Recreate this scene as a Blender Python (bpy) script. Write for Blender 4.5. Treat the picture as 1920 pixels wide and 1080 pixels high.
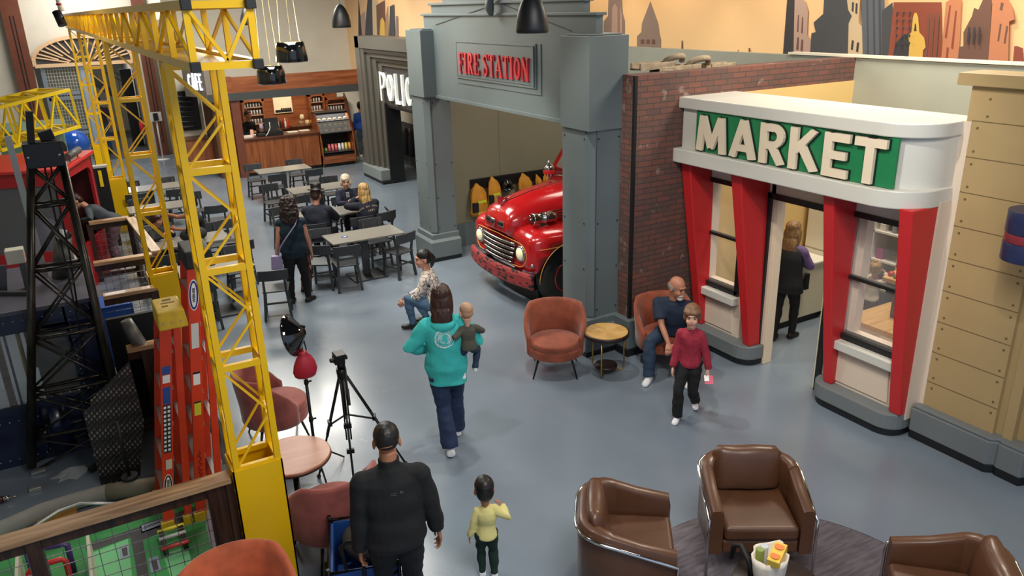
import bpy, bmesh, math, random
from mathutils import Vector, Matrix, Quaternion
from mathutils.bvhtree import BVHTree
from mathutils import noise as MN
R = math.radians
random.seed(7)
for o in list(bpy.data.objects): bpy.data.objects.remove(o)
SC = bpy.context.scene
COL = SC.collection
# ---------------------------------------------------------------- camera
F_PX = 1463.35; CAM_H = 4.35
YAW, PITCH, ROLL = R(29.405), R(19.996), R(-1.5958)
fw = Vector((math.sin(YAW)*math.cos(PITCH), math.cos(YAW)*math.cos(PITCH), -math.sin(PITCH)))
r0 = Vector((math.cos(YAW), -math.sin(YAW), 0)); u0 = r0.cross(fw)
rt = math.cos(ROLL)*r0 + math.sin(ROLL)*u0; up = -math.sin(ROLL)*r0 + math.cos(ROLL)*u0
cam_d = bpy.data.cameras.new('camera'); cam = bpy.data.objects.new('camera', cam_d); COL.objects.link(cam)
cam_d.sensor_width = 36; cam_d.lens = 36*F_PX/1920; cam_d.clip_end = 200; cam_d.clip_start = .05
cam.matrix_world = Matrix(((rt.x, up.x, -fw.x, 0), (rt.y, up.y, -fw.y, 0), (rt.z, up.z, -fw.z, CAM_H), (0, 0, 0, 1)))
SC.camera = cam
CAMP = Vector((0, 0, CAM_H))
def ray(x, y): return fw + rt*((x-960)/F_PX) - up*((y-540)/F_PX)
def G(x, y, z=0.0):                       # the point of the room at height z seen at a photo pixel
    d = ray(x, y); return CAMP + d*((z-CAM_H)/d.z)
def GX(x, y, v): d = ray(x, y); return CAMP + d*(v/d.x)
def GY(x, y, v): d = ray(x, y); return CAMP + d*(v/d.y)
# ---------------------------------------------------------------- world, view, lights
SC.view_settings.view_transform = 'Standard'; SC.view_settings.look = 'None'
SC.view_settings.gamma = 1; SC.view_settings.use_curve_mapping = False
SC.view_settings.exposure = 0.36
W = bpy.data.worlds.new('world'); SC.world = W; W.use_nodes = True
W.node_tree.nodes['Background'].inputs[0].default_value = (.62, .76, 1, 1)
W.node_tree.nodes['Background'].inputs[1].default_value = 0.55
def area(name, loc, size, power, col=(1, .93, .84), target=None, sy=None, spread=180):
    l = bpy.data.lights.new(name, 'AREA'); l.energy = power; l.color = col; l.size = size; l.spread = R(spread)
    if sy: l.shape = 'RECTANGLE'; l.size_y = sy
    o = bpy.data.objects.new(name, l); COL.objects.link(o); o.location = loc
    d = Vector(target)-Vector(loc) if target else Vector((0, 0, -1))
    o.rotation_euler = d.to_track_quat('-Z', 'Y').to_euler(); return o
def spot(name, loc, target, power, angle=50, col=(1, .9, .75), size=.08, blend=.5):
    l = bpy.data.lights.new(name, 'SPOT'); l.energy = power; l.color = col; l.spot_size = R(angle); l.spot_blend = blend; l.shadow_soft_size = size
    o = bpy.data.objects.new(name, l); COL.objects.link(o); o.location = loc
    o.rotation_euler = (Vector(target)-Vector(loc)).to_track_quat('-Z', 'Y').to_euler(); return o
area('lounge_ceiling_light', (2.4, 1.4, 5.9), 2.4, 210, (1, .96, .9))
area('cafe_ceiling_light', (3.4, 12.5, 5.9), 2.5, 270, (1, .95, .86))
area('cafe_ceiling_light', (4.2, 19.0, 5.9), 2.5, 400, (1, .95, .86))
area('back_ceiling_light', (1.2, 26.0, 5.9), 2.0, 170, (1, .96, .9))
area('corridor_light', (1.4, 31.5, 3.2), 1.2, 40, (1, .96, .9))
area('market_ceiling_light', (8.5, 5.8, 5.9), 1.4, 190, (1, .9, .74))
area('stall_ceiling_light', (8.2, 10.6, 5.8), 1.6, 60, (1, .93, .8))
area('workshop_ceiling_light', (-1.2, 10.5, 5.8), 1.5, 50, (1, .95, .86))
# track spots
spot('track_spot', (2.6, 8.4, 5.8), (5.6, 10.1, .9), 520, 44, (1, .95, .85))
spot('track_spot', (3.4, 4.6, 5.8), (7.0, 5.9, 2.3), 330, 60, (1, .93, .82))
spot('track_spot', (4.0, 2.2, 5.8), (7.2, 3.8, 2.0), 170, 60, (1, .93, .82))
spot('track_spot', (4.2, 7.4, 5.8), (4.6, 6.9, 0), 260, 70, (1, .95, .86))
spot('track_spot', (1.6, 6.0, 5.8), (2.4, 4.6, 0), 150, 75, (.92, .96, 1))
spot('track_spot', (2.6, 11.0, 5.8), (4.0, 12.4, .7), 300, 60, (1, .95, .86))
for yy in (7, 10, 13.2, 16):
    spot('mural_spot', (10.2, yy, 5.9), (11.4, yy, 3.9), 150, 95, (1, .82, .55))
spot('mural_spot', (7.6, 20.6, 5.8), (8.3, 21, 4.2), 60, 100, (1, .82, .55))
for xx in (5.2, 6.0, 7.0):
    spot('cafe_counter_spot', (xx, 23.3, 2.7), (xx, 24.2, 1.2), 30, 110, (1, .78, .5))
# ---------------------------------------------------------------- materials
def lin(h):
    h = h.lstrip('#'); c = [int(h[i:i+2], 16)/255 for i in (0, 2, 4)]
    return tuple(((v/12.92) if v <= .04045 else ((v+.055)/1.055)**2.4) for v in c)
MATS = {}
def M(name, hexc='#808080', rough=.5, metal=0, nscale=0, namt=.15, bump=0, bscale=None, coat=0, emit=0, trans=0, alpha=1, sheen=0, stretch=None, spec=.5):
    if name in MATS: return MATS[name]
    m = bpy.data.materials.new(name); m.use_nodes = True; nt = m.node_tree; b = nt.nodes['Principled BSDF']; MATS[name] = m
    c = (*lin(hexc), 1)
    b.inputs['Base Color'].default_value = c; b.inputs['Roughness'].default_value = rough; b.inputs['Metallic'].default_value = metal
    b.inputs['Coat Weight'].default_value = coat; b.inputs['Coat Roughness'].default_value = .06
    b.inputs['Specular IOR Level'].default_value = spec
    if sheen: b.inputs['Sheen Weight'].default_value = sheen; b.inputs['Sheen Roughness'].default_value = .4
    if trans: b.inputs['Transmission Weight'].default_value = trans; b.inputs['IOR'].default_value = 1.12
    if alpha < 1: b.inputs['Alpha'].default_value = alpha
    if emit: b.inputs['Emission Color'].default_value = c; b.inputs['Emission Strength'].default_value = emit
    tc = nt.nodes.new('ShaderNodeTexCoord'); src = tc.outputs['Object']
    if stretch:
        mp = nt.nodes.new('ShaderNodeMapping'); mp.inputs['Scale'].default_value = stretch; nt.links.new(src, mp.inputs[0]); src = mp.outputs[0]
    if nscale:
        n = nt.nodes.new('ShaderNodeTexNoise'); n.inputs['Scale'].default_value = nscale; n.inputs['Detail'].default_value = 5
        nt.links.new(src, n.inputs['Vector'])
        mx = nt.nodes.new('ShaderNodeMixRGB'); mx.inputs[1].default_value = tuple(v*(1-namt) for v in c[:3])+(1,)
        mx.inputs[2].default_value = tuple(min(1, v*(1+namt)+namt*.01) for v in c[:3])+(1,)
        rp = nt.nodes.new('ShaderNodeValToRGB'); rp.color_ramp.elements[0].position = .35; rp.color_ramp.elements[1].position = .65
        nt.links.new(n.outputs[0], rp.inputs[0]); nt.links.new(rp.outputs[0], mx.inputs[0]); nt.links.new(mx.outputs[0], b.inputs['Base Color'])
    if bump:
        n2 = nt.nodes.new('ShaderNodeTexNoise'); n2.inputs['Scale'].default_value = bscale or nscale or 50; n2.inputs['Detail'].default_value = 3
        nt.links.new(src, n2.inputs['Vector'])
        bp = nt.nodes.new('ShaderNodeBump'); bp.inputs['Strength'].default_value = bump; bp.inputs['Distance'].default_value = .01
        nt.links.new(n2.outputs[0], bp.inputs['Height']); nt.links.new(bp.outputs[0], b.inputs['Normal'])
    return m
def wood(name, dark, light, axis='x', scale=1.0, rough=.4, coat=.1):
    if name in MATS: return MATS[name]
    m = M(name, light, rough, coat=coat); nt = m.node_tree; b = nt.nodes['Principled BSDF']
    tc = [n for n in nt.nodes if n.type == 'TEX_COORD'][0]
    mp = nt.nodes.new('ShaderNodeMapping'); s = {'x': (1.2, 14, 14), 'y': (14, 1.2, 14), 'z': (14, 14, 1.2)}[axis]
    mp.inputs['Scale'].default_value = tuple(v*scale for v in s); nt.links.new(tc.outputs['Object'], mp.inputs[0])
    n = nt.nodes.new('ShaderNodeTexNoise'); n.inputs['Scale'].default_value = 1.6; n.inputs['Detail'].default_value = 7; n.inputs['Distortion'].default_value = .6
    nt.links.new(mp.outputs[0], n.inputs['Vector'])
    rp = nt.nodes.new('ShaderNodeValToRGB'); e = rp.color_ramp.elements; e[0].position = .32; e[1].position = .68
    e[0].color = (*lin(dark), 1); e[1].color = (*lin(light), 1)
    nt.links.new(n.outputs[0], rp.inputs[0]); nt.links.new(rp.outputs[0], b.inputs['Base Color']); return m
# ---------------------------------------------------------------- mesh builder
class MB:
    def __init__(s): s.v = []; s.f = []; s.mi = []; s.m = 0; s.sm = []; s.smooth = False
    def add(s, vs, fs, sm=None):
        k = len(s.v); s.v += [tuple(p) for p in vs]
        for f in fs: s.f.append(tuple(i+k for i in f)); s.mi.append(s.m); s.sm.append(s.smooth if sm is None else sm)
        return s
    def box(s, x0, x1, y0, y1, z0, z1):
        return s.add([(x, y, z) for x in (x0, x1) for y in (y0, y1) for z in (z0, z1)], [(0, 1, 3, 2), (4, 6, 7, 5), (0, 4, 5, 1), (2, 3, 7, 6), (0, 2, 6, 4), (1, 5, 7, 3)], False)
    def hexa(s, P):          # 8 points: bottom 4 (ccw), top 4
        return s.add(P, [(3, 2, 1, 0), (4, 5, 6, 7), (0, 1, 5, 4), (1, 2, 6, 5), (2, 3, 7, 6), (3, 0, 4, 7)], False)
    def bar(s, p, q, w, h=None, upv=(0, 0, 1)):
        p = Vector(p); q = Vector(q); h = h or w; d = (q-p).normalized(); u = Vector(upv)
        if abs(d.dot(u)) > .98: u = Vector((0, 1, 0))
        a = d.cross(u).normalized(); b = a.cross(d).normalized()
        P = [c+a*(i*w/2)+b*(j*h/2) for c in (p, q) for i, j in ((-1, -1), (1, -1), (1, 1), (-1, 1))]
        return s.hexa(P)
    def loft(s, rings, closed=True, cap=True, sm=True):
        n = len(rings[0]); vs = [p for r in rings for p in r]; fs = []
        for i in range(len(rings)-1):
            for j in range(n if closed else n-1):
                a = i*n+j; b = i*n+(j+1) % n; fs.append((a, b, b+n, a+n))
        s.add(vs, fs, sm)
        if cap and closed: s.add(rings[0], [tuple(range(n))[::-1]], False); s.add(rings[-1], [tuple(range(n))], False)
        return s
    def tube(s, pts, r, n=8, cap=True, closed=False):
        pts = [Vector(p) for p in pts]; rs = r if isinstance(r, (list, tuple)) else [r]*len(pts)
        rings = []; prev = None
        for i, p in enumerate(pts):
            if closed: d = pts[(i+1) % len(pts)]-pts[i-1]
            else: d = pts[min(i+1, len(pts)-1)]-pts[max(i-1, 0)]
            d.normalize()
            if prev is None:
                a = d.cross(Vector((0, 0, 1)));
                if a.length < .05: a = Vector((1, 0, 0))
                a.normalize()
            else:
                a = prev-d*prev.dot(d); a.normalize()
            prev = a; b = d.cross(a)
            rings.append([p+(a*math.cos(t)+b*math.sin(t))*rs[i] for t in [2*math.pi*k/n for k in range(n)]])
        if closed: rings.append(rings[0]); cap = False
        return s.loft(rings, cap=cap)
    def cyl(s, p, q, r, r2=None, n=20): return s.tube([p, q], [r, r if r2 is None else r2], n)
    def lathe(s, prof, c=(0, 0, 0), n=28, axis=(0, 0, 1), cap=True):
        c = Vector(c); d = Vector(axis).normalized(); a = d.orthogonal().normalized(); b = d.cross(a)
        rings = [[c+d*z+(a*math.cos(t)+b*math.sin(t))*max(r, 1e-4) for t in [2*math.pi*k/n for k in range(n)]] for r, z in prof]
        return s.loft(rings, cap=cap)
    def ell(s, c, rx, ry=None, rz=None, n=16, mrot=None):
        ry = ry or rx; rz = rz or rx; c = Vector(c); rings = []
        for i in range(n//2+1):
            th = math.pi*i/(n//2); rr = max(math.sin(th), 1e-3)
            ring = []
            for k in range(n):
                v = Vector((rx*rr*math.cos(2*math.pi*k/n), ry*rr*math.sin(2*math.pi*k/n), -rz*math.cos(th)))
                if mrot: v = mrot @ v
                ring.append(c+v)
            rings.append(ring)
        return s.loft(rings)
    def prism(s, poly, fn, d):       # poly 2D points, fn(u,v,w)->3D, extruded w 0..d
        n = len(poly); a = [fn(u, v, 0) for u, v in poly]; b = [fn(u, v, d) for u, v in poly]
        s.add(a+b, [tuple(range(n))[::-1], tuple(range(n, 2*n))]+[(i, (i+1) % n, (i+1) % n+n, i+n) for i in range(n)], False); return s
    def plate(s, poly, z0, z1): return s.prism(poly, lambda u, v, w: (u, v, z0+w), z1-z0)
    def build(s, name, mats, parent=None, bevel=0, seg=2, local=False, mods=(), kind=None, label=None, fix=True):
        me = bpy.data.meshes.new(name); me.from_pydata(s.v, [], s.f)
        mats = mats if isinstance(mats, (list, tuple)) else [mats]
        for m in mats: me.materials.append(m)
        for p, mi, sm in zip(me.polygons, s.mi, s.sm): p.material_index = mi; p.use_smooth = sm
        if fix:
            bm = bmesh.new(); bm.from_mesh(me); bmesh.ops.remove_doubles(bm, verts=bm.verts, dist=1e-5)
            bmesh.ops.recalc_face_normals(bm, faces=bm.faces); bm.to_mesh(me); bm.free()
        o = bpy.data.objects.new(name, me)
        return finish(o, parent, bevel, seg, local, kind, label)
WM = {}                                   # world matrices of roots
def finish(o, parent=None, bevel=0, seg=2, local=False, kind=None, label=None):
    COL.objects.link(o)
    if parent is not None:
        mw = WM.get(parent.name, Matrix.Identity(4))
        if not local: o.data.transform(mw.inverted())
        o.parent = parent; WM[o.name] = mw
    if bevel:
        b = o.modifiers.new('bevel', 'BEVEL'); b.width = bevel; b.segments = seg; b.limit_method = 'ANGLE'; b.angle_limit = R(35); b.harden_normals = False
    if kind: o['kind'] = kind
    if label: o['label'] = label
    return o
def thing(name, label, cat, loc=(0, 0, 0), rz=0, group=None):
    o = bpy.data.objects.new(name, None); COL.objects.link(o); o.location = loc; o.rotation_euler = (0, 0, rz)
    o.empty_display_size = .1
    o['label'] = label; o['category'] = cat
    if group: o['group'] = group
    WM[o.name] = Matrix.Translation(Vector(loc)) @ Matrix.Rotation(rz, 4, 'Z')
    return o
def tag(o, label, cat, group=None, kind=None):
    o['label'] = label; o['category'] = cat
    if group: o['group'] = group
    if kind: o['kind'] = kind
    return o
def dup(root, loc=None, rz=None, label=None, group=None):
    r = root.copy(); COL.objects.link(r)
    if loc is not None: r.location = loc
    if rz is not None: r.rotation_euler = (0, 0, rz)
    if label: r['label'] = label
    if group: r['group'] = group
    WM[r.name] = Matrix.Translation(r.location) @ Matrix.Rotation(r.rotation_euler.z, 4, 'Z')
    for ch in list(root.children):
        c = ch.copy(); COL.objects.link(c); c.parent = r
        for g in list(ch.children):
            d = g.copy(); COL.objects.link(d); d.parent = c
    return r
def text_mesh(txt, size, depth, fn, mat, parent, name='letter', offset=0, sx=1.0, per_letter=False, spacing=1.0, label=None):
    """letters built flat, then mapped by fn(u,v,w); one mesh, or one per letter"""
    outs = []; items = []
    if per_letter:
        x = 0
        for ch in txt:
            items.append((ch, x))
            cu = bpy.data.curves.new('t', 'FONT'); cu.body = ch; cu.size = size; o = bpy.data.objects.new('t', cu); COL.objects.link(o)
            bpy.context.view_layer.update(); wd = o.dimensions.x; bpy.data.objects.remove(o)
            x += (wd*sx+size*.12*spacing) if ch != ' ' else size*.35
    else: items = [(txt, 0)]
    for t, x0 in items:
        if t == ' ': continue
        cu = bpy.data.curves.new('t', 'FONT'); cu.body = t; cu.size = size; cu.extrude = depth/2; cu.offset = offset; cu.resolution_u = 4
        o = bpy.data.objects.new('t', cu); COL.objects.link(o)
        bpy.context.view_layer.update()
        me = bpy.data.meshes.new_from_object(o.evaluated_get(bpy.context.evaluated_depsgraph_get())); bpy.data.objects.remove(o)
        mnx = min(v.co.x for v in me.vertices) if per_letter else 0
        for v in me.vertices: v.co = Vector(fn(x0+(v.co.x-mnx)*sx, v.co.y, v.co.z+depth/2))
        me.materials.clear(); me.materials.append(mat)
        bm = bmesh.new(); bm.from_mesh(me); bmesh.ops.recalc_face_normals(bm, faces=bm.faces); bm.to_mesh(me); bm.free()
        ob = bpy.data.objects.new(name, me); finish(ob, parent, label=label); outs.append(ob)
    return outs
def arc(cx, cy, r, a0, a1, n=10, ry=None):
    return [(cx+r*math.cos(R(a0+(a1-a0)*i/n)), cy+(ry or r)*math.sin(R(a0+(a1-a0)*i/n))) for i in range(n+1)]
# ================================================================ SETTING
def floor_mat():
    m = M('epoxy_floor', '#76828e', .2, nscale=.6, namt=.1, bump=.05, bscale=60, coat=.25); nt = m.node_tree; b = nt.nodes['Principled BSDF']
    b.inputs['Coat Roughness'].default_value = .12
    n = nt.nodes.new('ShaderNodeTexNoise'); n.inputs['Scale'].default_value = 1.3; n.inputs['Detail'].default_value = 4
    rp = nt.nodes.new('ShaderNodeMapRange'); rp.inputs[3].default_value = .16; rp.inputs[4].default_value = .34
    tc = [q for q in nt.nodes if q.type == 'TEX_COORD'][0]
    nt.links.new(tc.outputs['Object'], n.inputs['Vector']); nt.links.new(n.outputs[0], rp.inputs[0]); nt.links.new(rp.outputs[0], b.inputs['Roughness']); return m
FLOOR = floor_mat()
MB().box(-4, 13, -2, 36, -.1, 0).build('floor', FLOOR, kind='structure')
CEIL = M('dark_ceiling', '#3a3a3a', .9)
MB().box(-4, 13, -2, 36, 6.3, 6.4).build('ceiling', CEIL, kind='structure')
WH = M('cream_wall_paint', '#d2ccbd', .7, nscale=2, namt=.03)
GRW = M('grey_wall_paint', '#a9ac9f', .6, nscale=2, namt=.03)
YF = 28.0
# far wall: opening for the arched gate from x=-.2 to 2.35
mb = MB(); mb.box(-4, -.35, YF, YF+.3, 0, 6.3); mb.box(2.5, 9, YF, YF+.3, 0, 6.3); mb.box(-.35, 2.5, YF, YF+.3, 3.1, 6.3)
mb.build('wall_back', WH, kind='structure')
MB().box(-4.1, -4, -2, 36, 0, 6.3).build('wall_left', GRW, kind='structure')
# cafe back wall (faces the room) and its side pieces
mb = MB(); mb.box(3.2, 11.5, 24.7, 24.9, 0, 6.3)
mb.build('wall_cafe', M('cafe_wall_paint', '#d6d2c4', .7, nscale=2, namt=.03), kind='structure')
MB().box(3.05, 3.2, 24.7, 28, 0, 6.3).build('wall_hall', WH, kind='structure')
# corridor beyond the far wall
mb = MB(); mb.box(2.5, 2.6, YF+.3, 35, 0, 3.3); mb.box(-.6, 2.6, 34.9, 35, 0, 3.3); mb.build('wall_corridor', M('corridor_paint', '#a59f92', .7), kind='structure')
MB().box(-.6, 2.6, YF+.02, 35, -.0, .012).build('trim_1', M('dark_corridor_floor', '#4a4a4c', .4), kind='structure')
# brown pilasters on far wall
BR = M('brown_steel', '#6b3a28', .45, nscale=5, namt=.08); BK = M('black_paint', '#15171a', .45); DBK = M('matte_black', '#0b0c0e', .6)
def pil(x0, x1, n):
    mb = MB(); mb.box(x0, x1, YF-.22, YF, 0, 6.3); mb.m = 1
    c = (x0+x1)/2
    for d in (-.045, .045): mb.box(c+d-.012, c+d+.012, YF-.232, YF-.2, .4, 4.4)
    mb.build('trim_%d' % n, [BR, BK], kind='structure')
a = GY(12, 60, YF).x; pil(a-.02, a+.46, 2); a = GY(262, 100, YF).x; pil(a, a+.34, 3)
# mural wall with painted skyline
MUX = 11.5
SKY = bpy.data.materials.new('mural_sky'); SKY.use_nodes = True
nt = SKY.node_tree; b = nt.nodes['Principled BSDF']; b.inputs['Roughness'].default_value = .7
tc = nt.nodes.new('ShaderNodeTexCoord'); sp = nt.nodes.new('ShaderNodeSeparateXYZ'); mr = nt.nodes.new('ShaderNodeMapRange'); rp = nt.nodes.new('ShaderNodeValToRGB')
mr.inputs[1].default_value = 3.0; mr.inputs[2].default_value = 6.2
rp.color_ramp.elements[0].color = (*lin('#fbd9a6'), 1); rp.color_ramp.elements[1].color = (*lin('#d9a37a'), 1)
nt.links.new(tc.outputs['Object'], sp.inputs[0]); nt.links.new(sp.outputs[2], mr.inputs[0]); nt.links.new(mr.outputs[0], rp.inputs[0]); nt.links.new(rp.outputs[0], b.inputs['Base Color'])
mcol = [SKY]+[M('mural_'+n, c, .7) for n, c in (('mauve', '#8e7c77'), ('pink', '#b59a92'), ('charcoal', '#474a52'), ('slate', '#5b6271'), ('brick', '#8d4a3a'), ('terracotta', '#c08060'), ('tan', '#a9876a'), ('gold', '#d9b35a'), ('cream', '#cdb89a'), ('deep', '#3b3a41'), ('brown', '#6f5148'))]
SKYI, MAU, PNK, CHA, SLA, BRK, TER, TAN, GLD, CRM, DEP, BRN = range(12)
mb = MB(); mb.box(MUX, MUX+.1, 1.0, 24, 0, 6.3)
def mural(mb, x, polys, pix=True, step=-.002):
    lay = 0
    for ci, pts in polys:
        lay += 1; mb.m = ci
        P = [GX(px, py, x) for px, py in pts]
        mb.add([(x+step*lay, p.y, p.z) for p in P], [tuple(range(len(P)))], False)
    mb.m = 0
def twr(x0, x1, y0, y1): return [(x0, y1), (x0, y0), (x1, y0+(x1-x0)*.03), (x1, y1)]
polys = [
 (MAU, [(1130, 115), (1132, 40), (1140, 30), (1141, -8), (1166, -8), (1168, 25), (1172, 40), (1172, 115)]),
 (PNK, [(1146, 110), (1148, 15), (1153, 6), (1158, 15), (1158, 110)]), (PNK, [(1162, 110), (1163, 10), (1167, 30), (1168, 110)]),
 (MAU, [(1194, 118), (1195, 68), (1203, 60), (1204, 44), (1220, 2), (1235, 45), (1237, 62), (1240, 75), (1238, 118)]),
 (BRN, [(1202, 82), (1202, 74), (1209, 74), (1209, 82)]), (BRN, [(1213, 82), (1213, 74), (1219, 74), (1219, 82)]), (BRN, [(1223, 82), (1223, 74), (1229, 74), (1229, 82)]),
 (BRN, [(1278, 112), (1279, 76), (1281, 76), (1281, 112)]), (BRN, [(1375, 115), (1386, 92), (1386, 115)]), (BRN, [(1405, 112), (1405, 90), (1408, 90), (1408, 112)]),
 (DEP, [(1468, 122), (1478, -8), (1492, -8), (1489, 122)]),
 (PNK, [(1489, 122), (1492, -8), (1512, 2), (1517, 20), (1515, 64), (1522, 76), (1520, 122)]),
 (BRN, [(1496, 60), (1498, 28), (1500, 28), (1499, 60)]), (BRN, [(1504, 62), (1506, 32), (1508, 32), (1507, 62)]), (BRN, [(1495, 92), (1497, 70), (1500, 70), (1499, 94)]), (BRN, [(1503, 94), (1505, 74), (1508, 74), (1507, 96)]),
 (CHA, [(1520, 122), (1524, 62), (1532, 60), (1528, 42), (1546, 26), (1548, -8), (1590, -8), (1593, 18), (1600, 30), (1594, 44), (1594, 122)]),
 (CRM, [(1592, 122), (1594, 44), (1600, 30), (1593, 18), (1590, -8), (1616, -8), (1612, 42), (1626, 56), (1620, 62), (1624, 92), (1622, 122)]),
 (DEP, [(1598, 92), (1600, 75), (1604, 76), (1602, 94)]), (DEP, [(1608, 96), (1610, 79), (1614, 80), (1612, 98)]), (DEP, [(1600, 20), (1601, 4), (1604, 4), (1603, 22)]), (DEP, [(1607, 24), (1608, 6), (1611, 6), (1610, 26)]),
 (SLA, [(1622, 122), (1618, -8), (1662, -8), (1664, 122)]),
 (CHA, [(1630, 122), (1628, -8), (1631, -8), (1633, 122)]), (CHA, [(1642, 122), (1640, -8), (1643, -8), (1645, 122)]), (CHA, [(1653, 122), (1651, -8), (1654, -8), (1656, 122)]),
 (CHA, [(1658, 122), (1658, 20), (1678, 4), (1678, 122)]),
 (BRK, [(1668, 122), (1680, 4), (1770, 4), (1772, 122)]),
 (TER, [(1768, 122), (1778, 4), (1798, -8), (1808, -8), (1802, 122)]),
 (BRK, [(1776, 70), (1785, 10), (1788, 10), (1780, 72)]), (BRK, [(1788, 90), (1796, 20), (1799, 20), (1792, 92)]), (BRK, [(1778, 108), (1780, 88), (1784, 89), (1782, 109)]),
 (DEP, [(1676, 122), (1684, 80), (1700, 64), (1712, 62), (1716, 30), (1722, 30), (1722, 122)]),
 (GLD, [(1708, 122), (1710, 84), (1708, 66), (1714, 60), (1717, 32), (1720, 24), (1724, 24), (1727, 32), (1729, 60), (1738, 70), (1741, 88), (1736, 94), (1734, 122)]),
 (DEP, [(1719, 58), (1721, 44), (1723, 44), (1724, 58)]),
 (BRN, [(1800, 122), (1804, 88), (1812, 86), (1812, 60), (1828, 30), (1832, 14), (1840, 18), (1852, -8), (1866, -8), (1858, 122)]),
 (TER, [(1858, 122), (1868, -8), (1894, -8), (1904, 14), (1908, 36), (1898, 40), (1896, 122)]),
 (BRN, [(1880, 18), (1883, 4), (1888, 6), (1885, 20)]), (BRN, [(1876, 76), (1881, 44), (1884, 45), (1879, 77)]), (BRN, [(1888, 80), (1893, 48), (1896, 49), (1891, 81)]),
 (BRK, [(1905, 122), (1908, 86), (1914, 86), (1925, 90), (1925, 122)]),
 (MAU, [(772, 90), (776, 40), (776, -8), (796, -8), (796, 90)]),
]
k = 0
for r in range(5):
    for c in range(3): polys.append((DEP, [(1688+c*12, 22+r*14), (1692+c*12, 22+r*14), (1691+c*12, 27+r*14), (1687+c*12, 27+r*14)]))
for c in range(3): polys.append((BRN, [(1744+c*9, 112), (1750+c*9, 24), (1753+c*9, 24), (1747+c*9, 112)]))
for c in range(3): polys.append((DEP, [(1822+c*10, 78), (1825+c*10, 50), (1829+c*10, 50), (1826+c*10, 79)]))
mural(mb, MUX-.001, polys)
mb.build('wall_mural', mcol, kind='structure', fix=False)
# short mural wall above the police front
mb = MB(); mb.box(8.3, 8.4, 17.0, 24.7, 2.4, 6.3)
mural(mb, 8.299, [(DEP, [(672, 80), (672, -8), (676, 30), (682, 80)]), (PNK, [(680, 80), (676, 30), (684, 20), (690, 80)]), (CHA, [(684, 80), (686, 40), (690, -8), (702, -8), (700, 30), (706, 80)]), (CRM, [(700, 80), (698, -8), (708, -8), (712, 80)]),
 (BRN, [(708, 80), (706, 10), (722, 0), (724, 80)]), (TAN, [(722, 80), (724, 30), (728, 10), (730, 80)]), (GLD, [(712, 80), (714, 38), (718, 32), (722, 42), (723, 80)]), (CHA, [(730, 80), (732, 12), (740, 8), (742, 80)]), (MAU, [(742, 80), (743, 30), (747, 30), (748, 80)])])
mb.build('wall_mural_side', mcol, kind='structure', fix=False)
# grey wall behind market + ledge
GW2 = M('grey_green_panel', '#a3a69a', .45, nscale=1.5, namt=.04)
BX = 9.73
MB().box(BX, BX+.12, 2.0, 17.5, 0, 3.52).build('wall_market_back', GW2, kind='structure')
mb = MB(); mb.box(BX-.03, BX+.15, 2.0, 8.55, 3.53, 3.56); mb.build('trim_4', M('white_ledge', '#e8e2cf', .4), kind='structure')
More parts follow.
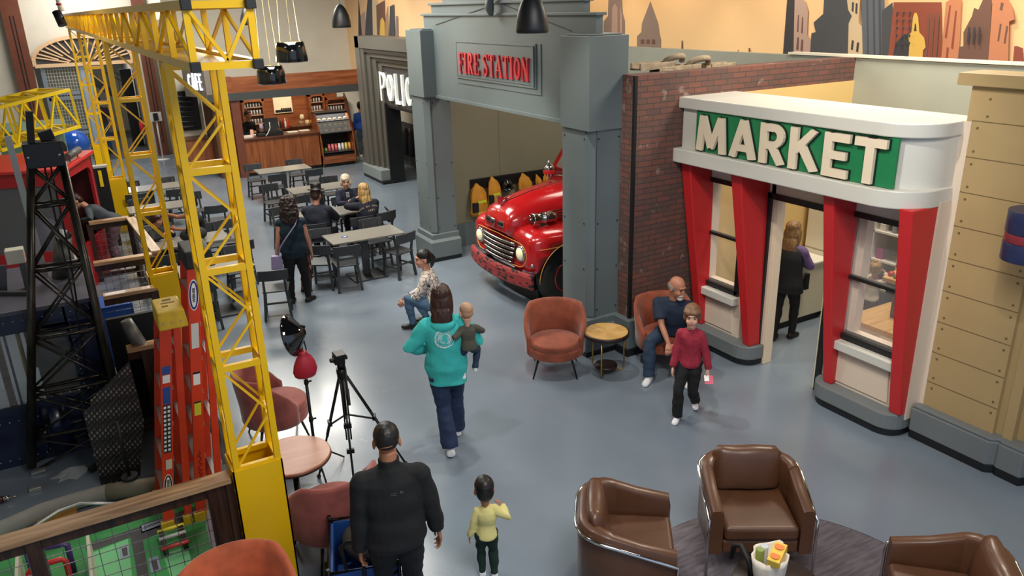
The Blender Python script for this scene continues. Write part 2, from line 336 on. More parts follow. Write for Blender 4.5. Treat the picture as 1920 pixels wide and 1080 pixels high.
# ---------------- brick wall
def brick_mat():
    m = bpy.data.materials.new('brick'); m.use_nodes = True; nt = m.node_tree; b = nt.nodes['Principled BSDF']; b.inputs['Roughness'].default_value = .85
    tc = nt.nodes.new('ShaderNodeTexCoord'); sp = nt.nodes.new('ShaderNodeSeparateXYZ'); ad = nt.nodes.new('ShaderNodeMath'); ad.operation = 'ADD'; cb = nt.nodes.new('ShaderNodeCombineXYZ')
    nt.links.new(tc.outputs['Object'], sp.inputs[0]); nt.links.new(sp.outputs[0], ad.inputs[0]); nt.links.new(sp.outputs[1], ad.inputs[1]); nt.links.new(ad.outputs[0], cb.inputs[0]); nt.links.new(sp.outputs[2], cb.inputs[1])
    br = nt.nodes.new('ShaderNodeTexBrick'); br.inputs['Scale'].default_value = 1; br.inputs['Brick Width'].default_value = .21; br.inputs['Row Height'].default_value = .068; br.inputs['Mortar Size'].default_value = .006
    br.inputs['Color1'].default_value = (*lin('#7d4c40'), 1); br.inputs['Color2'].default_value = (*lin('#5d4742'), 1); br.inputs['Mortar'].default_value = (*lin('#463c38'), 1); br.inputs['Bias'].default_value = -.1
    nt.links.new(cb.outputs[0], br.inputs['Vector'])
    n = nt.nodes.new('ShaderNodeTexNoise'); n.inputs['Scale'].default_value = 5; n.inputs['Detail'].default_value = 8; nt.links.new(tc.outputs['Object'], n.inputs['Vector'])
    rp = nt.nodes.new('ShaderNodeValToRGB'); rp.color_ramp.elements[0].position = .62; rp.color_ramp.elements[1].position = .74
    nt.links.new(n.outputs[0], rp.inputs[0]); mx = nt.nodes.new('ShaderNodeMixRGB'); mx.inputs[2].default_value = (*lin('#a89a90'), 1)
    nt.links.new(rp.outputs[0], mx.inputs[0]); nt.links.new(br.outputs[0], mx.inputs[1])
    n2 = nt.nodes.new('ShaderNodeTexNoise'); n2.inputs['Scale'].default_value = 1.7; n2.inputs['Detail'].default_value = 5; nt.links.new(tc.outputs['Object'], n2.inputs['Vector'])
    m2 = nt.nodes.new('ShaderNodeMixRGB'); m2.blend_type = 'MULTIPLY'; m2.inputs[0].default_value = .55
    nt.links.new(mx.outputs[0], m2.inputs[1]); nt.links.new(n2.outputs[0], m2.inputs[2]); mg = nt.nodes.new('ShaderNodeMixRGB'); mg.blend_type = 'ADD'; mg.inputs[0].default_value = 1; mg.inputs[2].default_value = (.02, .015, .013, 1)
    nt.links.new(m2.outputs[0], mg.inputs[1]); nt.links.new(mg.outputs[0], b.inputs['Base Color'])
    bp = nt.nodes.new('ShaderNodeBump'); bp.inputs['Strength'].default_value = .6; bp.inputs['Distance'].default_value = .01; bp.invert = True
    nt.links.new(br.outputs['Fac'], bp.inputs['Height']); nt.links.new(bp.outputs[0], b.inputs['Normal']); return m
BRICK = brick_mat()
FG = M('fire_grey', '#667173', .5, nscale=1.2, namt=.05); FGD = M('fire_grey_line', '#2c3132', .6)
mb = MB(); mb.box(5.88, BX, 7.38, 7.62, 0, 3.53); mb.m = 1; mb.box(5.865, 5.905, 7.365, 7.405, .5, 3.53)
mb.m = 2; mb.box(7.0, BX-.001, 7.36, 7.381, 0, 3.22)
mb.build('wall_brick', [BRICK, BK, M('yellow_tan_paint', '#d9b878', .6)], kind='structure')
mb = MB(); mb.box(5.80, 6.84, 7.30, 7.63, .1, .5); mb.m = 1; mb.box(5.79, 6.84, 7.29, 7.63, 0, .1)
mb.build('baseboard_brick', [FG, BK], kind='structure', bevel=.012)
# stall walls
OL = M('olive_stall_paint', '#8b8873', .65, nscale=1.5, namt=.03)
mb = MB(); mb.box(5.75, BX, 13.0, 13.1, 0, 3.3); mb.m = 1; mb.box(7.13, 7.136, 12.997, 13.0, 0, 3.3)
mb.build('wall_stall', [OL, M('olive_line', '#6b6a5a', .7)], kind='structure')
MB().box(5.95, BX, 12.96, 13.0, 0, .45).build('baseboard_stall', FG, kind='structure')
# police wall beyond
# ================================================================ FIRE STATION FRONT
X0 = 5.4
fs = thing('fire_station_facade', 'grey stepped playhouse facade lettered FIRE STATION over the truck bay', 'facade', (X0, 10.2, 0))
def rivet(mb, p, ax, r=.012):
    p = Vector(p); a = Vector(ax); mb.cyl(p, p+a*.006, r, n=8)
def column(y0, y1, name, lab):
    # shaft with panels, chamfer between front and near side
    x1 = X0+.50
    mb = MB(); ch = .09
    P = [(X0+.03, y1), (X0+.03, y0+ch), (X0+.03+ch, y0+.03), (x1, y0+.03), (x1, y1)]
    mb.plate(P, .5, 2.9); mb.m = 1
    # panel seams: chamfer strip stands a little proud
    s = fs
    o = mb
    o.m = 0
    q = [(X0+.018, y0+ch+.012), (X0+.012, y0+ch-.004), (X0+.03+ch-.018, y0+.012), (X0+.03+ch+.006, y0+.022), (X0+.14, y0+.05), (X0+.06, y0+ch+.02)]
    o.plate(q, .52, 2.86); o.m = 1
    for z in (.6, 1.15, 1.75, 2.8):
        for yy in (y0+ch+.05, y1-.05): rivet(o, (X0+.03, yy, z), (-1, 0, 0))
        for xx in (X0+.03+ch+.04, x1-.04): rivet(o, (xx, y0+.03, z), (0, -1, 0))
        rivet(o, (X0+.068, y0+.05, z), (-.7, -.7, 0))
    o.box(X0+.024, X0+.03, y0+ch+.014, y0+ch+.02, .5, 2.9); o.box(X0+.03+ch+.008, X0+.03+ch+.014, y0+.024, y0+.03, .5, 2.9)
    o.build('column_shaft', [FG, FGD], fs)
    mb = MB(); mb.box(X0-.02, x1+.02, y0-.02, y1+.02, .4, .5)
    mb.hexa([(X0-.06, y0-.06, .07), (x1+.04, y0-.06, .07), (x1+.04, y1+.05, .07), (X0-.06, y1+.05, .07), (X0-.06, y0-.06, .36), (x1+.04, y0-.06, .36), (x1+.04, y1+.05, .36), (X0-.06, y1+.05, .36)])
    mb.hexa([(X0-.06, y0-.06, .36), (x1+.04, y0-.06, .36), (x1+.04, y1+.05, .36), (X0-.06, y1+.05, .36), (X0-.02, y0-.02, .41), (x1+.02, y0-.02, .41), (x1+.02, y1+.02, .41), (X0-.02, y1+.02, .41)])
    mb.m = 1; mb.box(X0-.055, x1+.035, y0-.055, y1+.045, 0, .07)
    mb.build('column_base', [FG, BK], fs, bevel=.008)
    mb = MB(); mb.box(X0, x1+.06, y0, y1, 2.9, 3.98); mb.box(X0+.06, x1, y0+.06, y1-.06, 3.98, 4.0)
    mb.build('column_block', FG, fs, bevel=.006)
column(7.62, 8.24, 'near', ''); column(12.42, 13.04, 'far', '')
XF = 5.64
mb = MB()
mb.prism([(7.9, 2.92), (12.8, 2.92), (12.8, 4.0), (12.78, 4.0), (12.78, 4.2), (12.45, 4.2), (12.45, 4.36), (12.0, 4.36), (12.0, 4.62), (11.4, 4.62), (11.4, 4.86), (9.2, 4.86), (9.2, 4.62), (8.6, 4.62), (8.6, 4.36), (8.1, 4.36), (8.1, 4.2), (7.84, 4.2), (7.84, 4.0), (7.9, 4.0)], lambda u, v, w: (XF+w, u, v), .1)
mb.build('fascia', FG, fs)
mb = MB()
for (ya, yb, z) in ((7.79, 12.83, 4.2), (8.05, 12.5, 4.36), (8.55, 12.05, 4.62), (9.15, 11.45, 4.86)): mb.box(XF-.035, XF+.12, ya, yb, z, z+.035)
mb.build('parapet_cap', FG, fs, bevel=.006)
mb = MB()
mb.bar((XF-.004, 12.3, 4.06), (XF-.004, 10.35, 4.34), .008, .012); mb.bar((XF-.004, 10.0, 4.34), (XF-.004, 8.35, 4.02), .008, .012)
mb.build('gable_moulding', FGD, fs)
mb = MB(); mb.box(XF-.02, XF+.1, 8.22, 12.44, 2.88, 2.93); mb.build('lintel_trim', FG, fs, bevel=.004)
# horn bracket under the gable
mb = MB(); mb.tube([(XF-.02, 10.2, 4.5), (XF-.12, 10.2, 4.42), (XF-.13, 10.2, 4.3), (XF-.1, 10.2, 4.2)], [.05, .06, .07, .03], 10); mb.build('gable_bracket', FG, fs)
# sign panel
mb = MB()
ya, yb, za, zb = 9.05, 11.56, 3.19, 3.85
mb.box(XF-.012, XF, ya, yb, za, zb); mb.box(XF-.03, XF-.012, ya+.1, yb, za+.08, zb)
mb.m = 1
mb.box(XF-.033, XF-.03, ya+.13, yb-.04, zb-.045, zb-.035); mb.box(XF-.033, XF-.03, ya+.13, yb-.04, za+.11, za+.118); mb.box(XF-.033, XF-.03, yb-.05, yb-.042, za+.11, zb-.04); mb.box(XF-.033, XF-.03, ya+.13, ya+.138, za+.11, zb-.04)
mb.m = 0
mb.box(XF-.05, XF-.03, ya+.13, ya+.16, za+.1, zb-.03)
mb.build('sign_panel', [FG, FGD], fs, bevel=.004)
RD = M('sign_red', '#c4303a', .4)
# serif capitals drawn as strokes (unit height 1)
def st(*p, w=.15): return ('l', p, w)
def sf(x, y, l=.26): return ('l', ((x-l/2, y), (x+l/2, y)), .05)
def ar(cx, cy, rx, ry, a0, a1, w=.16): return ('l', [(cx+rx*math.cos(R(a0+(a1-a0)*i/10)), cy+ry*math.sin(R(a0+(a1-a0)*i/10))) for i in range(11)], w)
SER = {'F': (.5, [st((.13, 0), (.13, 1)), sf(.13, .025), sf(.13, .975), st((.13, .975), (.5, .975), w=.05), st((.5, 1), (.5, .78), w=.05), st((.13, .52), (.36, .52), w=.06), st((.36, .64), (.36, .4), w=.045)]),
 'I': (.26, [st((.13, 0), (.13, 1)), sf(.13, .025), sf(.13, .975)]),
 'R': (.58, [st((.13, 0), (.13, 1)), sf(.13, .025), sf(.13, .975), ar(.24, .76, .2, .22, 90, -90, .13), st((.13, .975), (.26, .975), w=.05), st((.13, .53), (.26, .53), w=.05), st((.28, .52), (.5, .02), w=.14), sf(.52, .025, .16)]),
 'E': (.5, [st((.13, 0), (.13, 1)), sf(.13, .025), sf(.13, .975), st((.13, .975), (.48, .975), w=.05), st((.48, 1), (.48, .8), w=.05), st((.13, .52), (.36, .52), w=.06), st((.36, .64), (.36, .4), w=.045), st((.13, .025), (.5, .025), w=.05), st((.5, 0), (.5, .22), w=.05)]),
 'S': (.46, [ar(.23, .75, .17, .22, 20, 200, .11), st((.1, .7), (.2, .56), (.32, .44), (.37, .3), w=.17), ar(.22, .26, .17, .23, -200, 20, .11), st((.42, 1), (.42, .74), w=.045), st((.04, 0), (.04, .28), w=.045)]),
 'T': (.52, [st((.26, 0), (.26, 1)), sf(.26, .025), st((0, .975), (.52, .975), w=.05), st((.02, 1), (.02, .76), w=.05), st((.5, 1), (.5, .76), w=.05)]),
 'A': (.6, [st((.06, 0), (.3, 1), w=.06), st((.29, 1), (.52, 0), w=.16), st((.13, .33), (.42, .33), w=.06), sf(.07, .025, .18), sf(.52, .025, .24)]),
 'O': (.54, [ar(.27, .5, .2, .44, 0, 360, .13)]),
 'N': (.6, [st((.08, 0), (.08, 1), w=.06), st((.08, 1), (.5, 0), w=.16), st((.5, 0), (.5, 1), w=.06), sf(.08, .025, .18), sf(.5, .975, .18)])}
def stroke_letters(txt, font, x0, width, h, fn, depth, mat, parent, gap=.07, space=.25):
    tot = sum((font[c][0]+gap) if c != ' ' else space for c in txt)-gap; k = width/tot; x = 0
    for ci, c in enumerate(txt):
        if c == ' ': x += space; continue
        w, ss = font[c]; mb = MB()
        for si, (_, pts, sw) in enumerate(ss):
            for i in range(len(pts)-1):
                (ax, ay), (bx, by) = pts[i], pts[i+1]; dx, dy = bx-ax, by-ay; L = math.hypot(dx, dy) or 1
                nx, ny = -dy/L*sw/2, dx/L*sw/2; ex, ey = (dx/L*.012, dy/L*.012)
                q = [(ax-ex+nx, ay-ey+ny), (ax-ex-nx, ay-ey-ny), (bx+ex-nx, by+ey-ny), (bx+ex+nx, by+ey+ny)]
                mb.prism(q, lambda u, v, ww: fn(x0+(x+u)*k, v*h, ww), depth+.0006*si+.0002*i)
        x += w+gap; mb.build('letter', mat, parent)
stroke_letters('FIRE STATION', SER, 0, 2.12, .30, lambda u, v, w: (XF-.03-w, 11.42-u, 3.36+v), .025, RD, fs, gap=.12, space=.3)
# ================================================================ MARKET FRONT
WHT = M('white_canopy', '#cfcec6', .35); WT2 = M('pinkish_cream_panel', '#dccbb8', .5); RED = M('red_pilaster', '#c2272b', .35); KG = M('kerb_grey', '#6f7577', .5)
FRM = M('black_window_frame', '#1b1e20', .4); GRN = M('sign_green', '#1e7a4c', .4)
mk = thing('market_facade', 'playhouse shop front with red pilasters and a green MARKET sign', 'facade', (6.9, 5.8, 0))
YL, YR = 7.34, 4.2
def rounded(x0, x1, ya, yb, r):     # front (low x) corner at ya rounded
    P = [(x1, yb), (x0, yb)]
    P += [(x0+r-r*math.cos(R(t)), ya+r-r*math.sin(R(t))) for t in range(0, 91, 3)]
    return P+[(x1, ya)]
mb = MB(); mb.plate(rounded(6.56, 7.5, YR+.0, 7.40, .42), 3.11, 3.24); mb.build('canopy_top', WHT, mk, bevel=.012)
mb = MB(); mb.plate(rounded(6.50, 7.3, YR+.0, 7.46, .42), 2.46, 2.63); mb.build('canopy_bottom', WHT, mk, bevel=.012)
mb = MB(); mb.plate(rounded(6.62, 7.3, YR+.02, 7.36, .45), 2.63, 3.11); mb.build('sign_drum', WHT, mk)
mb = MB(); mb.box(6.595, 6.62, 4.44, 7.10, 2.635, 3.105); mb.build('sign_board', GRN, mk)
CRM2 = M('sign_letter_cream', '#e6d6bd', .35); BKL = M('letter_edge', '#14201a', .5)
BOLD = {'M': (1.0, [((0, 0), (0.18, 1), (.36, 1), (.5, .45), (.66, 1), (.86, 1), (.95, 0), (.74, 0), (.7, .62), (.56, .1), (.42, .1), (.3, .62), (.2, 0))]),
 }
def bold(txt):
    pass
def strokes_bold(c):
    w = .19
    return {'M': (.98, [st((.11, 0), (.2, .95), w=w), st((.2, .93), (.49, .12), w=w*.95), st((.49, .12), (.78, .93), w=w*.95), st((.78, .95), (.87, 0), w=w)]),
     'A': (.8, [st((.11, 0), (.4, .97), w=w), st((.4, .97), (.7, 0), w=w), st((.2, .27), (.6, .27), w=.17)]),
     'R': (.72, [st((.11, 0), (.11, 1), w=w), ar(.36, .7, .215, .215, 92, -92, .17), st((.11, .905), (.38, .905), w=.19), st((.11, .47), (.38, .47), w=.19), st((.34, .46), (.62, 0), w=w)]),
     'K': (.76, [st((.11, 0), (.11, 1), w=w), st((.16, .45), (.6, 1), w=w), st((.3, .6), (.66, 0), w=w)]),
     'E': (.62, [st((.11, 0), (.11, 1), w=w), st((.11, .905), (.6, .905), w=.19), st((.11, .5), (.54, .5), w=.18), st((.11, .095), (.6, .095), w=.19)]),
     'T': (.68, [st((.34, 0), (.34, 1), w=w), st((0, .905), (.68, .905), w=.19)])}[c]
x = 0; word = 'MARKET'; tot = sum(strokes_bold(c)[0]+.09 for c in word)-.09; k = 2.52/tot; hh = .43
for c in word:
    w, ss = strokes_bold(c)
    for grow, dep, mt in ((.04, .02, BKL), (0, .055, CRM2)):
        mb = MB()
        for si, (_, pts, sw) in enumerate(ss):
            for i in range(len(pts)-1):
                (ax, ay), (bx, by) = pts[i], pts[i+1]; dx, dy = bx-ax, by-ay; L = math.hypot(dx, dy); e = grow/2+(.0 if len(pts) == 2 else .02)
                ww = sw+grow; nx, ny = -dy/L*ww/2, dx/L*ww/2; ex, ey = dx/L*e, dy/L*e
                q = [(ax-ex+nx, ay-ey+ny), (ax-ex-nx, ay-ey-ny), (bx+ex-nx, by+ey-ny), (bx+ex+nx, by+ey+ny)]
                q = [(min(max(u, -grow), w+grow), min(max(v, -grow/2), 1+grow/2)) for u, v in q]
                mb.prism(q, lambda u, v, w_: (6.595-w_, 7.04-(x+u)*k*1.0, 2.652+v*hh), dep+.0008*si+.00025*i+(.001 if not grow else 0))
        mb.build('letter' if not grow else 'letter_outline', mt, mk)
    x += w+.09
# kerb
def kerb(ya, yb, nm, left_round):
    mb = MB()
    def P(x0, e):
        r = .22
        a = [(x0+r-r*math.cos(R(t)), ya-e+r-r*math.sin(R(t))) for t in range(0, 91, 15)]
        b_ = [(x0+r-r*math.sin(R(t)), yb+e-r+r*math.cos(R(t))) for t in range(0, 91, 15)]
        return [(7.2, yb+e)]+b_+a+[(7.2, ya-e)] if left_round else [(7.2, yb), (x0, yb)]+a+[(7.2, ya-e)]
    mb.plate(P(6.80, 0), .08, .26); mb.m = 1; mb.plate(P(6.815, -.015), 0, .08)
    mb.build(nm, [KG, BK], mk, bevel=.015)
kerb(4.2, 5.30, 'kerb', True); kerb(6.22, 7.3, 'kerb', False)
# window bays
XW = 6.98
def window_bay(ya, yb):
    mb = MB(); mb.box(XW, XW+.12, ya-.06, yb+.06, .2, .78); mb.hexa([(XW-.015, ya+.05, .3), (XW-.0, ya+.05, .3), (XW, yb-.05, .3), (XW-.015, yb-.05, .3), (XW-.015, ya+.08, .66), (XW, ya+.08, .66), (XW, yb-.08, .66), (XW-.015, yb-.08, .66)])
    mb.build('bay_panel', WT2, mk, bevel=.004)
    mb = MB(); mb.box(XW-.1, XW+.12, ya-.02, yb+.02, .70, .80); mb.build('window_sill', WHT, mk, bevel=.01)
    mb = MB(); mb.box(XW, XW+.12, ya-.06, yb+.06, 2.22, 2.5); mb.build('bay_header', WHT, mk)
    fr = MB(); t = .06
    fr.box(XW-.02, XW+.1, ya, ya+t, .82, 2.24); fr.box(XW-.02, XW+.1, yb-t, yb, .82, 2.24); fr.box(XW-.02, XW+.1, ya, yb, .82, .82+t); fr.box(XW-.02, XW+.1, ya, yb, 2.24-t, 2.24)
    fr.box(XW, XW+.07, ya, yb, 1.5, 1.54); f = fr.build('window_frame', FRM, mk, bevel=.006)
    fr = MB(); fr.box(XW+.1, XW+.2, ya+t, ya+t+.03, .82, 2.24); fr.box(XW+.1, XW+.2, yb-t-.03, yb-t, .82, 2.24); fr.box(XW+.1, XW+.2, ya, yb, .84, .88); fr.build('window_liner', WT2, f)
    g = MB(); g.box(XW+.03, XW+.034, ya+t, yb-t, .88, 2.18); g.build('pane', M('thin_glass', '#ffffff', .02, alpha=.07), f)
window_bay(4.36, 5.16); window_bay(6.60, 7.30)
# piers between bay and door, door frame
mb = MB(); mb.box(XW, XW+.12, 7.2, 7.36, .2, 2.5); mb.box(7.09, 7.21, 6.24, 6.60, 0, 2.5); mb.box(7.09, 7.21, 5.0, 5.38, .2, 2.5); mb.box(7.09, 7.21, 5.4, 6.3, 2.13, 2.5); mb.box(XW, 7.22, 4.19, 4.37, .2, 2.5)
mb.build('pier_panel', WT2, mk)
mb = MB(); mb.box(7.06, 7.12, 6.27, 6.345, 0, 2.19); mb.box(7.06, 7.12, 5.33, 5.405, 0, 2.19); mb.box(7.06, 7.12, 5.33, 6.345, 2.12, 2.19); mb.build('door_frame', FRM, mk, bevel=.006)
mb = MB(); mb.box(7.1, 7.235, 6.2, 6.275, 0, 2.13); mb.box(7.1, 7.235, 5.40, 5.45, 0, 2.13); mb.build('door_reveal', M('cream_reveal', '#ecd9bd', .5), mk, bevel=.006)
# pilasters: red fins, deep at the top and shallow at the foot
def fin(yt, wt, yb, wb, xback):
    mb = MB(); zt, zb_ = 2.47, .26
    mb.hexa([(6.90, yb-wb/2, zb_), (xback, yb-wb/2, zb_), (xback, yb+wb/2, zb_), (6.90, yb+wb/2, zb_), (6.60, yt-wt/2, zt), (xback, yt-wt/2, zt), (xback, yt+wt/2, zt), (6.60, yt+wt/2, zt)])
    mb.build('pilaster', RED, mk, bevel=.012)
fin(7.27, .16, 7.2, .12, 7.02); fin(6.42, .16, 6.33, .12, 7.12); fin(5.14, .13, 5.11, .11, 7.03); fin(4.28, .14, 4.27, .13, 7.1)
# ---------------- tan panelled wall right of the market
TW = M('tan_panel', '#ad9468', .55, nscale=1.5, namt=.04); TL = M('tan_line', '#6f5c3e', .7)
XT = 7.15; Yc = 3.42
mb = MB(); mb.box(XT, XT+.2, Yc, 4.18, .3, 3.56); mb.m = 2; mb.box(XT-.005, XT+.2, 4.13, 4.22, .3, 3.24); mb.m = 0
mb.box(XT+.05, XT+.2, Yc-.08, Yc, .3, 3.56); mb.box(XT+.02, XT+.2, 3.25, Yc-.08, .3, 3.56); mb.box(XT+.1, XT+.2, 3.17, 3.25, .3, 3.56); mb.box(XT+.07, XT+.25, 1.6, 3.17, .3, 3.56)
for q in (2.95, 2.6, 2.2): mb.box(XT+.05, XT+.1, q-.03, q+.03, .3, 3.56)
mb.m = 1
for i in range(1, 10):
    z = 3.25-.327*(i-1); mb.box(XT-.002, XT, Yc, 4.13, z-.004, z+.004)
for i in range(0, 9):
    z0 = 3.25-.327*i
    for zz in (z0-.06, z0-.27):
        for yy in (Yc+.05, 4.07): rivet(mb, (XT, yy, zz), (-1, 0, 0), .011)
for yy in (4.0, Yc+.05): rivet(mb, (XT, yy, 3.45), (-1, 0, 0), .011); rivet(mb, (XT, yy, 3.3), (-1, 0, 0), .011)
mb.build('wall_tan', [TW, TL, WT2], kind='structure', fix=False)
mb = MB(); mb.plate([(XT-.08, 4.28), (XT-.08, Yc-.06), (XT-.03, 3.1), (XT-.03, 1.6), (XT+.3, 1.6), (XT+.3, 4.28)], 3.56, 3.67); mb.build('trim_5', TW, kind='structure', bevel=.008)
mb = MB()
def tb(e, z0, z1):
    mb.plate([(XT-.12+e, 4.17), (XT-.12+e, 3.38), (XT-.06+e, 3.33), (XT-.08+e, 3.30), (XT-.08+e, 3.08), (XT-.01+e, 3.05), (XT-.01+e, 1.6), (XT+.3, 1.6), (XT+.3, 4.17)], z0, z1)
tb(0, .09, .34); tb(.02, .34, .37); mb.m = 1; tb(.01, 0, .09)
mb.build('baseboard_right', [KG, BK], kind='structure', bevel=.01)
# round drum sign on the tan wall
cc = GX(1936, 432, 6.86)
ds = thing('wall_drum', 'navy and red round drum mounted on the tan wall at the right edge', 'fixture', (6.9, cc.y, 0))
cx_, cy_ = 6.86, cc.y
mb = MB(); mb.cyl((cx_, cy_, cc.z-.02), (cx_, cy_, cc.z+.17), .20, n=40); mb.m = 1; mb.cyl((cx_, cy_, cc.z-.10), (cx_, cy_, cc.z-.02), .195, n=40); mb.m = 0; mb.cyl((cx_, cy_, cc.z-.26), (cx_, cy_, cc.z-.10), .2, n=40)
mb.build('drum_body', [M('navy_gloss', '#2c3358', .3), M('dull_red', '#8b2f3a', .4)], ds, bevel=.006)
mb = MB(); mb.box(cx_, XT+.1, cy_-.04, cy_+.04, cc.z-.06, cc.z+.05); mb.build('bracket', BK, ds)
# ================================================================ POLICE FRONT
GM = M('brushed_gunmetal', '#716e66', .38, metal=.5, nscale=2, namt=.06, stretch=(1, 1, .1)); GMD = M('dark_gunmetal', '#403c38', .3, metal=.5)
XP = 7.05
pf = thing('police_facade', 'dark metal stepped portal lettered POLICE beyond the grey column', 'facade', (XP, 18.5, 0))
mb = MB(); mb.box(XP, XP+.5, 20.22, 20.52, .3, 3.68); mb.box(XP, XP+.5, 14.0, 20.52, 3.38, 3.68); mb.build('outer_frame', M('light_gunmetal', '#75736c', .4, metal=.5), pf, bevel=.01)
# three splayed jamb boards, each nearer to the opening and deeper
for i in range(4):
    ya = 20.22-i*.25; xa = XP+.03+i*.06; zt = 3.38-i*.1
    mb = MB(); mb.box(xa, XP+.5, ya-.24, ya, .3, zt); mb.build('jamb_board', GM, pf, bevel=.006)
    mb = MB(); mb.box(xa, XP+.5, 14.0, ya-.25, zt-.1, zt-.008); mb.build('head_board', GMD if i % 2 == 0 else GM, pf, bevel=.006)
mb = MB(); mb.box(XP+.26, XP+.6, 14.0, 19.24, 2.02, 2.98); mb.build('sign_board', M('sign_charcoal', '#3b3a3a', .4), pf)
mb = MB(); yd = GX(734, 300, XP+.25).y; mb.box(XP+.2, XP+.6, yd, 19.24, 0, 2.06); mb.box(XP+.26, XP+.6, 14.0, 19.24, 1.96, 2.02); mb.build('door_frame', BK, pf)
mb = MB(); mb.box(XP-.05, XP+.35, 19.2, 20.6, .08, .36); mb.m = 1; mb.box(XP-.04, XP+.4, 19.12, 20.58, 0, .08); mb.build('plinth', [M('light_fire_grey', '#848d8c', .45), BK], pf, bevel=.012)
GLOW = M('backlit_letter_white', '#f4f6ee', .4, emit=.25)
POL = {'P': (.42, [st((.09, 0), (.09, 1), w=.09), ar(.2, .72, .17, .24, 90, -90, .09), st((.09, .955), (.22, .955), w=.09), st((.09, .47), (.22, .47), w=.09)]),
 'O': (.46, [ar(.23, .5, .155, .42, 0, 360, .09)]), 'L': (.36, [st((.09, 0), (.09, 1), w=.09), st((.09, .05), (.36, .05), w=.1)]), 'I': (.18, [st((.09, 0), (.09, 1), w=.09)]),
 'C': (.44, [ar(.23, .5, .155, .42, 40, 320, .09)]), 'E': (.38, [st((.09, 0), (.09, 1), w=.09), st((.09, .95), (.36, .95), w=.1), st((.09, .5), (.32, .5), w=.1), st((.09, .05), (.36, .05), w=.1)])}
zt = GX(716, 135, XP+.24).z; zb = GX(722, 189, XP+.24).z; yl = GX(712, 140, XP+.24).y; yr = GX(771, 175, XP+.24).y
stroke_letters('POLICE', POL, 0, (yl-yr)*1.28, zt-zb, lambda u, v, w: (XP+.26-w, yl-u, zb+v), .06, GLOW, pf, gap=.1)
# interior of police room: cream board, dark rail with black uniforms
mb = MB(); mb.box(8.6, 8.7, 13.1, 24.7, 0, 3.3); mb.build('wall_police', M('police_wall', '#4a4a48', .7), kind='structure')
# ================================================================ YELLOW OVERHEAD CRANE
YEL = M('crane_yellow', '#f6c305', .3, nscale=2, namt=.03); YCAP = M('crane_cap_black', '#18191c', .5)
cr = thing('gantry_crane', 'large yellow lattice gantry beam carried on four lattice towers', 'crane', (.78, 5.46, 0))
ax0, ax1 = .62, .93; zb0, zb1 = 4.07, 4.41
def lattice_tower(y, deep, nm):
    r = .045; mb = MB(); yb_ = y+deep
    for x in (ax0+.01, ax1+.005):
        for yy in (y, yb_): mb.box(x-.0, x+r, yy, yy+r, 1.1, zb0)
    zs = [1.12, 1.95, 2.68, 3.37, zb0-.03]
    for z in zs:
        mb.box(ax0+.02, ax1+.03, y+.005, y+.04, z-.025, z+.02); mb.box(ax0+.02, ax1+.03, yb_+.005, yb_+.04, z-.025, z+.02)
        mb.box(ax0+.016, ax0+.049, y+.008, yb_+.02, z-.02, z+.018); mb.box(ax1+.011, ax1+.044, y+.008, yb_+.02, z-.02, z+.018)
    for i in range(4):
        za, zc = zs[i]+.01, zs[i+1]-.02; zm = (za+zc)/2
        for yy in (y+.022, yb_+.022):
            mb.bar((ax0+.04, yy, za), (ax1+.02, yy, zm), .016); mb.bar((ax1+.02, yy, zm), (ax0+.04, yy, zc), .016)
        for x in (ax0+.03, ax1+.03):
            mb.bar((x, y+.03, za), (x, yb_+.02, zm), .014); mb.bar((x, yb_+.02, zm), (x, y+.03, zc), .014)
    mb.build('lattice_tower', YEL, cr)
    mb = MB(); t = .012
    xa, xb, ya2, yc = ax0-.005, ax1+.055, y-.01, yb_+r+.01
    for (q0, q1, q2, q3) in ((xa, xb, ya2, ya2+t), (xa, xb, yc-t, yc), (xa, xa+t, ya2, yc), (xb-t, xb, ya2, yc)): mb.box(q0, q1, q2, q3, 0, 1.12)
    mb.m = 1
    for z in (.2, .55, .95): mb.cyl((xa-.006, y+.03, z), (xa, y+.03, z), .008, n=8)
    mb.build('tower_base', [YEL, M('bolt_steel', '#b9b9b5', .3, metal=.9)], cr)
for y, d in ((5.42, .26), (10.75, .26), (18.1, .26), (23.3, .26)): lattice_tower(y, d, '')
mb = MB(); y0, y1 = 4.3, 24.7; s_ = .045
for x in (ax0, ax1):
    for z in (zb0, zb1-s_): mb.box(x, x+s_, y0, y1, z, z+s_)
n = 30
for i in range(n+1):
    y = y0+.02+(y1-y0-.06)*i/n
    for x in (ax0, ax1): mb.box(x+.006, x+s_-.006, y, y+.034, zb0+s_, zb1-s_)
    if i % 3 == 0:
        mb.box(ax0+s_, ax1, y, y+.034, zb1-s_+.004, zb1-.004); mb.box(ax0+s_, ax1, y, y+.034, zb0+.004, zb0+s_-.004)
    if i < n:
        ym = y+(y1-y0-.06)/n
        for x in (ax0, ax1):
            if i % 2 == 0: mb.bar((x+.022, y+.03, zb0+.05), (x+.022, ym, zb1-.05), .018)
            else: mb.bar((x+.022, y+.03, zb1-.05), (x+.022, ym, zb0+.05), .018)
mb.bar((ax0+.03, y0+.022, zb1-.04), ((ax0+ax1)/2+.03, y0+.022, zb0+.045), .018); mb.bar((ax1+.02, y0+.022, zb1-.04), ((ax0+ax1)/2+.03, y0+.022, zb0+.045), .018)
mb.box(ax0+.04, ax1+.01, y0+.35, y1-.3, zb0+.02, zb0+.026)
mb.build('lattice_beam', YEL, cr)
for x in (ax0, ax1):
    for z in (zb0, zb1-s_):
        mb = MB(); mb.box(x-.003, x+s_+.003, y0-.012, y0+.02, z-.003, z+s_+.003); mb.build('end_cap', YCAP, cr, bevel=.004)
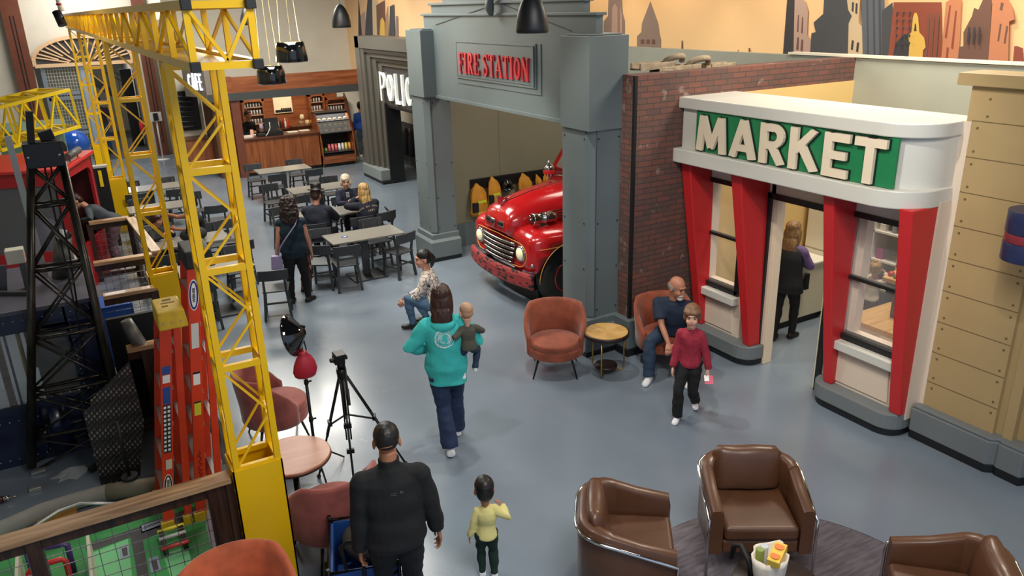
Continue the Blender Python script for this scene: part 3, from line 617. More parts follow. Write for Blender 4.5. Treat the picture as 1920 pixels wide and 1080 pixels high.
# small yellow toy crane at the left
tc_ = thing('toy_tower_crane', 'small yellow lattice crane behind the red cab at the left edge', 'crane', (-.6, 17.6, 0))
def lat_box(mb, p, q, w, h, n, r=.022):
    p = Vector(p); q = Vector(q); d = (q-p).normalized(); a = d.cross(Vector((0, 0, 1)))
    if a.length < .1: a = Vector((1, 0, 0))
    a.normalize(); b = a.cross(d).normalized()
    C = [a*(i*w/2)+b*(j*h/2) for i, j in ((-1, -1), (1, -1), (1, 1), (-1, 1))]
    for c in C: mb.bar(p+c, q+c, r)
    for i in range(n+1):
        o = p+(q-p)*i/n
        for k in range(4): mb.bar(o+C[k], o+C[(k+1) % 4], r*.8)
        if i < n:
            o2 = p+(q-p)*(i+1)/n
            for k in range(4): mb.bar(o+C[k if i % 2 else (k+1) % 4], o2+C[(k+1) % 4 if i % 2 else k], r*.6)
TY = M('toy_crane_yellow', '#f2d21c', .4)
ya = 17.6
e = GY(112, 208, ya); s0 = GY(-40, 232, ya); mid = GY(48, 250, ya)
mb = MB(); lat_box(mb, (e.x, 18.2, e.z+.0), (s0.x, 17.0, s0.z-.05), .8, .72, 5, .055); mb.build('jib', TY, tc_)
mb = MB(); lat_box(mb, (mid.x, 17.6, mid.z-.1), (mid.x, 17.6, .9), .6, .5, 4, .05); mb.box(mid.x-.1, mid.x+.1, 17.5, 17.7, 0, .95); mb.build('mast', TY, tc_)
# ================================================================ FURNITURE
VEL = M('rust_velvet', '#94492f', .75, nscale=6, namt=.22, bump=.15, bscale=40, sheen=.5); BLM = M('black_metal', '#141414', .4, metal=.4)
VEL2 = M('rose_velvet', '#9c5148', .75, nscale=6, namt=.22, bump=.15, bscale=40, sheen=.5)
def soft(poly_r, z0, z1, r=.03, n=5, dome=0):
    """rounded cushion as loft: poly_r(scale)->ring"""
    rings = []
    for i in range(n+1):
        t = R(90*i/n); rings.append((1-(1-math.sin(t))*r*3, z0+r*(1-math.cos(t))))
    for i in range(n+1):
        t = R(90*i/n); rings.append((1-(1-math.cos(t))*r*3, z1-r+r*math.sin(t)))
    out = [[(x*s, y*s, z) for x, y in poly_r] for s, z in rings]
    if dome: out += [[(x*s, y*s, z1+dome*(1-s*s)*.9) for x, y in poly_r] for s in (.75, .5, .25, .05)]
    return out
def barrel_chair(label, loc, rz, group, mat):
    t = thing('barrel_chair', label, 'armchair', loc, rz, group)
    # seat faces -Y locally. footprint ellipse radius .36
    N = 30
    mb = MB(); mb.smooth = True
    ov = [(.35*math.cos(a), .335*math.sin(a)) for a in [2*math.pi*k/36 for k in range(36)]]
    mb.loft(soft(ov, .24, .37, .03)); mb.build('seat_base', mat, t, local=True)
    mb = MB(); ovs = [(.315*math.cos(a), .30*math.sin(a)-.035) for a in [2*math.pi*k/36 for k in range(36)]]
    mb.loft([[(x, y, z+.0) for x, y, z in r] for r in soft(ovs, .36, .45, .035, dome=.03)]); mb.build('seat_cushion', mat, t, local=True)
    # wrap-round back: profile swept around from arm to arm
    mb = MB(); rings = []
    for i in range(N+1):
        f = i/N; a = R(-28+236*f)                 # 0..180 around the back (+Y)
        s = math.sin(math.pi*f); hgt = .52+.32*min(1, s*1.35)**1.1
        if f < .05 or f > .95: hgt -= .02
        cx, cy = math.cos(a), math.sin(a)
        th = .055; ro, ri = .375, .375-th
        lean = .05*s
        prof = [(ri, .36), (ri+.0, .45), (ri+lean*.6, hgt-.04), (ri+.012+lean, hgt-.008), (ri+th/2+lean, hgt), (ro-.01+lean, hgt-.008), (ro+lean*.9, hgt-.04), (ro, .45), (ro-.005, .28), (ro-.03, .245), (ri, .26)]
        rings.append([(r*cx, r*cy*.96, z) for r, z in prof])
    mb.loft(rings); mb.build('backrest', mat, t, local=True)
    mb = MB(); mb.smooth = True; r2 = []
    for sx in (-1, 1):
        for sy in (-1, 1):
            m2 = MB(); m2.cyl((sx*.20, sy*.2, .25), (sx*.27, sy*.27, 0), .016, .009, n=10); m2.build('leg', BLM, t, local=True)
    return t
def face(p, q): return math.atan2(q[1]-p[1], q[0]-p[0])+math.pi/2   # rz so that local -Y looks from p to q
p = G(1036, 655, 0.0)
c1 = barrel_chair('empty rust velvet barrel chair left of the small brass table', (4.82, 7.50, 0), R(-33), 'rust velvet barrel chairs', VEL)
barrel_chair('rust velvet barrel chair under the seated man in navy', (6.10, 6.93, 0), R(-20), 'rust velvet barrel chairs', VEL)
barrel_chair('rose velvet barrel chair beyond the round pink table, behind the yellow tower', (1.42, 7.75, 0), R(90), 'rust velvet barrel chairs', VEL2)
barrel_chair('rose velvet barrel chair with its back to the camera beside the blue wagon', (1.37, 5.62, 0), R(188), 'rust velvet barrel chairs', VEL2)
barrel_chair('orange velvet barrel chair at the bottom edge in front of the wire railing', (.43, 4.60, 0), R(0), 'rust velvet barrel chairs', M('orange_velvet', '#b5552f', .75, nscale=6, namt=.2, bump=.15, bscale=40, sheen=.4))
# round pink table
t = thing('round_table', 'round pinkish wooden table with a dark rim beside the light stand', 'table', (1.25, 6.35, 0))
mb = MB(); mb.lathe([(.30, .52), (.335, .525), (.345, .54), (.34, .555)], (1.25, 6.35, 0), 48); mb.build('table_rim', M('dark_brown_edge', '#3a241c', .4), t)
mb = MB(); mb.lathe([(.338, .545), (.338, .565), (.33, .57)], (1.25, 6.35, 0), 48); mb.build('tabletop', wood('pink_oak', '#a5684a', '#b87d5d', 'x', .6, .35), t)
mb = MB(); mb.lathe([(.22, 0), (.22, .015), (.03, .03), (.025, .52)], (1.25, 6.35, 0), 24); mb.build('pedestal', BLM, t)
# small table with sunburst top and brass legs
bc = G(1137, 664, .0); tx, ty = G(1137, 621, .55)[:2]
t = thing('side_table', 'small round side table with sunburst wood top and brass legs', 'table', (tx, ty, 0))
mb = MB(); mb.lathe([(.25, .5), (.275, .505), (.28, .53), (.28, .55), (.262, .55)], (tx, ty, 0), 48); mb.build('table_rim', M('espresso', '#2d1c17', .4), t)
mb = MB()
for k in range(8):
    a0, a1 = R(k*45+10), R(k*45+55); mb.m = k % 2
    ring = [(tx+.262*math.cos(a0+(a1-a0)*i/6), ty+.262*math.sin(a0+(a1-a0)*i/6)) for i in range(7)]
    mb.prism([(tx, ty)]+ring, lambda u, v, w: (u, v, .54+w), .014)
mb.build('tabletop', [wood('sunburst_a', '#c79a5a', '#dbb678', 'x', 1), wood('sunburst_b', '#b98c4e', '#cfa765', 'y', 1)], t)
BRS = M('brass', '#b5924c', .3, metal=.9)
for k in range(3):
    a = R(100+120*k); c, s = math.cos(a), math.sin(a); mb = MB()
    pts = [(tx+.23*c, ty+.23*s, .5), (tx+.23*c, ty+.23*s, .07)]+[(tx+(.23-.05*(1-math.cos(R(q))))*c, ty+(.23-.05*(1-math.cos(R(q))))*s, .065-.05*math.sin(R(q))) for q in (30, 60, 90)]+[(tx+.1*c, ty+.1*s, .018), (tx+.07*c, ty+.07*s, .04), (tx+.06*c, ty+.06*s, .07)]
    mb.tube(pts, .010, 8); mb.build('leg', BRS, t)
mb = MB(); mb.lathe([(.14, .07), (.145, .09), (.14, .105), (.02, .105)], (tx, ty, 0), 32); mb.build('lower_shelf', M('espresso', '#2d1c17'), t)
# leather tub chairs with chrome tube
LEA = M('brown_leather', '#5b3a26', .38, nscale=3, namt=.12, bump=.12, bscale=9, coat=.1); CHR = M('chrome', '#d8d8d8', .12, metal=1)
def leather_chair(label, loc, rz):
    t = thing('leather_armchair', label, 'armchair', loc, rz, 'brown leather tub chairs')
    # local: faces -Y. shell is a U: arms at x=+-.38
    def path(off, z, n=9):
        hx = .40-off; ys = -.36; yb = .36-off; r = .26-off*.6
        P = [(-hx, ys), (-hx, -.1), (-hx, .1)]
        P += [(-hx+r-r*math.cos(R(q)), yb-r+r*math.sin(R(q))) for q in range(10, 91, 16)]
        P += [(hx-r+r*math.sin(R(q)), yb-r+r*math.cos(R(q))) for q in range(10, 91, 16)]
        P += [(hx, .1), (hx, -.1), (hx, ys)]
        return P
    o, i_ = path(0, 0), path(.10, 0); n = len(o)
    mb = MB(); rings = []
    for k in range(n):
        f = k/(n-1); s = min(1, max(0, (o[k][1]+.36)/.62)); top = .60+.14*s*s*(3-2*s)
        (ox, oy), (ix, iy) = o[k], i_[k]; dx, dy = ix-ox, iy-oy
        prof = [(0, .2), (0, top-.035), (.1, top-.01), (.3, top), (.7, top), (.92, top-.012), (1, top-.04), (1, .2)]
        rings.append([(ox+dx*u, oy+dy*u, z) for u, z in prof])
    mb.loft(rings); mb.build('shell', LEA, t, local=True, bevel=.008)
    mb = MB(); sq = [(-.29, -.36), (.29, -.36), (.29, .22), (-.29, .22)]
    mb.box(-.295, .295, -.35, .26, .2, .32); mb.build('seat_base', LEA, t, local=True, bevel=.02, seg=3)
    mb = MB(); mb.box(-.29, .29, -.37, .22, .325, .45); mb.build('seat_cushion', LEA, t, local=True, bevel=.035, seg=4)
    # plump back cushion
    mb = MB(); nn = 12; rings = []
    for a in range(nn+1):
        u = -1+2*a/nn; ring = []
        for b in range(20):
            an = 2*math.pi*b/20; v, w = math.cos(an), math.sin(an)
            sv = abs(v)**.45*(1 if v > 0 else -1); sw = abs(w)**.7*(1 if w > 0 else -1)
            e = max(0, 1-abs(u)**7)**.5 if abs(u) < 1 else 0.02
            ring.append((u*.285, .205+.03*sv+sw*(.075*(max(.12, e)))*(1.05-.2*abs(u)), 635e-3+sv*(.18+.004*math.sin(u*6))*(max(.7, e) if abs(u) > .98 else 1)))
        rings.append(ring)
    mb.loft(rings); mb.build('back_cushion', LEA, t, local=True)
    pts = []
    for k in range(n):
        s = min(1, max(0, (o[k][1]+.36)/.62)); top = .60+.14*s*s*(3-2*s); (ox, oy), (ix, iy) = o[k], i_[k]
        pts.append((ox-(ix-ox)*.16, oy-(iy-oy)*.16, top-.06))
    pts = [(pts[0][0], -.37, 0.0), (pts[0][0], -.37, .45), (pts[0][0], -.365, pts[0][2]-.03)]+pts[1:-1]+[(pts[-1][0], -.365, pts[-1][2]-.03), (pts[-1][0], -.37, .45), (pts[-1][0], -.37, 0.0)]
    mb = MB(); mb.tube(pts, .013, 10)
    mb.build('chrome_frame', CHR, t, local=True, label='polished chrome tube frame')
    for sx in (-1, 1):
        mb = MB(); mb.cyl((sx*.33, .3, .2), (sx*.33, .3, 0), .013, n=10); mb.build('leg', CHR, t, local=True)
    return t
leather_chair('brown leather tub chair at lower left of the grey rug, chrome rail towards the camera', (3.17, 3.96, .013), R(54))
leather_chair('brown leather tub chair facing the camera behind the grocery bag table', (4.33, 3.78, .013), R(-32))
leather_chair('brown leather tub chair cut off by the bottom right corner', (4.68, 2.26, .013), R(-135))
# rug
RUG = M('grey_mauve_rug', '#6a6268', .95, nscale=5, namt=.25, bump=.5, bscale=120, stretch=(1, 6, 1))
mb = MB(); mb.lathe([(1.28, 0.0), (1.30, .006), (1.28, .012), (.01, .012)], (4.05, 3.0, 0), 72); tag(mb.build('round_rug', RUG), 'round mottled grey rug under the leather chairs', 'rug')
# low dark table
gx, gy = G(1440, 1075, .5)[:2]
t = thing('coffee_table', 'low round dark table carrying the grocery bag', 'table', (gx-.02, gy-.1, 0))
mb = MB(); mb.lathe([(.27, .455), (.30, .46), (.305, .48), (.30, .495), (.02, .495)], (gx-.02, gy-.1, 0), 40); mb.build('tabletop', M('dark_table', '#2c2320', .35, nscale=4, namt=.1), t)
mb = MB(); mb.lathe([(.2, .012), (.2, .03), (.03, .04), (.025, .46)], (gx-.02, gy-.1, 0), 24); mb.build('pedestal', BLM, t)
# ================================================================ FIRE TRUCK (front faces -X)
TR = M('fire_truck_red', '#b5161b', .22, nscale=2.5, namt=.10, coat=.6); TRD = M('worn_bumper_red', '#8c2a2c', .6, nscale=9, namt=.35)
def worn():
    nt = TRD.node_tree; b = nt.nodes['Principled BSDF']; tc = [n for n in nt.nodes if n.type == 'TEX_COORD'][0]
    mp = nt.nodes.new('ShaderNodeMapping'); mp.inputs['Scale'].default_value = (3, 3, 10); nt.links.new(tc.outputs['Object'], mp.inputs[0])
    n = nt.nodes.new('ShaderNodeTexNoise'); n.inputs['Scale'].default_value = 2.2; n.inputs['Detail'].default_value = 6; nt.links.new(mp.outputs[0], n.inputs['Vector'])
    rp = nt.nodes.new('ShaderNodeValToRGB'); rp.color_ramp.elements[0].position = .53; rp.color_ramp.elements[1].position = .57
    nt.links.new(n.outputs[0], rp.inputs[0]); mx = nt.nodes.new('ShaderNodeMixRGB'); mx.inputs[1].default_value = (*lin('#933030'), 1); mx.inputs[2].default_value = (*lin('#1c1414'), 1)
    nt.links.new(rp.outputs[0], mx.inputs[0]); nt.links.new(mx.outputs[0], b.inputs['Base Color'])
worn()
GOLD = M('gold_pinstripe', '#d69a45', .4); TIRE = M('tyre_rubber', '#1b1b1b', .7, nscale=8, namt=.2); SILV = M('aged_chrome', '#bfc0be', .18, metal=1); DRED = M('grille_well', '#5c0f12', .5)
CY = 10.15; XB = 5.40
tk = thing('fire_truck', 'old red fire truck with chrome grille bars and siren in the station bay', 'truck', (XB+1.5, CY, 0))
# front clip: body sections along x, as rounded cross sections in y,z
def sect(x, hw, zb, zt, pw=.32, n=28, flat=.0):
    P = []
    for k in range(n):
        a = 2*math.pi*k/n; c, s = math.cos(a), math.sin(a)
        P.append((x, CY+hw*abs(c)**pw*(1 if c > 0 else -1), (zb+zt)/2+(zt-zb)/2*abs(s)**pw*(1 if s > 0 else -1)))
    return P
mb = MB()          # wide fender / nose body
mb.loft([sect(XB+.17, .50, .74, 1.02, .5), sect(XB+.13, .74, .66, 1.10, .42), sect(XB+.15, .86, .58, 1.16, .42), sect(XB+.24, .93, .52, 1.22, .4), sect(XB+.42, .97, .50, 1.26, .42), sect(XB+.75, .99, .50, 1.27, .45), sect(XB+1.3, .99, .55, 1.2, .5), sect(XB+1.8, .96, .55, 1.02, .5), sect(XB+2.3, .9, .55, .85, .5)])
body = mb.build('front_fenders', TR, tk)
cut = MB(); wc = Vector((XB+.80, 0, .47))
for sy in (-1, 1): cut.cyl((wc.x, CY+sy*.62, .47), (wc.x, CY+sy*1.1, .47), .56, n=40)
co = cut.build('arch_cutter', BK, tk)
bo = body.modifiers.new('b', 'BOOLEAN'); bo.operation = 'DIFFERENCE'; bo.object = co; bo.solver = 'EXACT'
bpy.context.view_layer.update()
me = bpy.data.meshes.new_from_object(body.evaluated_get(bpy.context.evaluated_depsgraph_get())); body.modifiers.clear(); body.data = me
bpy.data.objects.remove(co)
mb = MB()          # black inner arch + chassis
mb.box(XB+.3, XB+4.2, CY-.62, CY+.62, .25, .6); mb.box(XB+.35, XB+1.4, CY-.93, CY-.6, .75, 1.05); mb.box(XB+.35, XB+1.4, CY+.6, CY+.93, .75, 1.05)
mb.build('chassis', DBK, tk)
mb = MB()
def hood(x, hw, zt, zb=1.0): 
    return [(x, CY+u*hw, v) for u, v in ((-1, zb), (-1.0, zb+(zt-zb)*.45), (-.93, zb+(zt-zb)*.72), (-.72, zb+(zt-zb)*.9), (-.4, zt-.012), (-.02, zt), (.02, zt), (.4, zt-.012), (.72, zb+(zt-zb)*.9), (.93, zb+(zt-zb)*.72), (1, zb+(zt-zb)*.45), (1, zb))]
mb.loft([hood(XB+.06, .30, 1.26, 1.14), hood(XB+.07, .36, 1.36, 1.12), hood(XB+.14, .41, 1.46, 1.1), hood(XB+.3, .44, 1.54), hood(XB+.7, .50, 1.63), hood(XB+1.2, .60, 1.70), hood(XB+1.65, .72, 1.75)])
mb.build('hood', TR, tk)
mb = MB(); mb.tube([(XB+.16, CY, 1.475), (XB+.3, CY, 1.545), (XB+.7, CY, 1.635), (XB+1.6, CY, 1.75)], .006, 6); mb.build('hood_seam', DRED, tk)
# hood vents + emblem
for y0_, y1_ in ((-.27, -.10), (.10, .27)):
    mb = MB(); mb.hexa([(XB+.045, CY+y0_, 1.2), (XB+.1, CY+y0_, 1.2), (XB+.1, CY+y1_, 1.2), (XB+.04, CY+y1_, 1.2), (XB+.055, CY+y0_, 1.29), (XB+.1, CY+y0_, 1.29), (XB+.1, CY+y1_, 1.29), (XB+.05, CY+y1_, 1.29)]); v = mb.build('vent_bezel', SILV, tk, bevel=.01)
    mb = MB(); mb.box(XB+.035, XB+.06, CY+y0_+.025, CY+y1_-.025, 1.225, 1.27); mb.build('vent_slot', BK, v)
mb = MB(); mb.prism([(-.05, .06), (.05, .06), (.055, 0), (0, -.07), (-.055, 0)], lambda u, v, w: (XB+.035-w, CY+u, 1.24+v), .03); em = mb.build('hood_emblem', SILV, tk, bevel=.004)
mb = MB(); mb.prism([(-.035, .03), (.035, .03), (.03, 0), (0, -.04), (-.03, 0)], lambda u, v, w: (XB+.003-w, CY+u, 1.245+v), .004); mb.build('shield_face', TRD, em)
mb = MB(); mb.tube([(XB+.16, CY+.02, 1.49), (XB+.26, CY+.02, 1.56), (XB+.42, CY+.02, 1.60)], [.006, .016, .006], 8); mb.hexa([(XB+.12, CY+.015, 1.49), (XB+.3, CY+.015, 1.54), (XB+.3, CY+.025, 1.54), (XB+.12, CY+.025, 1.49), (XB+.11, CY+.01, 1.6), (XB+.17, CY+.01, 1.63), (XB+.17, CY+.03, 1.63), (XB+.11, CY+.03, 1.6)]); mb.build('hood_ornament', SILV, tk)
# grille opening, five chrome bars, headlights in the ends
mb = MB()
gp = [(u, v) for u, v in arc(.60, .86, .17, -90, 90, 10)]+[(0, 1.05)]+[(u, v) for u, v in arc(-.60, .86, .17, 90, 270, 10)]+[(0, .66)]
mb.prism(gp, lambda u, v, w: (XB+.12+.04*(abs(u)/.77)**3-w, CY+u, v), .012); mb.build('grille_well', TR, tk)
gp2 = [(u, v) for u, v in arc(.60, .86, .185, -90, 90, 14)]+[(.3, 1.056), (0, 1.064), (-.3, 1.056)]+[(u, v) for u, v in arc(-.60, .86, .185, 90, 270, 14)]+[(-.3, .66), (0, .64), (.3, .66)]
mb = MB(); mb.tube([(XB+.088+.045*(abs(u)/.77)**3, CY+u, v) for u, v in gp2], .006, 6, closed=True); mb.build('pinstripe', GOLD, tk)
for i in range(5):
    z = .99-.075*i; hw = (.50, .50, .48, .46, .42)[i]; mb = MB()
    pts = [(XB+.07+.05*(abs(u)/.5)**2.2, CY+u, z) for u in [hw*(-1+2*k/14) for k in range(15)]]
    rings = [[(p[0]+dx, p[1], p[2]+dz) for dx, dz in ((0, -.027), (-.03, -.018), (-.038, 0), (-.03, .02), (0, .027), (.03, .02), (.03, -.02))] for p in pts]
    mb.loft(rings); mb.build('grille_bar', M('dull_chrome', '#8d8886', .25, metal=1), tk)
for sy in (-1, 1):
    mb = MB(); mb.lathe([(.12, 0), (.125, .02), (.11, .045), (.1, .04)], (XB+.145, CY+sy*.635, .88), 28, (-1, 0, .03)); hl = mb.build('headlight', SILV, tk)
    mb = MB(); mb.lathe([(.1, .02), (.09, .05), (.05, .07), (.01, .076)], (XB+.145, CY+sy*.635, .88), 28, (-1, 0, .03)); mb.build('lens', M('warm_lens', '#fff1c8', .15, nscale=30, namt=.15, emit=.12), hl)
    mb = MB(); mb.lathe([(.035, 0), (.035, .03), (.01, .05)], (XB+.20, CY+sy*.86, .74), 14, (-1, sy*.3, 0)); mb.build('parking_light', SILV, tk)
# bumper
mb = MB(); rings = []
for k in range(17):
    u = -1+2*k/16; x = XB-.02+.14*abs(u)**2.2; y = CY+u*.97
    rings.append([(x, y, .40), (x-.018, y, .43), (x-.02, y, .58), (x, y, .62), (x+.04, y, .63), (x+.045, y, .60), (x+.02, y, .58), (x+.02, y, .42)])
mb.loft(rings, sm=False); mb.build('bumper', TRD, tk)
mb = MB()
for sy in (-.45, .45): mb.box(XB+.03, XB+.4, CY+sy-.05, CY+sy+.05, .5, .6)
mb.build('bumper_bracket', DBK, tk)
# wheel
for sx, nm in ((0, 'f'), (2.9, 'r')):
    for sy in (-1, 1):
        cx_, cy_ = XB+.80+sx, CY+sy*.80
        if sx and sy > 0: continue
        mb = MB(); mb.lathe([(.24, -.1), (.40, -.12), (.455, -.105), (.47, -.07), (.47, .07), (.455, .105), (.40, .12), (.24, .1)], (cx_, cy_, .47), 48, (0, sy, 0)); wl = mb.build('tyre', TIRE, tk)
        mb = MB(); mb.lathe([(.25, .04), (.25, .11), (.235, .11), (.22, .05), (.14, .03), (.1, .1), (.06, .12), (.02, .12)], (cx_, cy_, .47), 32, (0, sy, 0)); wh = mb.build('wheel', TR, wl)
        mb = MB()
        for q in range(6): a = R(60*q); mb.cyl((cx_+.175*math.cos(a), cy_+sy*.045, .47+.175*math.sin(a)), (cx_+.175*math.cos(a), cy_+sy*.06, .47+.175*math.sin(a)), .032, n=12)
        mb.build('hand_hole', BK, wl)
mb = MB(); mb.tube([(wc.x+.575*math.cos(R(a)), CY-1.0, .47+.575*math.sin(R(a))) for a in range(-5, 186, 8)], .006, 6); mb.tube([(XB+.19, CY-.88, .97), (XB+.35, CY-.975, .99), (XB+.7, CY-1.0, 1.0)], .005, 6); mb.build('pinstripe', GOLD, tk)
# siren on the near fender
sc_ = thing('x', '', '') if False else None
sx, sy_, sz = XB+.50, CY-.62, 1.36
mb = MB(); mb.lathe([(.085, -.16), (.09, -.14), (.075, -.1), (.078, .02), (.095, .03), (.095, .06), (.085, .07), (.09, .12), (.08, .2), (.05, .28), (.015, .31)], (sx, sy_, sz), 28, (1, 0, -.05)); sr = mb.build('siren', SILV, tk)
mb = MB()
for q in range(8):
    a = R(45*q); mb.bar((sx-.165, sy_, sz), (sx-.175, sy_+.08*math.cos(a), sz+.08*math.sin(a)), .012, .025)
mb.cyl((sx-.2, sy_, sz), (sx-.15, sy_, sz), .02, n=10); mb.build('rotor_grille', M('dull_chrome', '#8d8886'), sr)
mb = MB(); mb.hexa([(sx-.08, sy_-.05, 1.2), (sx+.12, sy_-.05, 1.2), (sx+.12, sy_+.05, 1.2), (sx-.08, sy_+.05, 1.2), (sx-.02, sy_-.03, 1.32), (sx+.06, sy_-.03, 1.32), (sx+.06, sy_+.03, 1.32), (sx-.02, sy_+.03, 1.32)]); mb.build('siren_mount', SILV, sr)
# hood side louvre strip and aged lettering
mb = MB()
for dz in (0, .045, .09): mb.box(XB+.62, XB+1.7, CY-.60-.0, CY-.575, 1.33+dz, 1.35+dz)
mb.build('hood_louvres', SILV, tk)
# cab, windscreen, beacon (mostly behind the column)
mb = MB(); mb.loft([sect(XB+1.55, .86, .6, 1.74, .3), sect(XB+1.95, .9, .58, 1.8, .25), sect(XB+2.8, .9, .58, 1.8, .25), sect(XB+3.0, .88, .58, 1.78, .25)]); mb.build('cab', TR, tk)
mb = MB()
for s in (-.78, .78): mb.bar((XB+1.62, CY+s, 1.76), (XB+1.95, CY+s*.93, 2.28), .05)
mb.bar((XB+1.95, CY-.75, 2.28), (XB+1.95, CY+.75, 2.28), .05); mb.bar((XB+1.62, CY-.78, 1.77), (XB+1.62, CY+.78, 1.77), .04); mb.bar((XB+1.62, CY, 1.77), (XB+1.95, CY, 2.28), .03); wf = mb.build('windscreen_frame', TR, tk)
mb = MB(); mb.hexa([(XB+1.63, CY-.76, 1.77), (XB+1.64, CY-.76, 1.77), (XB+1.64, CY+.76, 1.77), (XB+1.63, CY+.76, 1.77), (XB+1.94, CY-.72, 2.27), (XB+1.95, CY-.72, 2.27), (XB+1.95, CY+.72, 2.27), (XB+1.94, CY+.72, 2.27)]); mb.build('pane', M('thin_glass', '#ffffff'), wf)
bx, by_, bz = GY(1029, 318, CY+.1); 
mb = MB(); mb.lathe([(.05, -.1), (.05, -.04), (.085, -.03), (.088, .03), (.07, .07), (.03, .10), (.012, .14), (.005, .15)], (bx, by_, bz), 20); bc_ = mb.build('beacon', SILV, tk)
mb = MB(); mb.lathe([(.087, -.03), (.092, -.01), (.092, .02), (.087, .035)], (bx, by_, bz-.03), 20, cap=False); mb.build('red_lens', M('beacon_red', '#c22a2a', .2), bc_)
mb = MB(); mb.tube([(bx, by_, bz-.1), (bx+.02, by_, 1.69)], .022, 8); mb.tube([(bx, by_, bz-.08), (XB+1.6, CY-.3, 1.78)], .014, 8); mb.build('beacon_post', SILV, bc_)
mb = MB(); mb.box(XB+3.05, 9.5, CY-.9, CY+.9, .75, 1.3); mb.build('rear_bed', TR, tk)
# plinth under the truck
mb = MB(); mb.box(XB+.45, XB+3.2, CY-.58, CY+.5, 0, .245); tag(mb.build('display_plinth', M('black_plinth', '#0e1114', .5)), 'low black plinth under the red fire truck', 'plinth')
# coat rail and jackets on stall wall
YW = 12.995
mb = MB(); rl = GY(883, 346, YW); rr = GY(1042, 318, YW)
mb.box(rl.x-.02, rr.x+.05, YW-.035, YW, rl.z-.1, rl.z+.1); cr_ = tag(mb.build('coat_rail', M('rail_black', '#0e1012', .5), bevel=.008), 'long black coat rail on the olive wall behind the truck', 'rail')
TURN = M('turnout_yellow', '#d9952c', .7, nscale=8, namt=.15); LIME = M('reflective_lime', '#d8e83a', .4); CB = M('coat_black', '#15161a', .8)
def coat(px, py, w, h, lab, tw=0):
    p = GY(px, py, YW-.06); t = thing('firefighter_jacket', lab, 'jacket', (p.x, YW-.06, p.z-h), 0, 'yellow jackets on the black rail')
    mb = MB(); rings = []
    for i, (f, s, d) in enumerate(((0, .10, .03), (.07, .30, .06), (.16, .66, .09), (.32, .86, .12), (.6, .92, .13), (.85, 1.0, .13), (1, .9, .10))):
        z = p.z+.03-h*f; r = []
        for k in range(24):
            a = 2*math.pi*k/24; fold = 1+.14*math.sin(5*a+tw+f*2)+.08*math.sin(9*a+tw*2)*f
            r.append((p.x+tw*.02*f+w/2*s*math.cos(a)*fold, YW-.035-d*.55+d*.5*math.sin(a)*fold, z))
        rings.append(r)
    mb.loft(rings); mb.build('coat_body', TURN, t)
    mb = MB(); z = p.z-h*.62; mb.box(p.x-w*.40, p.x-w*.05, YW-.175, YW-.12, z-.12, z+.07); mb.build('black_patch', CB, t, bevel=.01)
    for zz in (p.z-h*.5, p.z-h*.85):
        mb = MB(); mb.box(p.x-.03, p.x+w*.40, YW-.178, YW-.13, zz-.02, zz+.02); mb.build('reflective_band', LIME, t)
coat(893, 347, .36, .62, 'yellow firefighter jacket with black patches, first on the rail by the column', 1)
coat(922, 334, .28, .6, 'yellow firefighter jacket with lime bands between the first jacket and the helmet', 2)
coat(980, 328, .32, .55, 'yellow firefighter jacket just right of the black helmet', 3)
coat(1006, 330, .16, .5, 'narrow yellow jacket between the wider one and the beacon', 4)
coat(1024, 326, .28, .5, 'yellow firefighter jacket behind the chrome beacon', 5)
p = GY(951, 348, YW-.1)
t = thing('firefighter_helmet', 'glossy black helmet hanging between the yellow jackets', 'helmet', (p.x, YW-.1, p.z-.1))
mb = MB(); mb.ell((p.x, YW-.1, p.z), .12, .09, .13, 20); mb.build('shell', M('gloss_black', '#08090b', .08, coat=1), t)
mb = MB(); mb.lathe([(.12, 0), (.145, -.01), (.145, .0), (.12, .02)], (p.x, YW-.1, p.z-.05), 24); mb.build('brim', M('gloss_black', '#08090b'), t)
# black boot-shaped extinguisher cone by left column / stall entry trim
mb = MB(); q = GX(863, 375, 5.97); mb.box(5.93, 5.99, 12.75, 12.96, q.z-.12, q.z+.12); tag(mb.build('wall_holster', DBK, bevel=.02), 'small black holder on the stall edge beside the grey column', 'holder')
# curved wooden track pieces on top of the brick wall
BAS = M('pale_wood_track', '#a3927a', .7, nscale=14, namt=.2)
for (pa, pb, r_, lab) in (((1196, 124), (1262, 122), .0, 'straight pale wooden trough resting behind the brick wall top, at left'), ((1232, 130), (1310, 126), 0, 'long pale wooden trough resting on the shelf behind the brick wall'), ((1330, 124), (1376, 121), 0, 'short pale wooden trough at the right of the shelf')):
    a, b_ = GY(*pa, 8.0), GY(*pb, 8.0); mb = MB(); z = a.z
    mb.box(a.x, b_.x, 7.95, 8.15, z-.05, z-.03); mb.box(a.x, b_.x, 7.95, 7.97, z-.05, z+.03); mb.box(a.x, b_.x, 8.13, 8.15, z-.05, z+.03)
    tag(mb.build('wooden_trough', BAS, bevel=.006), lab, 'trough', 'pale wooden troughs above the brick wall')
for (pc, rr_, lab) in (((1272, 112), .14, 'pale curved wooden bend lying over the trough'), ((1318, 118), .17, 'pale upright wooden loop beside the trough end')):
    c = GY(*pc, 8.0); mb = MB(); mb.tube([(c.x+rr_*math.cos(R(a)), 8.03+.06*math.cos(R(a*2)), c.z-.03+rr_*.55*math.sin(R(a))) for a in range(0, 181, 15)], .04, 8); tag(mb.build('wooden_bend', BAS), lab, 'bend', 'pale wooden troughs above the brick wall')
mb = MB(); c = GY(1200, 134, 8.0); mb.box(c.x-.05, 9.73, 7.75, 8.4, 3.42, 3.45); tag(mb.build('roof_shelf', BK), 'dark shelf behind the brick wall carrying the wooden troughs', 'shelf')
ORD = ['first', 'second', 'third', 'fourth', 'fifth', 'sixth', 'seventh', 'eighth', 'ninth']
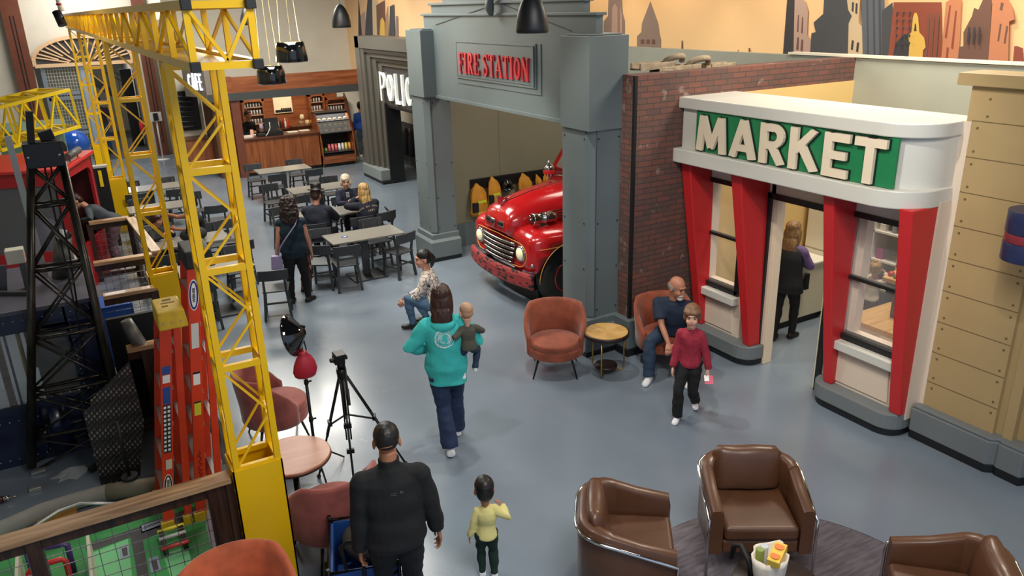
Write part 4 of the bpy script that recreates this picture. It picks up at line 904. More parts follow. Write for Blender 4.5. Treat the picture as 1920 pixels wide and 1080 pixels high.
# ================================================================ CAFE TABLES AND CHAIRS
CHM = M('charcoal_wood', '#34373a', .45, nscale=6, namt=.1); TTM = M('table_grey', '#7f7c74', .3, nscale=3, namt=.08, stretch=(1, 8, 1), coat=.3)
def make_chair():
    t = thing('cafe_chair', 'x', 'chair', (0, 0, 0), 0, 'charcoal wooden cafe chairs')
    # faces -Y, seat .45
    mb = MB(); mb.hexa([(-.2, -.2, .435), (.2, -.2, .435), (.18, .19, .43), (-.18, .19, .43), (-.21, -.21, .46), (.21, -.21, .46), (.19, .19, .455), (-.19, .19, .455)]); mb.build('seat', CHM, t, local=True, bevel=.008)
    for s in (-1, 1):
        mb = MB(); mb.bar((s*.19, -.19, 0), (s*.16, -.15, .44), .035); mb.build('leg', CHM, t, local=True)
        mb = MB(); mb.bar((s*.19, .2, 0), (s*.155, .155, .44), .036); mb.bar((s*.155, .155, .43), (s*.15, .225, .76), .034, .03); mb.build('leg', CHM, t, local=True)
    mb = MB(); rings = []
    for k in range(9):
        u = -1+2*k/8; y = .215+.03*(1-u*u); rings.append([(u*.215, y-.012, .635), (u*.215, y+.012, .635), (u*.215, y+.03, .80), (u*.215, y+.008, .80)])
    mb.loft(rings, sm=False); mb.build('backrest', CHM, t, local=True, bevel=.006)
    mb = MB()
    for s in (-1, 1): mb.bar((s*.18, -.175, .2), (s*.178, .18, .2), .022)
    mb.bar((-.18, -.18, .14), (.18, -.18, .14), .022); mb.bar((-.18, .18, .26), (.18, .18, .26), .022); mb.build('stretcher', CHM, t, local=True)
    return t
CH0 = make_chair(); used = [0]
def chair(x, y, deg, lab):
    if not used[0]: used[0] = 1; CH0.location = (x, y, 0); CH0.rotation_euler.z = R(deg); CH0['label'] = lab; return CH0
    return dup(CH0, (x, y, 0), R(deg), lab)
def make_table():
    t = thing('cafe_table', 'x', 'table', (0, 0, 0), 0, 'grey rectangular cafe tables')
    mb = MB(); mb.box(-.625, .625, -.32, .32, .722, .75); mb.build('tabletop', TTM, t, local=True, bevel=.004)
    mb = MB(); mb.box(-.25, .25, -.2, .2, .69, .722); mb.bar((0, -.0, .03), (0, 0, .7), .12, .07); mb.build('pedestal', CHM, t, local=True)
    mb = MB(); mb.box(-.3, .3, -.27, .27, 0, .022); mb.build('base_plate', CHM, t, local=True, bevel=.004)
    return t
TB0 = make_table(); tu = [0]
def table(x, y, lab):
    if not tu[0]: tu[0] = 1; TB0.location = (x, y, 0); TB0['label'] = lab; return TB0
    return dup(TB0, (x, y, 0), 0, lab)
TAx, TAy = 4.10, 12.36; T3x, T3y = 4.05, 14.2; T2x, T2y = 4.56, 16.45; T1x, T1y = 4.46, 19.05
table(TAx, TAy, 'grey cafe table with a blue sticker, nearest to the fire station column')
table(T3x, T3y, 'grey cafe table where the three seated adults talk')
table(T2x, T2y, 'empty grey cafe table behind the man in the black hat')
table(T1x, T1y, 'empty grey cafe table in front of the wooden counter')
table(1.45, 18.75, 'far grey cafe table seen between the yellow towers, nearest the brown pilaster')
table(1.45, 16.7, 'grey cafe table behind the seated pair on the left')
table(1.50, 13.75, 'grey cafe table with the dark bag, left of the main aisle')
table(1.52, 12.0, 'nearest grey cafe table behind the orange ladder')
def rect(x, y, side, lab): pass
# TA: two near side, two far side
chair(3.62, 11.93, 172, 'charcoal chair at front left of the stickered table'); chair(3.47, 12.72, -8, 'charcoal chair at back left of the stickered table')
chair(4.58, 12.05, 200, 'charcoal chair at front right of the stickered table, by the kneeling woman'); chair(4.50, 12.86, 2, 'charcoal chair at back right of the stickered table, back board reflected in the top')
chair(3.30, 12.20, 150, 'charcoal chair standing at the left end of the stickered table')
chair(3.58, 13.55, 170, 'charcoal chair under the man in the black hat'); chair(4.86, 13.62, 195, 'charcoal chair with a brown handbag hung on its back')
chair(4.62, 14.86, 0, 'charcoal chair under the woman with short white hair'); chair(4.42, 13.55, 180, 'charcoal chair under the woman with long blonde hair')
chair(3.38, 14.75, 10, 'charcoal chair at the back left corner of the three adults table')
chair(3.94, 15.95, 180, 'charcoal chair at front left of the table behind the hat man'); chair(5.02, 17.0, 0, 'charcoal chair at back right of the table behind the hat man')
chair(5.15, 15.95, 185, 'charcoal chair beside the white haired woman, front right of the empty table'); chair(3.7, 17.0, 5, 'charcoal chair at back left of the table behind the hat man')
chair(4.12, 18.45, 180, 'charcoal chair at front left of the counter table'); chair(5.0, 18.5, 180, 'charcoal chair at front right of the counter table')
chair(3.92, 19.62, 0, 'charcoal chair at back left of the counter table'); chair(4.95, 19.62, 0, 'charcoal chair at back right of the counter table')
for (x, y, a, l) in ((1.1, 19.25, 0, 'charcoal chair at back left of the farthest left table'), (1.85, 19.25, 0, 'charcoal chair at back right of the farthest left table'), (1.1, 18.2, 180, 'charcoal chair at front left of the farthest left table'), (1.9, 18.2, 180, 'charcoal chair at front right of the farthest left table'),
 (2.1, 17.2, 0, 'charcoal chair at back right of the second far left table'), (1.1, 17.2, 0, 'charcoal chair at back left of the second far left table'), (1.15, 16.15, 180, 'charcoal chair at front left of the second far left table'), (2.35, 16.1, 175, 'charcoal chair at front right of the second far left table'),
 (1.9, 14.3, 0, 'charcoal chair under the woman in black at the left tables'), (2.25, 14.35, -6, 'charcoal chair beside the woman in black, on the aisle side'), (1.0, 14.3, 0, 'charcoal chair under the seated child at the left tables'), (2.2, 13.2, 180, 'charcoal chair at front right of the bag table'), (1.0, 13.1, 180, 'charcoal chair at front left of the bag table'),
 (2.05, 12.55, 0, 'charcoal chair at back right of the nearest left table'), (2.33, 11.35, 165, 'charcoal chair pulled out into the aisle beside the yellow tower'), (1.3, 11.45, 180, 'charcoal chair at front left of the nearest left table')):
    chair(x, y, a, l)
t = thing('table_sticker', 'small round blue and white sticker on the cafe table', 'sticker', (3.78, 12.38, .752))
mb = MB(); mb.lathe([(.055, 0), (.055, .002), (.001, .002)], (3.78, 12.38, .751), 20); mb.build('disc', M('sticker_blue', '#2c4f93', .4), t)
mb = MB(); mb.prism([(-.03, -.01), (.03, -.02), (.02, .02), (-.01, .012)], lambda u, v, w: (3.78+u, 12.38+v, .7535+w), .001); mb.build('white_mark', M('paper_white', '#f0eee8', .6), t)
# ================================================================ CAFE COUNTER
CW = wood('cafe_wood', '#6f3a1d', '#9a5a32', 'z', .7, .35); CWX = wood('cafe_wood_h', '#70391f', '#955a38', 'x', .7, .35); DW = wood('dark_cafe_wood', '#4a2616', '#6c3a22', 'x', .7, .35)
YC = 22.4
t = thing('cafe_counter', 'long wood panelled cafe service counter', 'counter', (5.35, YC+.35, 0))
mb = MB(); mb.box(4.3, 6.38, YC, YC+.7, .1, 1.0); mb.build('counter_front', CW, t); mb = MB(); mb.box(4.3, 6.38, YC+.04, YC+.7, 0, .1); mb.build('toe_kick', DBK, t)
mb = MB(); mb.box(4.26, 6.42, YC-.05, YC+.75, 1.0, 1.05); mb.build('countertop', DW, t, bevel=.01)
MB().box(4.08, 4.3, YC-.05, YC+.25, 0, 2.2).build('trim_6', BR, kind='structure')
MB().box(3.9, 7.9, YC-.1, YC+.2, 2.1, 2.3).build('trim_7', M('charcoal_beam', '#3c3f40', .5), kind='structure')
mb = MB(); mb.box(3.9, 7.9, YC+.0, YC+.15, 2.3, 2.7); mb.box(3.9, 4.18, YC-.08, YC+.2, 2.3, 2.72); mb.build('trim_8', CWX, kind='structure')
# pastry display case
t = thing('pastry_case', 'curved glass pastry display case beside the counter', 'display case', (6.95, YC+.35, 0))
xa, xb = 6.42, 7.42
for x in (xa, xb-.03): mb = MB(); mb.prism([(0, .0), (.75, 0), (.75, 1.5), (.3, 1.5), (.1, 1.1), (-.05, .75), (-.08, .3)], lambda u, v, w: (x+w, YC+u, v), .03); mb.build('side_panel', CW, t)
mb = MB(); mb.box(xa, xb, YC-.05, YC+.7, .1, .36); mb.build('front_base', CWX, t, bevel=.01); mb = MB(); mb.box(xa, xb, YC, YC+.7, 0, .12); mb.box(xa+.03, xb-.03, YC+.5, YC+.72, .3, 1.48); mb.build('black_back', DBK, t)
for q in ((YC+.25, YC+.75, 1.48, 1.53), (YC-.06, YC-.02, .33, .38), (YC+.08, YC+.12, .93, .98)): MB().box(xa+.02, xb-.02, *q).build('case_trim', BLM, t)
for z in (.42, .98, 1.14, 1.3):
    mb = MB(); mb.box(xa+.03, xb-.03, YC+.0+(.2 if z > 1 else 0), YC+.55, z-.015, z); mb.build('shelf', M('shelf_metal', '#555555', .35, metal=.6), t)
mb = MB(); mb.hexa([(xa+.03, YC+.1, .98), (xb-.03, YC+.1, .98), (xb-.03, YC+.105, .98), (xa+.03, YC+.105, .98), (xa+.03, YC+.3, 1.48), (xb-.03, YC+.3, 1.48), (xb-.03, YC+.305, 1.48), (xa+.03, YC+.305, 1.48)]); mb.build('curved_glass', M('thin_glass', '#ffffff'), t)
l_ = bpy.data.lights.new('case_lamp', 'AREA'); l_.energy = 7; l_.size = .9; l_.shape = 'RECTANGLE'; l_.size_y = .1; lo = bpy.data.objects.new('case_lamp', l_); COL.objects.link(lo); lo.location = ((xa+xb)/2, YC+.42, 1.46)
fcols = ['#d8b070', '#e8d8b0', '#c07040', '#e0c030', '#a85030', '#f0e6cc']
k = 0
for z, n_ in ((1.3, 6), (1.14, 6), (.985, 5)):
    for i in range(n_):
        x = xa+.12+i*(xb-xa-.2)/(n_-1)*.98; c = fcols[(k*5+i) % 6]; k += 1; mb = MB(); mb.ell((x, YC+.36, z+.03), .06, .05, .03, 10)
        tag(mb.build('pastry', M('pastry_'+c[1:], c, .6, nscale=20, namt=.2)), '%s pastry from the left on the %s shelf of the glass case' % (ORD[i], {1.3: 'top', 1.14: 'middle', .985: 'lower'}[z]), 'pastry', 'pastries on the %s shelf' % {1.3: 'top', 1.14: 'middle', .985: 'lower'}[z])
for i in range(9):
    c = ['#5f8a3a', '#6d9a48', '#d4606a', '#e08088', '#d9646c', '#ececec', '#e6e2d8', '#e8d070', '#e9a95a'][i]; x = xa+.1+i*.102
    mb = MB(); mb.cyl((x, YC+.2, .42), (x, YC+.24, .62 if i > 1 else .52), .045, .038, 10); tag(mb.build('snack_pack', M('snack_'+c[1:], c, .4)), '%s snack pack, %s from the left on the open case shelf' % (('green', 'green', 'pink', 'pink', 'pink', 'white', 'white', 'yellow', 'orange')[i], ORD[i]), 'snack', 'snack packs in the open case')
# till and items on the counter
t = thing('cash_register', 'black touchscreen till on the cafe counter', 'till', (5.15, YC+.3, 1.05))
mb = MB(); mb.box(4.98, 5.42, YC+.1, YC+.5, 1.05, 1.17); mb.build('cash_drawer', DBK, t, bevel=.01); mb = MB(); mb.hexa([(4.98, YC+.35, 1.2), (5.38, YC+.35, 1.2), (5.38, YC+.4, 1.2), (4.98, YC+.4, 1.2), (4.98, YC+.42, 1.5), (5.38, YC+.42, 1.5), (5.38, YC+.47, 1.5), (4.98, YC+.47, 1.5)]); mb.build('screen', DBK, t, bevel=.008)
mb = MB(); mb.tube([(5.12, YC+.33, 1.4), (5.1, YC+.25, 1.25), (5.0, YC+.1, 1.15), (4.92, YC+.08, 1.06)], .012, 6); mb.build('cable', M('paper_white', '#f0eee8'), t)
mb = MB(); mb.box(4.72, 4.95, YC+.12, YC+.4, 1.05, 1.12); tag(mb.build('card_terminal', DBK, bevel=.01), 'black card terminal left of the till', 'terminal')
for (x, y, w, d, h, c, n, l) in ((4.42, .15, .3, .14, .06, '#e5d8cc', 'napkin_stack', 'stack of pale napkins at the counter left end'), (4.58, .2, .08, .08, .2, '#e9b9a0', 'paper_cup', 'small pinkish cup on the counter'), (4.78, .5, .24, .16, .02, '#ddd8cc', 'paper_sheet', 'white paper behind the card terminal'), (5.75, .3, .3, .2, .02, '#e4dcc6', 'menu_card', 'left of two menu cards on the counter'), (6.1, .36, .28, .2, .02, '#e4dcc6', 'menu_card', 'right of two menu cards on the counter')):
    mb = MB(); mb.box(x-w/2, x+w/2, YC+y, YC+y+d, 1.05, 1.05+h); tag(mb.build(n, M('cp_'+c[1:], c, .6), bevel=.004), l, n.replace('_', ' '))
# back bar: shelving, dark opening, lit art panel
YB = 24.65
t = thing('back_bar', 'wooden back bar with arched glass shelves and a lit picture panel', 'shelving', (6.3, YB-.2, 0))
mb = MB(); mb.box(4.4, 8.0, YB-.55, YB, 0, .95); mb.build('base_cabinet', DW, t); mb = MB(); mb.box(4.4, 8.0, YB-.6, YB, .95, 1.0); mb.build('worktop', DW, t)
mb = MB(); mb.box(4.4, 7.7, YB-.05, YB+.04, 1.0, 1.92); mb.build('back_panel', CWX, t)
def arched(x0, x1, z0, z1):
    mb = MB(); w = .06; mb.box(x0, x0+w, YB-.3, YB-.05, z0, z1); mb.box(x1-w, x1, YB-.3, YB-.05, z0, z1); mb.box(x0, x1, YB-.3, YB-.05, z1-w, z1)
    for s, xx in ((1, x0+w), (-1, x1-w)):
        mb.prism([(0, 0), (0, -.1)]+[(.1-.1*math.cos(R(a)), -.1+.1*math.sin(R(a))) for a in range(15, 91, 15)], lambda u, v, q: (xx+s*u, YB-.3+q, z1-w+v), .25)
    mb.box(x0+w, x1-w, YB-.06, YB-.05, z0, z1); f = mb.build('shelf_frame', CWX, t)
    for z in (z0, z0+(z1-z0)*.36, z0+(z1-z0)*.68):
        mb = MB(); mb.box(x0+w, x1-w, YB-.28, YB-.06, z, z+.015); mb.build('shelf', M('pale_shelf', '#b99a84', .3), f)
GLS = M('glassware', '#cfd3d6', .12, alpha=.55)
sh = [(4.75, 5.4, 1.15, 1.88), (6.75, 7.25, 1.1, 1.9), (7.27, 7.95, 1.1, 1.75)]
for si, (x0, x1, z0, z1) in enumerate(sh):
    arched(x0, x1, z0, z1)
    for zi, z in enumerate((z0, z0+(z1-z0)*.36, z0+(z1-z0)*.68)):
        if zi == 2 and z1 < 1.8: continue
        n_ = int((x1-x0-.12)/.085)
        for i in range(n_):
            x = x0+.1+i*.085; mb = MB(); mb.lathe([(.022, 0), (.03, .14)], (x, YB-.2, z+.016), 8); tag(mb.build('drinking_glass', GLS), '%s glass from the left, %s row of the %s arched shelves' % (ORD[i], ('bottom', 'middle', 'top')[zi], ('left', 'middle', 'right')[si]), 'glass', 'glasses on the back bar shelves')
mb = MB(); mb.box(5.72, 6.28, YB-.1, YB-.05, 1.4, 1.9); pnl = mb.build('picture_panel', M('lit_panel', '#efe0c0', .6, nscale=3, namt=.06), t)
mb = MB(); mb.box(5.75, 6.25, YB-.105, YB-.1, 1.42, 1.5); mb.m = 0
for i in range(5): mb.cyl((5.95+i*.065, YB-.103, 1.52), (5.95+i*.065, YB-.1, 1.52), .03, n=8)
mb.build('picture_silhouette', DBK, pnl)
bc_ = ['#202a4a', '#25305a', '#1c1c1c', '#3a1a18', '#e8e0d0', '#2a2a2a', '#7a1c1c', '#e0d8c8', '#c43a2a']
for i in range(9):
    c = bc_[i]; x = 5.42+i*.075; mb = MB(); mb.lathe([(.028, 0), (.03, .02), (.03, .16), (.012, .21), (.012, .27)], (x, YB-.35, 1.0), 10); tag(mb.build('bottle', M('bottle_'+c[1:], c, .2)), '%s bottle from the left in the row under the lit picture' % ORD[i], 'bottle', 'bottles on the back bar')
for (x, z, r_, c, n, l) in ((6.42, 1.0, .1, '#8a6a48', 'basket', 'brown woven basket on the back bar'), (6.6, 1.0, .08, '#c9b28a', 'jar', 'cloudy jar right of the basket'), (6.45, 1.18, .07, '#d9c9a0', 'dried_flowers', 'dried flowers above the basket'), (6.78, 1.0, .09, '#e0a030', 'fruit_bowl', 'orange fruit bowl on the back bar'), (5.2, 1.0, .06, '#c8c0e0', 'paper_cup_stack', 'pale stack of cups left of the bottles')):
    mb = MB(); mb.lathe([(r_*.8, 0), (r_, .08), (r_*.8, .16), (.01, .17)], (x, YB-.42, z), 14); tag(mb.build(n, M('bb_'+c[1:], c, .6, nscale=20, namt=.3)), l, n.replace('_', ' '))
mb = MB(); mb.box(4.62, 5.5, YC+1.1, YC+1.5, .0, 1.05); tag(mb.build('coffee_machine', M('black_appliance', '#191a1c', .3), bevel=.02), 'black coffee machine behind the counter', 'appliance')
mb = MB(); mb.box(5.95, 6.5, YC+1.1, YC+1.5, .0, 1.1); tag(mb.build('storage_cabinet', DW, bevel=.01), 'brown cabinet behind the till', 'cabinet')
# tall leaning menu board right of case
mb = MB(); a = GY(645, 182, 22.9); mb.hexa([(7.5, 22.5, .2), (7.56, 22.5, .2), (7.66, 23.1, .2), (7.6, 23.1, .2), (7.3, 22.5, 1.9), (7.36, 22.5, 1.9), (7.5, 23.1, 2.0), (7.44, 23.1, 2.0)]); tag(mb.build('menu_board', DW, bevel=.006), 'tall brown board standing at the right of the pastry case', 'board')
# cafe sign, diagonal corner
P2 = GY(386, 165, 22.3); P1 = GY(349, 150, 23.1)
dv = (Vector((P2.x, P2.y, 0))-Vector((P1.x, P1.y, 0))); L = dv.length; dv.normalize(); nv = Vector((dv.y, -dv.x, 0))
if nv.y > 0: nv = -nv
t = thing('cafe_sign', 'grey angled fascia box with glowing CAFE letters', 'sign', (P2.x, P2.y, 2.2))
zb_, zt_ = 2.22, 3.0
def cs(u, d, z): q = Vector((P1.x, P1.y, 0))+dv*u+nv*d; return (q.x, q.y, z)
mb = MB(); mb.hexa([cs(-.15, 0, zb_), cs(L, 0, zb_), cs(L, -.5, zb_), cs(-.15, -.5, zb_), cs(-.15, 0, zt_), cs(L, 0, zt_), cs(L, -.5, zt_), cs(-.15, -.5, zt_)]); mb.build('sign_box', M('taupe_sign', '#7d756d', .5), t, bevel=.01)
mb = MB(); mb.hexa([cs(L, .0, 2.1), (4.0, YC-.1, 2.1), (4.0, YC+.2, 2.1), cs(L, -.3, 2.1), cs(L, .0, 2.3), (4.0, YC-.1, 2.3), (4.0, YC+.2, 2.3), cs(L, -.3, 2.3)]); mb.build('sign_beam', M('charcoal_beam', '#3c3f40'), t)
CAF = {'C': POL['C'], 'A': (.46, [st((.06, 0), (.23, 1), w=.13), st((.23, 1), (.4, 0), w=.13), st((.12, .3), (.34, .3), w=.1)]), 'F': (.38, [st((.09, 0), (.09, 1)), st((.09, .95), (.36, .95), w=.1), st((.09, .5), (.32, .5), w=.1)]), 'E': POL['E']}
stroke_letters('CAFE', CAF, 0, L*.72, .42, lambda u, v, w: cs(L*.12+u, .001+w, zb_+.2+v), .03, M('sign_glow_white', '#e9f4ff', .4, emit=1.0), t, gap=.12)
# cafe side: dark wall rack, wood screen, low cabinets
mb = MB(); a = GY(333, 172, 24.0); b_ = GY(368, 172, 24.0); c_ = GY(350, 245, 24.0)
t = thing('wall_rack', 'tall black rack on the pale wall left of the cafe sign', 'rack', ((a.x+b_.x)/2, 24.0, c_.z))
mb.box(a.x, b_.x, 24.0, 24.2, c_.z, a.z); mb.build('rack_body', DBK, t)
for i in range(7):
    z = c_.z+.08+(a.z-c_.z-.1)*i/7; mb = MB(); mb.box(a.x-.06, b_.x-.15, 23.92, 24.0, z, z+.05); mb.build('rack_tray', M('black_plastic', '#1c1d1f', .3), t, bevel=.01)
MB().box(2.75, 3.6, 24.1, 24.3, 0, 4.2).build('wall_cafe_side', WH, kind='structure')
mb = MB(); mb.box(2.95, 3.62, 23.4, 24.08, .12, 1.0); mb.build('x', CW) if False else None
t = thing('low_cabinet', 'low wood cabinet below the black wall rack', 'cabinet', (3.3, 23.8, 0)); mb.build('cabinet_body', CW, t); mb = MB(); mb.box(2.93, 3.64, 23.38, 24.08, 1.0, 1.04); mb.build('cabinet_top', DW, t); mb = MB(); mb.box(2.97, 3.6, 23.45, 24.05, 0, .12); mb.build('toe_kick', DBK, t)
mb = MB(); mb.box(3.62, 3.72, 22.6, 24.08, 0, 2.1); tag(mb.build('wood_screen', wood('walnut_screen', '#4a2c1c', '#62402a', 'z', .7)), 'tall brown wood screen beside the cafe entrance', 'screen')
mb = MB(); mb.box(3.75, 4.1, 22.9, 24.08, 0, 1.0); tag(mb.build('side_counter', CW), 'short side counter behind the wood screen', 'counter')
# hand sanitiser stand / sign stand in front of the back wall
f = G(306, 299, 0); t = thing('sign_stand', 'slim white sign stand on a flat base before the back wall', 'stand', (f.x, f.y, 0))
mb = MB(); mb.lathe([(.2, 0), (.2, .015), (.02, .02)], (f.x, f.y, 0), 24); mb.build('base', M('stand_white', '#d5d5d2', .4), t); mb = MB(); mb.cyl((f.x, f.y, 0), (f.x, f.y, 1.3), .025, n=10); mb.build('pole', M('stand_white', '#d5d5d2'), t)
mb = MB(); mb.box(f.x-.17, f.x+.17, f.y-.03, f.y, 1.2, 1.48); mb.build('sign_plate', M('stand_white', '#d5d5d2'), t); mb = MB(); mb.box(f.x-.07, f.x+.07, f.y-.06, f.y-.03, 1.22, 1.45); mb.build('dispenser', DBK, t)
# ================================================================ LEFT WORKSHOP ZONE
RWD = wood('rail_wood', '#7d5a3c', '#c09a70', 'x', .8, .3); RWDy = wood('rail_wood_y', '#8a6a4c', '#cdb08a', 'y', .8, .3); PWD = wood('post_wood', '#241712', '#4a2f20', 'z', 1.2, .4)
WIRE = M('steel_wire', '#9a9b98', .3, metal=.9)
def railing(name, label, p, q, z=1.07, zb=.06, posts=(0, 1), bays=None, cell=.105, top=.14, wire=True):
    p = Vector((p[0], p[1], 0)); q = Vector((q[0], q[1], 0)); d = (q-p); L = d.length; d.normalize(); n = Vector((-d.y, d.x, 0))
    t = thing(name, label, 'railing', (p.x, p.y, 0)); W_ = RWD if abs(d.x) > .5 else RWDy
    mb = MB(); mb.bar(p+Vector((0, 0, z-.025)), q+Vector((0, 0, z-.025)), top, .05); mb.build('top_rail', W_, t, bevel=.008)
    mb = MB(); mb.bar(p+Vector((0, 0, z-.1)), q+Vector((0, 0, z-.1)), .045, .09); mb.build('under_rail', PWD, t)
    mb = MB(); mb.bar(p+Vector((0, 0, zb+.04)), q+Vector((0, 0, zb+.04)), .045, .08); mb.build('bottom_rail', PWD, t)
    for f in posts:
        c = p+d*(L*f); mb = MB(); mb.bar(c, c+Vector((0, 0, z-.05)), .09, .09, upv=n); mb.build('post', PWD, t)
    if wire:
        mb = MB(); z0, z1 = zb+.08, z-.14; k = int(L/cell)
        for i in range(1, k+1): c = p+d*(L*i/(k+1)); mb.bar(c+Vector((0, 0, z0)), c+Vector((0, 0, z1)), .005)
        k = int((z1-z0)/cell)
        for i in range(1, k+1): zz = z0+(z1-z0)*i/(k+1); mb.bar(p+Vector((0, 0, zz)), q+Vector((0, 0, zz)), .005)
        mb.build('wire_mesh', WIRE, t)
    return t
rl = G(0, 1010, 1.07)
t = railing('wood_railing', 'wood capped railing with square wire mesh in the left foreground', (-1.6, 5.50), (.60, 5.50), posts=(0, .405, 1.0))
mb = MB(); mb.box(.42, .60, 5.47, 5.53, .05, 1.0); mb.build('end_panel', PWD, t)
a = G(205, 413, 1.07); b_ = G(238, 404, 1.07)
railing('wood_railing', 'far wood railing with wire mesh just beyond the bending person', (.10, 14.72), (.72, 14.72))
railing('wood_railing', 'side wood railing with pale top running away behind the second yellow tower', (.87, 12.2), (.74, 14.66), wire=True)
railing('wood_railing', 'wood railing with wire mesh left of the second yellow tower, nearer than the bending person', (.03, 12.1), (.80, 12.1), posts=(1,))
railing('wood_railing', 'wood railing with blue bins behind it, lower of the two beside the navy cab', (.05, 10.5), (.64, 10.5), posts=(1,))
railing('wood_railing', 'short wood railing end behind the small orange ladder', (.15, 8.55), (.50, 8.55), posts=(.5,), wire=False)
# green town play mat seen through the mesh
GR1 = M('mat_green', '#3f9a52', .5, nscale=3, namt=.08); mats = [GR1, M('mat_light_green', '#79c98a', .5), M('mat_road', '#4c4a4b', .6), M('mat_block', '#9aa3b8', .5), M('mat_mauve', '#8b7f8f', .5), M('mat_dark_green', '#2c7a3c', .5)]
t = thing('play_mat', 'green printed town play mat on the floor behind the wire mesh', 'play mat', (-.4, 6.4, 0))
mb = MB(); mb.box(-1.7, .62, 5.62, 7.25, 0, .012)
def patch(ci, pts, k):
    mb.m = ci; P = [G(px, py, .012) for px, py in pts]; mb.add([(p.x, p.y, .0125+.0006*k) for p in P], [tuple(range(len(P)))], False)
patch(1, [(165, 1040), (240, 1010), (250, 1100), (165, 1120)], 1)
patch(1, [(305, 1040), (365, 1020), (420, 1060), (330, 1110)], 1)
patch(2, [(160, 1022), (300, 975), (303, 987), (163, 1036)], 2); patch(2, [(245, 1000), (264, 992), (285, 1110), (262, 1110)], 3)
patch(2, [(262, 985), (330, 962), (380, 945), (385, 962), (335, 985), (268, 1012)], 2)
patch(3, [(224, 1025), (240, 1020), (244, 1046), (227, 1050)], 4); patch(2, [(228, 1029), (238, 1026), (240, 1041), (231, 1044)], 5)
patch(3, [(278, 1048), (296, 1042), (303, 1070), (284, 1076)], 4); patch(2, [(283, 1052), (293, 1048), (298, 1068), (288, 1071)], 5)
patch(3, [(265, 986), (307, 972), (309, 982), (267, 997)], 4); patch(2, [(270, 988), (304, 976), (305, 980), (271, 992)], 5)
patch(4, [(382, 958), (405, 950), (425, 1025), (398, 1040)], 2); patch(5, [(345, 1000), (385, 985), (400, 1040), (360, 1055)], 2)
mb.build('mat_sheet', mats, t, fix=False)
PL = M('pale_plank', '#cfcdb8', .5)
for (px, py, qx, qy, l) in ((163, 1000, 170, 1110, 'pale upright divider board on the mat left of the road'), (32, 1030, 35, 1110, 'pale upright divider board nearest the left edge')):
    a = G(px, py, .3); mb = MB(); mb.box(a.x-.012, a.x+.012, 5.7, a.y, .012, .3); tag(mb.build('divider_board', PL, bevel=.003), l, 'board')
c = G(325, 1010, .08); t = thing('toy_truck', 'small dark toy loader with yellow and red bars on the play mat', 'toy', (c.x, c.y, 0))
mb = MB()
for s in (-.08, .08): mb.bar((c.x+s, c.y-.14, .05), (c.x+s, c.y+.14, .07), .04, .06)
mb.build('side_frame', M('toy_dark', '#2a1c1a', .4), t)
for dy, cc, n_ in ((.15, '#e8d83a', 'front_roller'), (.03, '#c9c9c9', 'axle'), (-.12, '#d04a4a', 'rear_bar')):
    mb = MB(); mb.cyl((c.x-.11, c.y+dy, .09), (c.x+.11, c.y+dy, .09), .018, n=10); mb.build(n_, M('toy_'+cc[1:], cc, .3), t)
t = thing('toy_easel', 'red and purple tube frame toy table behind the mesh at lower left', 'toy table', (-.75, 5.75, 0))
RT = M('red_tube', '#e0322f', .35); PT = M('purple_tube', '#4f3a78', .4)
a, b_ = G(52, 1070, .35), G(122, 1048, .35); mb = MB(); mb.tube([(a.x, a.y, .0), (a.x, a.y, .33), (a.x+.03, a.y, .36), (b_.x-.03, b_.y, .36), (b_.x, b_.y, .33), (b_.x, b_.y, 0)], .022, 10); mb.build('red_frame', RT, t)
a, b_ = G(50, 1035, .3), G(125, 1018, .3); mb = MB(); mb.tube([(a.x, a.y, .0), (a.x, a.y, .28), (a.x+.03, a.y, .3), (b_.x-.03, b_.y, .3), (b_.x, b_.y, .28), (b_.x, b_.y, 0)], .024, 10); mb.build('purple_frame', PT, t)
mb = MB(); a, b_ = G(75, 1075, .2), G(160, 1045, .2); mb.box(a.x, b_.x, 5.66, 5.95, .16, .2); mb.build('brown_top', M('toy_brown', '#8a5a3a', .5), t)
# padded foam pipe along the floor + curved white rail + amber tray
PIPE = M('grey_foam', '#8d8c86', .75, nscale=4, namt=.1)
t = thing('foam_roller', 'long grey padded roller lying across the workshop floor', 'pipe', (-.5, 7.3, 0))
P_ = [G(-60, 1010, .1), G(0, 985, .1), G(80, 950, .1), G(150, 928, .1), G(200, 915, .1), G(300, 900, .1)]
mb = MB(); mb.tube([(p.x, p.y-.06, .085) for p in P_], .08, 16); mb.build('padding', PIPE, t)
mb = MB(); mb.tube([(p.x, p.y-.06, .085) for p in (P_[4], P_[5])], .083, 16); mb.build('tape_wrap', M('tan_sleeve', '#7f7766', .7), t)
Q_ = [G(20, 1015, .18), G(60, 990, .22), (G(110, 958, .25)), G(150, 944, .25), G(220, 944, .22)]
mb = MB(); mb.tube(Q_, .014, 8); tag(mb.build('curved_rail', M('light_rail', '#b9bab6', .35, metal=.4)), 'thin pale curved rail above the padded roller', 'rail')
a = G(70, 985, .1); b_ = G(145, 955, .1); mb = MB(); mb.hexa([(a.x, a.y-.1, .02), (b_.x, b_.y-.12, .02), (b_.x, b_.y, .02), (a.x, a.y+.02, .02), (a.x, a.y-.1, .14), (b_.x, b_.y-.12, .14), (b_.x, b_.y, .14), (a.x, a.y+.02, .14)]); tag(mb.build('amber_tray', M('amber_plastic', '#8a6224', .3), bevel=.01), 'amber tray with black trim below the curved rail', 'tray')
